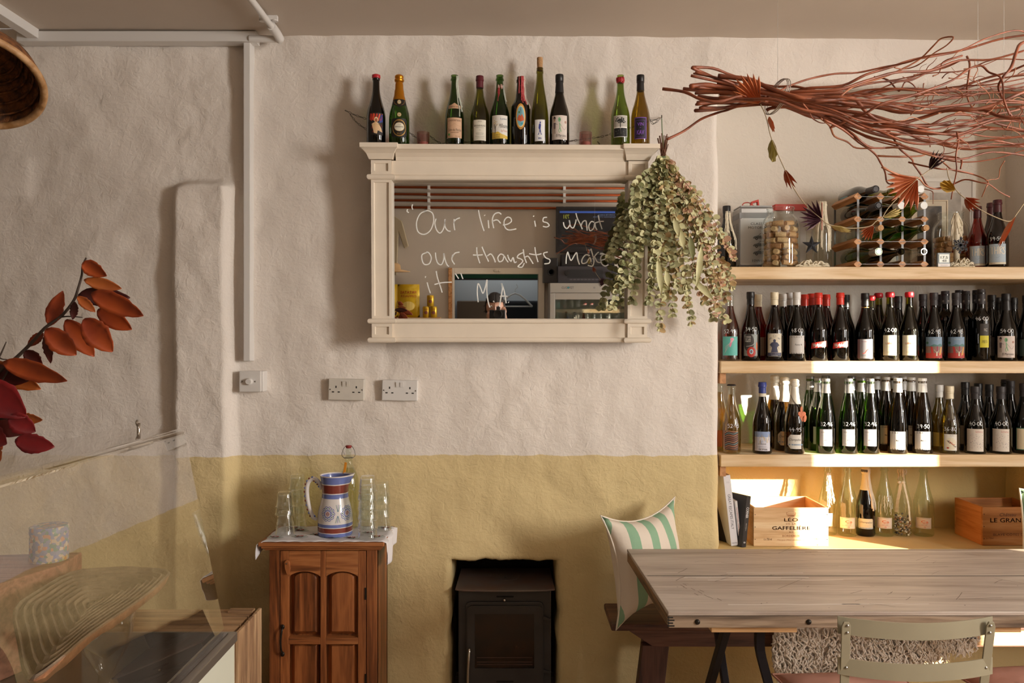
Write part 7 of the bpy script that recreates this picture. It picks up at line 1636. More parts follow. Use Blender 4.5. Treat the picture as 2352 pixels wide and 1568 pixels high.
for i in range(34): x = rr.uniform(.46, 2.4); y = rr.uniform(.02, .65); A.disc(x, y, rr.uniform(.001, .003), rr.uniform(.001, .0025), '#332820', 7, None)
for (x0, x1, y, w_) in ((.55, .95, .325, .007), (.62, 1.05, .298, .004), (.62, 1.0, .062, .007), (.95, 1.2, .066, .004), (.7, .95, .372, .006), (1.1, 1.8, .64, .006), (1.9, 2.4, .36, .007), (1.8, 2.2, .31, .004), (.9, 1.05, .63, .004)):
    A.stroke([(x0+(x1-x0)*i/9, y+rr.uniform(-.003, .003)) for i in range(10)], w_, M('worn_white_paint', '#cfc8c2', .6), 2)
for k in range(10): x = .50+rr.uniform(0, .05)+k*.006; y = .26-k*.016; A.stroke([(x, y), (x+.008, y-.02)], .002, '#5c4a3a', 2)
A.build('wear_marks', lambda s, t, l: Vector((s, yf_+t, TZ+.0001+.0001*l)), T, local=False, label='scratches, nail holes and remnants of white paint')['kind'] = 'stuff'
m_bt = WOOD('batten_pine', ['#c69766', '#d9ae7c', '#e3bf92'], 'X', rough=.55)
for (a, b) in ((1634, 1831), (2152, 2346)): MB().box(X(a, 2.25), X(b, 2.25), 2.25, 2.84, TZ-.047-.020, TZ-.0475).build('batten', m_bt, T, bevel=.002)
m_blk = M('black_steel', '#17141a', .45, .4)
for xa_ in (.62, 1.95):
    MB().beam((xa_, 2.30, TZ-.068), (xa_-.01, 2.80, 0), .028, .022, (1, 0, 0)).build('trestle_leg', m_blk, T, bevel=.002)
    MB().beam((xa_+.075, 2.80, TZ-.068), (xa_+.07, 2.30, 0), .028, .022, (1, 0, 0)).build('trestle_leg', m_blk, T, bevel=.002)
pts = [(.705, 2.31, TZ-.066), (.71, 2.33, .60), (.735, 2.33, .50), (.77, 2.33, .36), (.80, 2.33, .2), (.80, 2.33, 0)]
MB().tube(smooth_pts([(.72+ (p[0]-.705), p[1], p[2]) for p in pts], 4), .017, 4).build('trestle_leg', m_blk, T)
# ------------------------------------------------------------------ bench with its covers
m_bn = WOOD('dark_bench', ['#3a2219', '#55352a', '#6b4738'], 'X', rough=.5, ring=6); m_bnz = WOOD('dark_bench_leg', ['#33201a', '#4a2e26', '#5a3a30'], 'Z', rough=.5)
T = thing('bench', 'dark brown wooden bench along the wall behind the table', 'bench', (1.4, 3.09, 0)); BZ = .45
MB().prism([(.369, 2.957), (3.1, 2.957), (3.1, 3.20), (.369, 3.20)], BZ-.026, BZ, 'Z').build('seat_plank', m_bn, T, bevel=.006)
ap = lambda y: MB().prism([(.425, BZ-.026), (.53, BZ-.094), (3.1, BZ-.094), (3.1, BZ-.026)], y, y+.022, 'Y')
ap(2.985).build('apron', m_bn, T, bevel=.002); ap(3.15).build('apron', m_bn, T, bevel=.002)
for yy, lx in ((3.008, .535), (3.13, .56), (3.008, 2.75), (3.13, 2.75)):
    MB().prism([(lx-.045, BZ-.09), (lx+.055, BZ-.09), (lx+.015, 0), (lx-.09, 0)], yy-.022 if yy < 3.1 else yy-.02, yy+.022, 'Y').build('leg', m_bnz, T, bevel=.003)
MB().box(1.52, 3.08, 2.945, 2.956, BZ-.075, BZ-.020).build('front_board', WOOD('pine_rail', ['#b98a5c', '#cda274', '#dab68c'], 'X', rough=.6), T, bevel=.003, label='paler pine board along the front')
# sheepskin: base hide plus thick curls
SK = thing('sheepskin', 'shaggy cream sheepskin hanging over the front edge of the bench', 'sheepskin', (1.3, 3.0, BZ))
m_wl = M('sheep_wool', '#f6ebdf', .9, vary=.1, vscale=18, sheen=.3)
def hem(x): t = (x-.97)/(1.70-.97); return .205-.02*math.sin(t*9) if t < .42 else .205-(t-.42)/.58*.135
def sk(u, v):
    x = .97+.74*u; L = hem(x); s = v*(.14+L)
    if s < .14: return (x, 3.09-s, BZ+.006)
    return (x+.01*math.sin(s*20), 2.942-.006*math.sin(u*20), BZ-(s-.14))
MB().grid(30, 16, sk).build('hide', m_wl, SK, smooth='all', solid=.006)
mb = MB(); rr = random.Random(23)
for i in range(2300):
    u, v = rr.random(), rr.random()**.8; p = Vector(sk(u, v)); onv = p.y < 2.95
    n_ = Vector((0, -1, 0)) if onv else Vector((0, 0, 1)); dn = Vector((rr.uniform(-.5, .5), 0, -1)) if onv else Vector((rr.uniform(-.6, .6), -1, 0))
    L = rr.uniform(.020, .042); ph = rr.uniform(0, 6); side = n_.cross(dn).normalized(); pts = []
    for k in range(5): t = k/4; pts.append(p+n_*(.006+.013*math.sin(t*2.6))*(rr.uniform(.8, 1.5))+dn*L*t+side*(.006*math.sin(ph+t*6)))
    mb.tube(pts, [.0042, .0045, .0038, .003, .0012], 4, flat=.7)
o = mb.build('wool_curls', m_wl, SK, smooth='all', fixn=False); o['kind'] = 'stuff'
# cushions
def cushion(name, lab, loc, rot, w, h, t, mat, piping=None, n=18, pinch=.10):
    T = thing(name, lab, 'cushion', loc, rot=rot); mb = MB()
    def f(u, v, s):
        a, b = u*2-1, v*2-1; k = (1-a*a)**.55*(1-b*b)**.55; px = a*w/2*(1-pinch*(1-b*b)**1.0*abs(a)**2*1.0+0*b); pz = b*h/2*(1-pinch*(1-a*a)*abs(b)**2)
        return (px, s*t/2*k*(1+.10*noise.noise(Vector((a*2.3, b*2.3, s+3)))), pz)
    for s in (-1, 1): mb.grid(n, n, lambda u, v: f(u, v, s))
    o = mb.build('cushion_cover', mat, T, smooth='all', local=True)
    bm = bmesh.new(); bm.from_mesh(o.data); bmesh.ops.remove_doubles(bm, verts=bm.verts, dist=.0004); bmesh.ops.recalc_face_normals(bm, faces=bm.faces); bm.to_mesh(o.data); bm.free()
    if piping:
        ring = [f(i/n, 0, 1) for i in range(n)]+[f(1, i/n, 1) for i in range(n)]+[f(1-i/n, 1, 1) for i in range(n)]+[f(0, 1-i/n, 1) for i in range(n)]
        MB().tube(ring, .0035, 6, closed=True).build('piping', piping, T, smooth='all', local=True)
    return T
def stripes(name, c1, c2, period, frac, axis='X', off=0.0):
    m, nt, b = newmat(name); L = nt.links.new; tc = N(nt, 'ShaderNodeTexCoord'); sx = N(nt, 'ShaderNodeSeparateXYZ'); L(tc.outputs['Object'], sx.inputs[0])
    a = N(nt, 'ShaderNodeMath', operation='ADD'); a.inputs[1].default_value = 10*period+off; L(sx.outputs[axis], a.inputs[0])
    mo = N(nt, 'ShaderNodeMath', operation='MODULO'); mo.inputs[1].default_value = period; L(a.outputs[0], mo.inputs[0])
    lt = N(nt, 'ShaderNodeMath', operation='LESS_THAN'); lt.inputs[1].default_value = period*frac; L(mo.outputs[0], lt.inputs[0])
    mx_ = N(nt, 'ShaderNodeMix', data_type='RGBA'); mx_.inputs[6].default_value = (*lin(c1), 1); mx_.inputs[7].default_value = (*lin(c2), 1); L(lt.outputs[0], mx_.inputs[0]); L(mx_.outputs[2], b.inputs['Base Color']); b.inputs['Roughness'].default_value = .9
    addbump(nt, b, 18, .5, .006, 3); MATS[name] = m; return m
m_str = stripes('green_striped_linen', '#d6cabc', '#86a98c', .088, .45, off=.03); m_pip = M('cream_piping', '#ddd3c5', .9)
c = P(1487, 1322, 3.06)
cushion('striped_cushion', 'green and cream striped linen cushion standing on the left end of the bench', (c.x, 3.075, BZ+.205), (-.14, -.06, .62), .40, .42, .17, m_str, m_pip, pinch=.26)
c = P(2490, 1300, 3.0)
cushion('striped_cushion', 'green and cream striped cushion peeping in at the right edge above the table', (c.x+.01, 3.06, BZ+.235), (-.1, .06, -.2), .40, .46, .14, m_str, m_pip)
m_hd = MATS.get('houndstooth') or newmat('houndstooth')[0]; nt = m_hd.node_tree; b = nt.nodes['Principled BSDF']; tc = N(nt, 'ShaderNodeTexCoord'); ck = N(nt, 'ShaderNodeTexChecker'); ck.inputs['Scale'].default_value = 150; ck.inputs['Color1'].default_value = (*lin('#d8d4d0'), 1); ck.inputs['Color2'].default_value = (*lin('#2a2a30'), 1)
nt.links.new(tc.outputs['Object'], ck.inputs[0]); nt.links.new(ck.outputs[0], b.inputs['Base Color']); b.inputs['Roughness'].default_value = .9
cushion('checked_cushion', 'flat black and white checked cushion lying on the sheepskin', (1.50, 2.925, BZ+.008), (PI/2+.5, 0, .03), .36, .13, .05, m_hd)
# ------------------------------------------------------------------ folding chairs
m_ch2 = M('sage_grey_enamel', '#8f8873', .4, .1, vary=.05, vscale=15)
def folding_chair(x, y, rz, lab, cush):
    T = thing('folding_chair', lab, 'chair', (x, y, 0), rot=(0, 0, rz), group='metal folding chairs at the table')
    # local frame: sitter faces +y; back rest at y=0
    def slat(z, h, hw, sag, nm):
        q = []; n = 18
        for i in range(n+1):
            t = i/n*2-1; xx = t*hw; yy = -sag*(1-t*t)+sag*.3; cz = z-.012*(1-t*t)*.8
            q += [(xx, yy-.0015, cz-h/2), (xx, yy-.0015, cz+h/2), (xx, yy+.0015, cz+h/2), (xx, yy+.0015, cz-h/2)]
        fs = [[4*i+k, 4*i+(k+1) % 4, 4*i+4+(k+1) % 4, 4*i+4+k] for i in range(n) for k in range(4)]+[[0, 1, 2, 3], [4*n+3, 4*n+2, 4*n+1, 4*n]]
        MB().add(q, fs).build(nm, m_ch2, T, local=True, smooth=True)
    slat(.805, .042, .190, .022, 'back_slat'); slat(.705, .042, .190, .022, 'back_slat')
    for s in (-1, 1):
        MB().prism([(-.011, 0), (.011, 0), (.011, .815), (.006, .826), (-.006, .826), (-.011, .815)], -.0025, .0025, 'Y').build('back_post', m_ch2, T, local=True, bevel=.001)
        o = [c for c in T.children if c.name.startswith('back_post')][-1]; o.location = (s*.152, -.004 if True else 0, 0); o.rotation_euler = (-.13, s*-.0, 0)
        o.location = (s*.152, .10, 0); o.rotation_euler = (.135, s*.03, 0)
        MB().beam((s*.135, .40, 0), (s*.135, -.02, .45), .020, .006, (1, 0, 0)).build('front_leg', m_ch2, T, local=True)
        for z in (.813, .795, .705): MB().lathe([(.0034, 0), (.0034, .001), (.0015, .002)], 10, (s*.152+s*.03*z*.9, .10-.135*z-.004, z-.004), (0, -1, 0)).build('rivet', MATS['steel'], T, local=True)
    for k in range(7):
        MB().box(-.19, .19, .035+k*.052, .035+k*.052+.042, .444, .450).build('seat_slat', m_ch2, T, local=True, bevel=.001)
    for s in (-1, 1): MB().box(s*.17-.006, s*.17+.006, .03, .40, .43, .444).build('seat_rail', m_ch2, T, local=True)
    return T
folding_chair(X(2100, 1.95)+.005, 1.95, .0, 'sage-grey slatted metal folding chair in front of the table, its back nearest the camera', None)
folding_chair(1.53, 1.98, -.12, 'sage-grey metal folding chair at the right edge under the red-patterned cushion', None)
m_pk = M('pink_linen', '#c4907f', .9, vary=.08, vscale=8, bump=.4, bscale=14, bdist=.01)
cushion('seat_cushion', 'plain dusty pink seat cushion on the chair nearest the camera', (.985, 2.215, .494), (PI/2, 0, .03), .385, .40, .075, m_pk, M('pink_piping', '#b98573', .9), pinch=.05)
T = cushion('seat_cushion', 'dusty pink seat cushion with a red leaf print on the right-hand chair', (1.545, 2.24, .498), (PI/2, 0, .10), .40, .42, .08, m_pk, MATS['pink_piping'], pinch=.05)
A = Art()
for k in range(7): a = 1.1+k*.35; A.poly([(.0+.02*math.cos(a), .02*math.sin(a)), (.085*math.cos(a-.09), .085*math.sin(a-.09)), (.125*math.cos(a), .125*math.sin(a)), (.085*math.cos(a+.09), .085*math.sin(a+.09))], '#c8302c', .02)
A.build('leaf_print', lambda s, t, l: Vector((s, .0422*(1-(s/.2)**2)**.55*(1-(t/.21)**2)**.55+.002, t*1.0)), T)
# ------------------------------------------------------------------ display case, left foreground
m_st2 = M('case_steel', '#8f8880', .35, .7); m_wp = M('case_white_panel', '#c9cbbd', .5)
X1, Y1 = -.775, 2.25; YN = .55; XL = -1.50
T = CASE = thing('display_case', 'counter-top glass display case with a bent sneeze guard and steel edge', 'display case', (-1.1, 1.6, 0))
MB().box(XL, X1-.006, YN, Y1-.006, 0, .655).build('white_body', m_wp, T, bevel=.003)
MB().box(XL, X1, YN, Y1, .655, .682).build('steel_edge', m_st2, T, bevel=.003)
MB().box(XL+.02, X1-.02, YN+.02, Y1-.02, .682, .685).build('deck', M('dark_gloss_deck', '#3b332f', .12, .0, spec=.8), T)
m_gg = GLASS('case_glass', (.90, .89, .86), rough=.01, base=.10, power=2.0, top=.85)
zt_, zb_ = 1.253, .690; xt_, xb_ = -.922, -.812; r = .022
arc = [(xt_-r+r*math.cos(a)*1.0, zt_-r+r*math.sin(a)) for a in [math.radians(14+76*i/7) for i in range(8)]]
prof = [(xb_, zb_)]+arc
mb = MB()
q = [(p[0], y, p[1]) for y in (YN+.03, Y1-.004) for p in prof]; n = len(prof)
mb.add(q, [(i, i+1, n+i+1, n+i) for i in range(n-1)]).build('sneeze_guard', m_gg, T, fixn=False)
MB().add([(xt_-r, YN+.03, zt_), (xt_-r, Y1-.004, zt_), (xt_-.205, Y1-.004, zt_), (xt_-.205, YN+.03, zt_)], [(0, 1, 2, 3)]).build('top_pane', GLASS('case_top_glass', (.82, .80, .77), rough=.02, base=.30, power=2.0, top=.6), T, fixn=False)
MB().add([(xb_, Y1-.006, zb_), (XL+.04, Y1-.006, zb_), (XL+.04, Y1-.006, zt_-.35), (xt_-.205, Y1-.006, zt_-.02), (xt_-.004, Y1-.006, zt_-.02)], [(0, 1, 2, 3, 4)]).build('end_pane', GLASS('case_end_glass', (.95, .95, .94), base=.03, power=3), T, fixn=False)
c = P(326, 978, 2.22); MB().tube([(c.x, 2.20, zt_-.02), (c.x, 2.20, zt_+.022)], .005, 8).tube(smooth_pts([(c.x, 2.20, zt_+.012), (c.x-.004, 2.198, zt_+.022), (c.x-.006, 2.205, zt_+.028)], 3), .004, 6).build('guard_clamp', MATS['chrome'], T, smooth='all')
def XY(px, py, z):   # point of height z seen at this spot
    d = (1.5-z)*F/(py-784); return Vector((X(px, d), d, z))
# ridged slab of cork bark on a glass stand
bt = M('bark_slab', '#8a7660', .85, col2='#655546', vscale=18, bump=.8, bscale=40, bdist=.006); be = M('bark_rim', '#a87550', .8, col2='#8a5a3a', vscale=30, bump=.6, bscale=60, bdist=.005)
zS = .90; oc = [XY(*p, zS) for p in ((30, 1400), (80, 1360), (160, 1315), (250, 1303), (330, 1303), (386, 1310), (384, 1325), (330, 1372), (260, 1420), (190, 1470), (120, 1530), (60, 1560), (40, 1480))]
T = thing('bark_platter', 'thick ridged slab of bark used as a platter inside the display case', 'platter', (oc[8].x, oc[8].y, zS)); oc2 = smooth_pts(oc, 3, closed=True)
rr = random.Random(6); cxy = sum(oc2, Vector())/len(oc2); nn = len(oc2)
top_ = [p+Vector((0, 0, .0)) for p in oc2]; bot_ = [p+(cxy-p)*.06+Vector((0, 0, -.022+rr.uniform(-.003, .003))) for p in oc2]
MB().add(top_+bot_, [(i, (i+1) % nn, nn+(i+1) % nn, nn+i) for i in range(nn)]+[list(range(nn, 2*nn))]).build('rim', be, T, smooth='all')
mb = MB(); K = 64
for a in range(K):
    f = 1-a/K*.96; f2 = 1-(a+1)/K*.96
    for k in range(nn):
        k2 = (k+1) % nn; z_ = lambda ff, p: .0042*math.sin(ff*60)+.001*math.sin(p.x*60)
        P1, P2, P3, P4 = [oc[0]*0+(oc2[kk]-cxy)*ff+cxy for kk, ff in ((k, f), (k2, f), (k2, f2), (k, f2))]
        off = Vector((-.10, .10, 0)); 
        mb.add([p_+Vector((0, 0, z_(ff, p_))) for p_, ff in ((P1, f), (P2, f), (P3, f2), (P4, f2))], [(0, 1, 2, 3)])
mb.build('ridged_face', bt, T, fixn=False)
c = XY(235, 1530, .70); T = thing('glass_cake_stand', 'clear glass bowl stand holding up the bark platter', 'stand', (cxy.x+.03, cxy.y, .6856)); hS = zS-.024-.6856
MB().lathe([(.055, 0), (.056, .004), (.02, .02), (.014, .05), (.03, .08), (.052, .12), (.062, hS-.02), (.064, hS), (.060, hS), (.05, .125), (.0001, .085)], 28, caps=False).build('stand_glass', m_tg, T, smooth='all', local=True)
# flower tin on a brick-red wooden block
zB = .92; a0 = XY(155, 1290, zB); T = thing('wooden_block', 'brick-red wooden block inside the display case at the left edge', 'block', (a0.x-.12, a0.y-.05, .6856))
MB().prism([(a0.x, a0.y-.02), (a0.x-.015, a0.y+.10), (a0.x-.30, a0.y+.06), (a0.x-.30, a0.y-.22), (a0.x-.06, a0.y-.20)], .6858, zB, 'Z').build('block_body', WOOD('brick_red_wood', ['#6f3f2f', '#8f5844', '#a36c56'], 'X', rough=.6), T, bevel=.004)
m_tin2, nt, b = newmat('floral_tin'); tc = N(nt, 'ShaderNodeTexCoord'); vo = N(nt, 'ShaderNodeTexVoronoi'); vo.inputs['Scale'].default_value = 110; nt.links.new(tc.outputs['Object'], vo.inputs['Vector']); rp = N(nt, 'ShaderNodeValToRGB'); rp.color_ramp.interpolation = 'CONSTANT'
nt.links.new(vo.outputs['Color'], rp.inputs[0]); els = rp.color_ramp.elements; els[0].color = (*lin('#8a8a9a'), 1); els[1].position = .35; els[1].color = (*lin('#c9b28a'), 1)
for p_, c_ in ((.5, '#c98a4a'), (.62, '#6f8a6a'), (.74, '#7a7fa5'), (.86, '#d8c8a8')): e = els.new(p_); e.color = (*lin(c_), 1)
nt.links.new(rp.outputs[0], b.inputs['Base Color']); b.inputs['Roughness'].default_value = .4
d_ = a0.y+.02; tx = X(113, d_); tz0 = zB+.0008; tH = Zc(1206, d_)-tz0
T = thing('floral_tin', 'round tin with a flowered pattern standing on the brick-red block', 'tin', (tx, d_, tz0)); R = 80*d_/F/2
MB().lathe([(R, 0), (R, tH*.8)], 30).build('tin_body', m_tin2, T, smooth=True, local=True); MB().lathe([(R*1.02, tH*.8), (R*1.02, tH-.003), (R*.97, tH)], 30).build('lid', m_tin2, T, smooth=True, local=True)
# apple crate beyond the case
m_ac = WOOD('apple_crate_wood', ['#7d5f46', '#a8855f', '#c09c76'], 'X', rough=.8, ring=5, bump=.6); m_acz = WOOD('apple_crate_wood_upright', ['#8a6a50', '#b08c68', '#c9a882'], 'Z', rough=.8, ring=5, bump=.6)
T = thing('apple_crate', 'rough weathered wooden apple crate on its side between the display case and the cupboard', 'crate', (-1.3, 2.82, 0)); AX, ay0, ay1, az = -.925, 2.69, 2.95, .512
for k in range(3): y = ay0+.012+k*.082; MB().box(-1.75, AX-.024, y, y+.074, az-.012, az).build('top_slat', m_ac, T, bevel=.002)
for k in range(3): y = ay0+.004+k*.086; MB().box(AX-.012, AX, y, y+.078, .0, az+.004).build('side_slat', m_acz, T, bevel=.002)
for k in range(4): z = .02+k*.125; MB().box(-1.75, AX-.014, ay1-.01, ay1, z, z+.1).build('back_slat', m_ac, T, bevel=.002)
MB().box(AX-.06, AX-.013, ay0, ay0+.02, 0, az-.013).build('corner_post', m_acz, T, bevel=.002); MB().box(AX-.04, AX-.013, ay1-.035, ay1-.012, 0, az-.013).build('corner_post', m_acz, T, bevel=.002); MB().box(AX-.11, AX-.02, ay1-.05, ay1-.02, az+.0005, az+.008).build('loose_batten', m_ac, T, bevel=.001)
for k in range(5): z = .02+k*.1; MB().box(-1.75, AX-.014, ay0, ay0+.01, z, z+.075).build('front_slat', m_ac, T, bevel=.002)
# ------------------------------------------------------------------ beech branch and wicker lamp
BD = 1.25
def B8(p, d): return P(p[0]/2.903, 560+p[1]/2.903, d)
T = thing('beech_branch', 'copper beech branch with dry rust and crimson leaves reaching in at the left edge', 'branch', B8((0, 850), BD)); m_bk = M('dark_bark', '#38291f', .7)
for pts, r_ in (([(-180,1000),(0,845),(95,770),(200,670),(300,560),(410,480),(490,380),(520,300),(545,210),(550,150),(575,92)], .0032), ([(400,487),(470,483),(550,490)], .0014), ([(-30,790),(5,735),(42,652)], .0018), ([(-60,700),(0,760),(40,770),(100,775)], .0014), ([(-200,1200),(-60,1180),(60,1160),(180,1150)], .002), ([(-200,1100),(-60,1000),(20,900),(80,800)], .002)):
    sp = smooth_pts([B8(p, BD) for p in pts], 4); MB().tube(sp, [r_*(1-.6*i/len(sp)) for i in range(len(sp))], 6).build('twig', m_bk, T, smooth='all')
lm = {'r': M('beech_rust', '#9a4218', .45, col2='#7a2c10', vscale=18), 'o': M('beech_orange', '#b0602a', .45, col2='#8f4418', vscale=18), 'c': M('beech_crimson', '#7d1216', .45, col2='#560a10', vscale=14), 'd': M('beech_dark', '#541a12', .5, col2='#3a0f0c', vscale=14)}
def bleaf(bx, by, ex, ey, w, col, curl=.25, dd_=0.0, fold=.35):
    b, e = B8((bx, by), BD+dd_), B8((ex, ey), BD+dd_+.01); u = e-b; L = u.length; u.normalize(); v = Vector((0, -1, 0)).cross(u).normalized(); nr = Vector((0, -1, 0)); w = 1.2*w/2.903/F*BD; q = []; n = 12; rr = random.Random(int(bx*7+by)); tw = rr.uniform(-.5, .5)
    for i in range(n+1):
        t = i/n; ww = w*(math.sin(PI*min(1, t**.85*.97+.02))**.8); ser = 1+rr.uniform(-.06, .08)
        vv = (Matrix.Rotation(tw*t, 3, u) @ v)
        for s in (-1, -.5, 0, .5, 1):
            q.append(b+u*L*t+vv*ww*s*ser*(.75 if abs(s) == 1 else 1)+nr*(curl*L*(t*t-.3*t)*.5+fold*ww*abs(s)*.7+.0012*math.sin(t*34)*abs(s)))
    MB().add(q, [(5*i+k, 5*i+k+1, 5*i+k+6, 5*i+k+5) for i in range(n) for k in range(4)]).build('beech_leaf', lm[col], T, smooth='all', fixn=False, solid=.0004)
for a in [(548,130,722,215,62,'r',.3,-.01),(560,240,825,300,45,'o',.3,0),(520,345,880,360,72,'d',.2,.01),(610,330,975,480,80,'r',.3,-.01),(650,440,888,570,75,'r',.2,.01),(515,350,650,455,36,'o',.5,-.02),(500,385,500,505,30,'d',.6,-.01),(330,545,430,315,62,'r',.2,0),(305,570,525,740,82,'r',.3,-.01),(440,505,640,750,80,'r',.2,.01),(560,500,765,718,95,'r',.25,-.015),(300,610,355,795,36,'d',.4,0),(290,595,190,685,36,'r',.2,.01),
          (165,715,300,820,55,'d',.5,0),(20,790,475,910,80,'r',.3,-.01),(-120,800,290,965,85,'o',.2,.015),(-200,850,230,900,90,'d',.2,.0),(-120,930,190,1150,130,'c',.2,-.01),(-250,1000,110,1180,120,'c',.1,.02),(95,1160,300,1170,45,'o',.4,.01),(60,1150,250,1250,75,'c',.3,-.01),(100,1310,375,1350,72,'c',.2,-.015),(-60,1160,180,1260,90,'d',.2,.01),(-150,1240,60,1330,100,'c',.3,.0),(-80,1320,10,1450,60,'o',.3,.0),(-40,1330,20,1370,40,'r',.3,.02)]: bleaf(*a)
# vase that holds the branch, on the counter just outside the picture
vz = B8((-180, 1000), BD); T = thing('branch_vase', 'dark stoneware vase holding the beech branch at the left edge', 'vase', (vz.x-.10, BD, .6856)); MB().lathe([(.045, 0), (.07, .05), (.065, .16), (.035, .24), (.032, .28), (.04, .30), (.034, .30), (.028, .28), (.03, .24), (.0001, .2)], 24, caps=False).build('vase_body', M('dark_stoneware', '#3f3a36', .4), T, smooth='all', local=True)
bt_ = bpy.data.objects['beech_branch']; MB().tube(smooth_pts([(vz.x-.10, BD, .72), (vz.x-.09, BD, .98), (vz.x-.03, BD, 1.2), vz], 5), .0042, 6).build('stem', m_bk, bt_, smooth='all')
# wicker pendant shade
m_wk = M('woven_cane', '#7a4a24', .7, col2='#3a2010', vscale=60, bump=.9, bscale=120, bdist=.004); m_wr2 = M('cane_rim', '#b08a62', .6, col2='#8a6238', vscale=40, bump=.6, bscale=90, bdist=.003)
c = P(-58, 186, 1.6); T = thing('wicker_lampshade', 'woven cane lampshade with a pale rim hanging at the top left corner', 'lamp', c); nrm = Vector((.18, -.50, -.85)).normalized()
R = .121; mb = MB().lathe([(R, 0), (R*.97, -.02), (R*.85, -.05), (R*.6, -.085), (R*.3, -.105), (R*.12, -.11)], 40, c, nrm, caps=False)
mb.build('shade', m_wk, T, smooth='all', solid=.003)
az = nrm; ax = az.orthogonal().normalized(); ay = az.cross(ax)
MB().tube([c+(ax*math.cos(a)+ay*math.sin(a))*R for a in [2*PI*i/60 for i in range(60)]], .0075, 8, closed=True).build('rim', m_wr2, T, smooth='all')
for k in range(1, 9):
    rr_ = R*(1-.1*k); h = -.115*(1-(rr_/R)**2.2)*.98; MB().tube([c+az*(h+.0015)+(ax*math.cos(a)+ay*math.sin(a))*(rr_*(1+.006*(i % 2))) for i, a in enumerate([2*PI*i/64 for i in range(64)])], .0026, 5, closed=True).build('cane_ring', m_wk, T, smooth='all')
e = c-az*.11; MB().tube([e, (e.x, e.y, 2.94)], .003, 6).build('cord', m_irn, T)
# ------------------------------------------------------------------ the far side of the room, seen in the mirror
YB = -.9
m_cu = M('copper_pipe', '#a8552f', .3, .9, vary=.2, vscale=9)
for k, py in enumerate((432, 448, 462, 478)):
    z = refl(1170, py, -.87).z; T = thing('copper_pipe', 'copper heating pipe on the rear wall, %s of four seen in the mirror' % ('topmost', 'second from top', 'third from top', 'lowest')[k], 'pipe', (0, -.87, z), group='copper pipes reflected in the mirror')
    MB().tube([(-2.6, -.87, z+.01), (0, -.87, z), (2.6, -.87, z+.012)], .0115, 8).build('pipe', m_cu, T, smooth='all')
    for px in (985, 1296): x = refl(px, py, -.87).x; MB().box(x-.012, x+.012, -.90, -.855, z-.016, z+.020).build('pipe_clip', m_pl, T, bevel=.002)
def RB(p0, p1, y): a, b = refl(*p0, y), refl(*p1, y); return min(a.x, b.x), max(a.x, b.x), min(a.z, b.z), max(a.z, b.z)
FR = lambda x0, z0, y: plane((x0, y, z0), (-1, 0, 0), (0, 0, 1), (0, 1, 0))
x0, x1, z0, z1 = RB((1278, 474), (1425, 580), -.74)
T = thing('television', 'black flat television on the hi-fi stack, showing a blue bar, reflected in the mirror', 'television', ((x0+x1)/2, -.78, z0)); m_bk2 = M('black_plastic', '#1b191c', .35)
MB().box(x0, x1, -.80, -.74, z0, z1).build('case', m_bk2, T, bevel=.004); MB().box(x0+.02, x1-.02, -.741, -.738, z0+.05, z1-.02).build('screen', M('dark_screen', '#0f0f14', .15), T)
MB().box((x0+x1)/2-.1, (x0+x1)/2+.1, -.85, -.70, z0-.018, z0).build('stand', m_bk2, T)
m_scr = MATS.get('scr') or newmat('screen_blue')[0]; b = m_scr.node_tree.nodes['Principled BSDF']; b.inputs['Base Color'].default_value = (*lin('#2f4f9c'), 1); b.inputs['Emission Color'].default_value = (*lin('#2f4f9c'), 1); b.inputs['Emission Strength'].default_value = .35
A = Art(); W, H = x1-x0, z1-z0; A.rect(.03, W-.03, H*.86, H*.90, m_scr, None); A.text('731', W-.09, H*.78, .05, '#b9c64a', width=.05); A.text('COMPUTER SCIENCE', .13, H*.82, .016, '#6f87b8', width=.15); A.text('Fundamentals of the trade', .15, H*.78, .014, '#6f87b8', width=.2); A.text('SONY', W/2, .022, .016, '#c9c9cc', width=.04)
A.build('display', FR(x1, z0, -.7375), T, local=False)
zs_ = z0-.018
xa, xb, za, zb = RB((1290, 584), (1412, 611), -.72); T = thing('video_player', 'black video player under the television, reflected in the mirror', 'video player', ((xa+xb)/2, -.80, za)); MB().box(xa, xb, -.88, -.72, za, zs_-.001).build('case', m_bk2, T, bevel=.003)
A = Art(); A.rect(.09, .33, .035, .065, '#2c2a2e', None); A.rect(.04, .09, .03, .045, '#c87a4a', None); A.disc(.05, .07, .012, .012, '#3a383c', 12, None); A.text('SONY', .07, .085, .012, '#c9c9cc', width=.03); A.build('front_print', FR(xb, za, -.7195), T, local=False)
xc, xd, zc_, _z = RB((1281, 650), (1418, 612), -.70); T = thing('hifi_receiver', 'grey-black hi-fi receiver with a large dial on top of the fridge, reflected in the mirror', 'receiver', ((xc+xd)/2, -.8, zc_)); MB().box(xc, xd, -.88, -.70, zc_+.001, za-.001).build('case', M('grey_plastic', '#37343a', .4), T, bevel=.004)
for (px, r) in ((1302, .022), (1395, .010), (1301, .007)): p = refl(px, 626, -.70); MB().lathe([(r, 0), (r*.95, .012), (.0001, .013)], 16, (p.x, -.70, p.z+(-.02 if r < .008 else 0)), (0, 1, 0)).build('dial', m_bk2, T, smooth=True)
A = Art(); hh = za-zc_; A.rect(.13, .45, hh*.3, hh*.8, '#17161a', None); A.layer = 2
for i in range(9): A.rect(.14+i*.033, .165+i*.033, hh*.18, hh*.24, '#5c5a60', None)
A.build('front_print', FR(xd, zc_, -.6995), T, local=False)
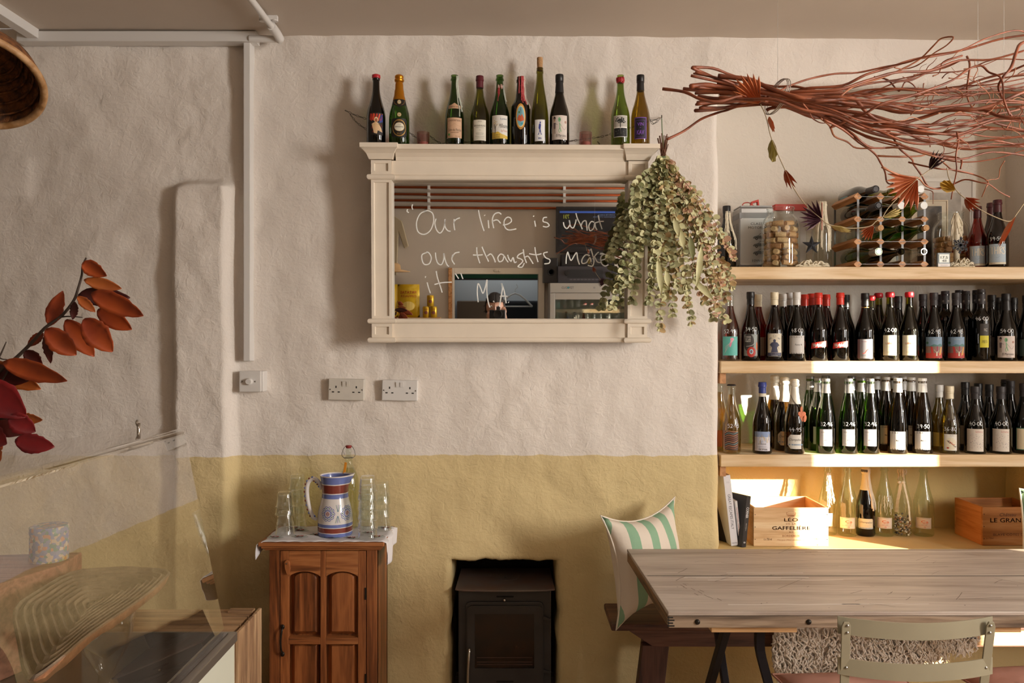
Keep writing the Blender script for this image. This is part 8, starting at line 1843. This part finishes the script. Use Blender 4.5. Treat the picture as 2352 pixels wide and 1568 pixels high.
xe, xf, ze, zf = RB((1249, 650), (1283, 592), -.70); T = thing('loudspeaker', 'small black loudspeaker beside the receiver, reflected in the mirror', 'speaker', ((xe+xf)/2, -.8, ze)); MB().box(xe, xf-.006, -.88, -.72, ze+.001, zf).build('cabinet', m_bk2, T, bevel=.004); MB().lathe([(.035, 0), (.03, .004), (.012, -.004), (.0001, 0)], 16, ((xe+xf)/2, -.72, ze+.10), (0, 1, 0)).build('cone', m_soot_shade, T, smooth=True)
# glass-front fridge
x0, x1, z0, z1 = RB((1263, 760), (1466, 651), -.62); z1 = zc_; m_fs = M('fridge_steel', '#b5b3b0', .35, .5)
T = thing('drinks_fridge', 'steel glass-door drinks fridge full of bottles, reflected in the mirror', 'fridge', ((x0+x1)/2, -.76, .75)); zf0 = .80
for q in ((x0, x0+.03, zf0, z1), (x1-.03, x1, zf0, z1), (x0+.03, x1-.03, z1-.03, z1), (x0+.03, x1-.03, zf0, zf0+.05)): MB().box(q[0], q[1], -.885, -.64, q[2], q[3]).build('carcass_panel', m_fs, T, bevel=.002)
MB().box(x0+.03, x1-.03, -.885, -.87, zf0, z1-.03).build('carcass_panel', M('fridge_lining', '#d4d2cc', .5), T)
zt2 = z1-.085
MB().box(x0, x1, -.64, -.62, zt2, z1).build('control_panel', m_fs, T, bevel=.002); W = x1-x0
for q in ((x0, x0+.045, zf0, zt2-.004), (x1-.045, x1, zf0, zt2-.004), (x0+.045, x1-.045, zt2-.06, zt2-.004), (x0+.045, x1-.045, zf0, zf0+.05)): MB().box(q[0], q[1], -.64, -.615, q[2], q[3]).build('door_frame', m_fs, T, bevel=.002)
MB().box(x0+.045, x1-.045, -.632, -.629, zf0+.05, zt2-.06).build('door_glass', GLASS('fridge_glass', (.8, .84, .82), base=.07), T)
A = Art(); A.text('TEFCOLD', W*.80, .045, .030, '#3f4a50', width=.11); A.disc(W*.64+.12, .045, .010, .010, '#3f8f9a', 12, None); A.disc(W*.50, .045, .010, .010, '#8f8d8a', 12, None); A.rect(W*.14, W*.27, .022, .068, '#26262c', None); A.layer = 2; A.text('2', W*.21, .045, .03, m_scr, width=.015); A.build('panel_print', FR(x1, zt2, -.6195), T, local=False)
for zsh in (1.05, 1.30): MB().box(x0+.03, x1-.03, -.86, -.66, zsh-.006, zsh).build('shelf', m_fs, T)
for k in range(9):
    x = x0+.075+k*(W-.15)/8; g = ['clear', 'clear', 'aqua', 'clear', 'aqua', 'red', 'dark', 'dark', 'clear'][8-k]
    bt3 = thing('drink_bottle', '', 'bottle', (x, -.72, 1.3005), group='bottles in the fridge'); bt3['label'] = 'small bottle on the fridge shelf, %s from the left of the mirrored row' % ('first', 'second', 'third', 'fourth', 'fifth', 'sixth', 'seventh', 'eighth', 'ninth')[k]
    me = bottle_body('cider', .026, .20, 12).copy(); me.materials.clear(); me.materials.append(GL[g]); link('glass_body', me, bt3); A = Art(); A.rect(-.02, .02, 0, .04, ['#d8cdb5', '#cfd4cc', '#b8946a'][k % 3], None); 
    A.build('paper_label', cyl(.026, .03, PI), bt3)
# shelf with crisp bags and cans
zsf = refl(950, 729, -.80).z; xs0, xs1 = refl(880, 729, -.80).x, refl(1012, 729, -.80).x
T = thing('snack_shelf', 'narrow wooden shelf with crisps and cans, reflected at the left of the mirror', 'shelf', ((xs0+xs1)/2, -.82, zsf)); MB().box(xs0-.25, xs1, -.90, -.72, zsf-.02, zsf).build('board', m_bt, T, bevel=.002)
m_yl = M('yellow_foil_bag', '#d6ae1c', .35, .2, bump=.5, bscale=25, bdist=.006)
for (pa, pb, lab) in ((914, 964, 'yellow bag of crisps, the whole one reflected in the mirror'), (866, 914, 'yellow bag of crisps cut off by the mirror frame')):
    a, b_ = refl(pa, 729, -.80).x, refl(pb, 729, -.80).x; h = refl(940, 653, -.80).z-zsf; T = thing('crisp_bag', lab, 'crisps', ((a+b_)/2, -.80, zsf), group='crisp bags on the snack shelf'); mb = MB(); w_ = b_-a
    for s in (-1, 1): mb.grid(8, 12, lambda u, v: (a+w_*u, -.80+s*.035*(math.sin(PI*u)**.6)*(math.sin(PI*v)**.5), zsf+.001+h*v))
    mb.build('bag', m_yl, T, smooth='all'); A = Art(); c = '#a8321c'; A.text('PATATAS', w_/2, h*.76, .034, c, width=w_*.72, bold=.001); A.text('ESPINALER', w_/2, h*.65, .028, c, width=w_*.72); A.disc(w_/2, h*.35, w_*.3, h*.14, '#e3c46a', 14, None); A.text('VERMUT', w_*.5, h*.15, .022, c, width=w_*.35)
    A.build('bag_print', lambda s, t, l: Vector((b_-s, -.80+.040*(math.sin(PI*min(max(s/w_, .02), .98))**.6)+.002, zsf+t)), T, local=False)
ch_ = .100
for k, (px, lv) in enumerate(((979, 0), (996, 0), (989, 1))):
    x = refl(px, 729, -.78).x; z = zsf+.001+lv*(ch_+.001); T = thing('drink_can', ('lower left yellow can of the pyramid', 'lower right yellow can of the pyramid', 'yellow can on top of the pyramid')[k]+' on the snack shelf', 'can', (x, -.78, z), group='stacked yellow cans'); R = .032
    MB().lathe([(R*.85, 0), (R, .006), (R, ch_-.008), (R*.85, ch_)], 18).build('can_body', M('yellow_can', '#c99f24', .35, .5), T, smooth=True, local=True); A = Art(); A.text('VERMUT', 0, .075, .013, '#a8321c', width=.045); A.disc(0, .045, .018, .015, '#8a4a3a', 12, .01); A.build('can_print', cyl(R, 0, PI), T)
# t-shirt and straw hat hanging on the rear wall
a = refl(918, 540, -.86); m_ts = M('beige_tshirt', '#a8987c', .9, bump=.4, bscale=12, bdist=.01)
T = thing('tshirt', 'beige t-shirt hanging on the rear wall, reflected at the left of the mirror', 't-shirt', a); x, z = a.x-.03, a.z
body = [(x-.30, z-.36), (x+.0, z-.36), (x+.02, z+.02), (x+.07, z-.12), (x+.11, z-.10), (x+.05, z+.13), (x-.04, z+.19), (x-.10, z+.17), (x-.16, z+.19), (x-.30, z+.12)]
MB().prism(body, -.885, -.862, 'Y').build('shirt_cloth', m_ts, T, bevel=.008, bseg=3)
a = refl(912, 624, -.84); T = thing('straw_hat', 'wide-brimmed straw hat on a peg below the t-shirt, reflected in the mirror', 'hat', a); MB().lathe([(.16, -.005), (.165, 0), (.08, .018), (.075, .06), (.05, .075), (.0001, .078)], 26, (a.x-.03, a.y+.15, a.z)).build('hat_body', M('straw', '#b58f62', .8, bump=.5, bscale=80), T, smooth='all')
# the framed hatch behind the photographer
T = thing('framed_hatch', 'wood-framed hatch in the rear wall looking into a white back room, reflected in the mirror', 'hatch', (0, -.9, 1.2)); hx0, hx1, hz0, hz1 = -.38, .39, 1.2, 1.84
for q, m_ in (((hx1, hx1+.055, hz0, hz1+.055), m_cream), ((hx0-.055, hx0-.02, hz0, hz1+.055), m_cu), ((hx0-.02, hx0, hz0, hz1+.055), m_cream), ((hx0, hx1, hz1, hz1+.055), m_cream)): MB().box(q[0], q[1], -.90, -.875, q[2], q[3]).build('frame_rail', m_ if m_ is not m_cu else m_rk, T, bevel=.003)
MB().sphere((.0, -.873, hz1+.03), .02, 10, 6, (1.3, .5, .7)).sphere((.03, -.873, hz1+.028), .012, 8, 5).build('carved_boss', m_cream, T, smooth='all')
struct(MB().box(-.8, .8, -1.86, -1.82, .8, 2.4).box(-.8, .8, -1.86, -1.0, 2.35, 2.4).box(-.84, -.8, -1.86, -1.0, .8, 2.4).box(.8, .84, -1.86, -1.0, .8, 2.4).box(-.8, .8, -1.86, -1.0, .76, .8), 'trim_4', M('back_room_white', '#d3d5d8', .8))
T = thing('roller_blind', 'dark green blind across the top of the hatch', 'blind', (0, -1.3, 1.9)); MB().box(-.6, .6, -1.32, -1.30, 1.80, 2.2).build('cloth', M('green_blind', '#1f5a40', .7), T); MB().tube([(-.6, -1.31, 1.80), (.6, -1.31, 1.80)], .012, 8).build('bar', m_bk2, T)
T = thing('coat_hanger', 'white coat hanger hanging in the back room behind the photographer', 'hanger', (.20, -1.45, 1.62)); MB().tube(smooth_pts([(.03, -1.45, 1.53), (.20, -1.45, 1.66), (.37, -1.45, 1.53)], 4), .009, 6).tube(smooth_pts([(.20, -1.45, 1.66), (.20, -1.45, 1.70), (.225, -1.45, 1.72), (.21, -1.45, 1.75)], 4), .003, 6).tube([(.03, -1.45, 1.53), (.37, -1.45, 1.53)], .007, 6).build('hanger_body', m_pl, T, smooth='all')
T = thing('black_bag', 'large black bag on the back-room wall behind the hatch', 'bag', (.3, -1.78, 1.2)); MB().box(.08, .52, -1.80, -1.66, 1.15, 1.58).build('bag_body', M('black_cloth', '#191719', .9), T, bevel=.03, bseg=4)
T = thing('cardboard_box', 'brown cardboard box in the back room left of the photographer', 'box', (-.25, -1.75, 1.2)); MB().box(-.38, -.08, -1.80, -1.6, 1.15, 1.58).build('carton', M('cardboard', '#7d6a58', .8), T, bevel=.004)
T = thing('folded_clothes', 'pile of dark folded clothes in the back room, seen through the hatch', 'clothes', (-.45, -1.5, 1.45))
for k in range(4): MB().box(-.56+.006*k, -.40, -1.6, -1.42, 1.40+.03*k, 1.427+.03*k).build('folded_garment', M('dark_cloth', '#2a2a33', .9), T, bevel=.008)
MB().box(-.58, -.38, -1.62, -1.40, .8, 1.395).build('stool', m_pl, T)
# ------------------------------------------------------------------ the photographer, standing with the camera at the eye (seen only in the mirror)
def skin(name, verts, edges, radii, mat, parent, sub=2, root=0):
    me = bpy.data.meshes.new(name); me.from_pydata([tuple(v) for v in verts], edges, []); o = bpy.data.objects.new(name, me); COL.objects.link(o); o.parent = parent
    md = o.modifiers.new('skin', 'SKIN'); md.use_smooth_shade = True
    if not me.skin_vertices: me.attributes.new
    sv = me.skin_vertices[0].data if len(me.skin_vertices) else None
    if sv:
        for i, r in enumerate(radii): sv[i].radius = (r, r) if not isinstance(r, tuple) else r
        sv[root].use_root = True
    ss = o.modifiers.new('smooth', 'SUBSURF'); ss.levels = sub; ss.render_levels = sub
    me.materials.append(mat); return o
PX, PY = -.02, -.19
T = PERS = thing('person', 'person in dark jumper with short dark hair holding a camera up, reflected in mirror', 'person', (PX, PY, 0))
m_skn = M('skin', '#b98a72', .5); m_jmp = M('dark_jumper', '#25262b', .9, bump=.4, bscale=120); m_trs = M('dark_trousers', '#2c2f38', .9); m_hr = M('dark_hair', '#241c19', .7, bump=.8, bscale=160); m_shoe = M('brown_shoes', '#3d2a20', .6)
def tubes(parts, name, mat, sub=1):
    mb = MB()
    for pts, rad, fl in parts:
        sp = smooth_pts(pts, 4); rr = []
        for i in range(len(rad)-1): rr += [rad[i]+(rad[i+1]-rad[i])*k/4 for k in range(4)]
        rr.append(rad[-1]); mb.tube(sp, rr, 14, flat=fl)
    o = mb.build(name, mat, T, smooth='all', local=True)
    md = o.modifiers.new('one_surface', 'REMESH'); md.mode = 'VOXEL'; md.voxel_size = .009; md.use_smooth_shade = True
    return o
# one continuous body: legs, trunk, neck, arms and hands fused together
hands = []
def hand(wr, tip_dir, up, s, curl):
    """palm and five bent fingers from the wrist towards the camera body"""
    d = Vector(tip_dir).normalized(); u = Vector(up).normalized(); si = d.cross(u).normalized()*s; w0 = Vector(wr); out = [([w0, w0+d*.03, w0+d*.065, w0+d*.085], [.022, .028, .030, .024], .6)]
    for k, (L, off) in enumerate(((.066, -.027), (.074, -.009), (.070, .009), (.056, .026))):
        b = w0+d*.075+si*off; p1 = b+d*L*.45+u*.004; p2 = p1+(d*math.cos(curl)+u*-math.sin(curl))*L*.33; p3 = p2+(d*math.cos(curl*2)+u*-math.sin(curl*2))*L*.28
        out.append(([b, p1, p2, p3], [.0095, .0090, .0082, .0068], 1))
    th = w0+d*.025-si*.026; out.append(([th, th+d*.022-si*.022, th+d*.045-si*.026-u*.012, th+d*.062-si*.014-u*.018], [.012, .0115, .010, .008], 1)); return out
cr, cl = Vector((.085, .045, 1.44)), Vector((-.06, .055, 1.40))
parts = [([(-.10, 0, .06), (-.10, -.01, .48), (-.09, 0, .86), (-.04, 0, .92)], [.045, .055, .082, .09], 1), ([(.10, 0, .06), (.10, -.01, .48), (.09, 0, .86), (.04, 0, .92)], [.045, .055, .082, .09], 1),
         ([(0, 0, .86), (0, .0, 1.0), (0, .01, 1.15), (0, 0, 1.30), (0, 0, 1.38)], [.15, .135, .15, .165, .085], .66), ([(-.17, 0, 1.33), (0, -.005, 1.36), (.17, 0, 1.33)], [.055, .07, .055], 1), ([(0, 0, 1.36), (0, .012, 1.46)], [.055, .052], 1),
         ([(.17, 0, 1.33), (.235, .05, 1.12), (.15, .06, 1.30), cr], [.054, .043, .034, .024], 1), ([(-.17, 0, 1.33), (-.215, .07, 1.11), (-.11, .08, 1.27), cl], [.054, .043, .034, .024], 1)]
body = tubes(parts+hand(cr, (-.25, .35, .9), (0, 1, 0), -1, .7)+hand(cl, (.25, .35, .9), (0, 1, 0), 1, .5), 'body', m_skn)
cloth = [(p, [r+.010 for r in rad], fl) for p, rad, fl in parts[2:4]]+[([(.17, 0, 1.33), (.235, .05, 1.12), (.15, .06, 1.30), cr-Vector((-.004, 0, .012))], [.064, .053, .043, .034], 1), ([(-.17, 0, 1.33), (-.215, .07, 1.11), (-.11, .08, 1.27), cl-Vector((.004, 0, .012))], [.064, .053, .043, .034], 1)]
tubes(cloth, 'jumper', m_jmp)
tubes([(p, [r+.012 for r in rad], fl) for p, rad, fl in parts[:2]]+[([(0, 0, .84), (0, 0, .98)], [.155, .148], .68)], 'trousers', m_trs)
for s in (-1, 1): MB().sphere((s*.10, .04, .042), .05, 14, 8, (.95, 2.3, .8)).build('shoe', m_shoe, T, smooth='all', local=True)
# head with a face, tipped towards the viewfinder
hc = Vector((0, .03, 1.555)); mb = MB(); n, m = 28, 20; b0 = len(mb.v)
def head(u, v):
    a = 2*PI*u; ph = PI*v; x = math.sin(ph)*math.sin(a); y = math.sin(ph)*math.cos(a); z = math.cos(ph); rx, ry, rz = .074, .093, .112
    if z < 0: rx *= 1-.28*(-z)**1.4; ry *= 1-.12*(-z)
    p = Vector((x*rx, y*ry, z*rz)); f = max(0, y)
    nose = math.exp(-((x*rx)/.012)**2-((p.z+.012)/.022)**2)*f; p.y += .022*nose
    p.y -= .010*f*(math.exp(-((abs(p.x)-.030)/.014)**2-((p.z-.008)/.012)**2)); p.y += .006*f*math.exp(-(p.x/.025)**2-((p.z+.052)/.010)**2); p.y += .006*f*math.exp(-(p.x/.02)**2-((p.z+.092)/.016)**2)
    return hc+p
mb.grid(n, m, head); mb.build('head', m_skn, T, smooth='all', local=True)
for s in (-1, 1):
    MB().sphere(hc+Vector((s*.030, .078, .006)), .0115, 12, 8).build('eye', cm('#e6e2dc', .2), T, smooth='all', local=True); MB().sphere(hc+Vector((s*.030, .0875, .006)), .005, 10, 6).build('iris', cm('#3a2a1e', .2), T, smooth='all', local=True)
    MB().sphere(hc+Vector((s*.076, .0, -.004)), .028, 10, 8, (.35, .6, 1.0)).build('ear', m_skn, T, smooth='all', local=True)
MB().sphere(hc+Vector((0, .088, -.050)), .018, 10, 6, (1.2, .35, .32)).build('lips', cm('#9a5f55', .5), T, smooth='all', local=True)
rr = random.Random(3); hb = MB()
def hair(u, v):
    a = 2*PI*u; ph = PI*.62*v; y = math.cos(a); lim = 1.0
    if y > .2: ph *= .62
    p = Vector((math.sin(ph)*math.sin(a)*.082, math.sin(ph)*math.cos(a)*.100-.004, math.cos(ph)*.122)); return hc+p*(1+.03*noise.noise(p*60))
hb.grid(36, 12, hair)
hb.build('hair', m_hr, T, smooth='all', local=True, solid=.006)
hb = MB()
for i in range(260):
    u, v = rr.random(), rr.random(); p = hair(u, v); nn = (p-hc).normalized(); d = Vector((rr.uniform(-.5, .5), rr.uniform(-.5, .3), -.5)); hb.tube([p, p+nn*.006+d*.012, p+nn*.004+d*.028], [.0028, .0022, .0008], 4)
hb.build('hair_tufts', m_hr, T, smooth='all', local=True)['kind'] = 'stuff'
# the stills camera (its lens mouth sits where this picture was taken)
T = thing('stills_camera', 'black stills camera held up to the face, reflected in the mirror', 'camera', (0, -.09, 1.5)); o = MB()
MB().box(-.066, .066, -.115, -.065, 1.452, 1.535).build('camera_body', m_bk2, T, bevel=.008, bseg=3); MB().box(-.022, .022, -.112, -.062, 1.535, 1.562).build('prism_hump', m_bk2, T, bevel=.006); MB().lathe([(.034, 0), (.034, .030), (.038, .034), (.038, .052), (.034, .054), (.030, .046), (.0001, .040)], 28, (0, -.066, 1.5), (0, 1, 0)).build('lens', m_bk2, T, smooth=True)
MB().lathe([(.008, 0), (.008, .010)], 14, (-.045, -.09, 1.535)).build('shutter_dial', m_bk2, T, smooth=True)
sc.cycles.transparent_max_bounces = 48; sc.cycles.max_bounces = 10; sc.cycles.diffuse_bounces = 5
sc.cycles.caustics_reflective = False; sc.cycles.caustics_refractive = False; sc.cycles.sample_clamp_indirect = 6.0
sc.cycles.use_denoising = True
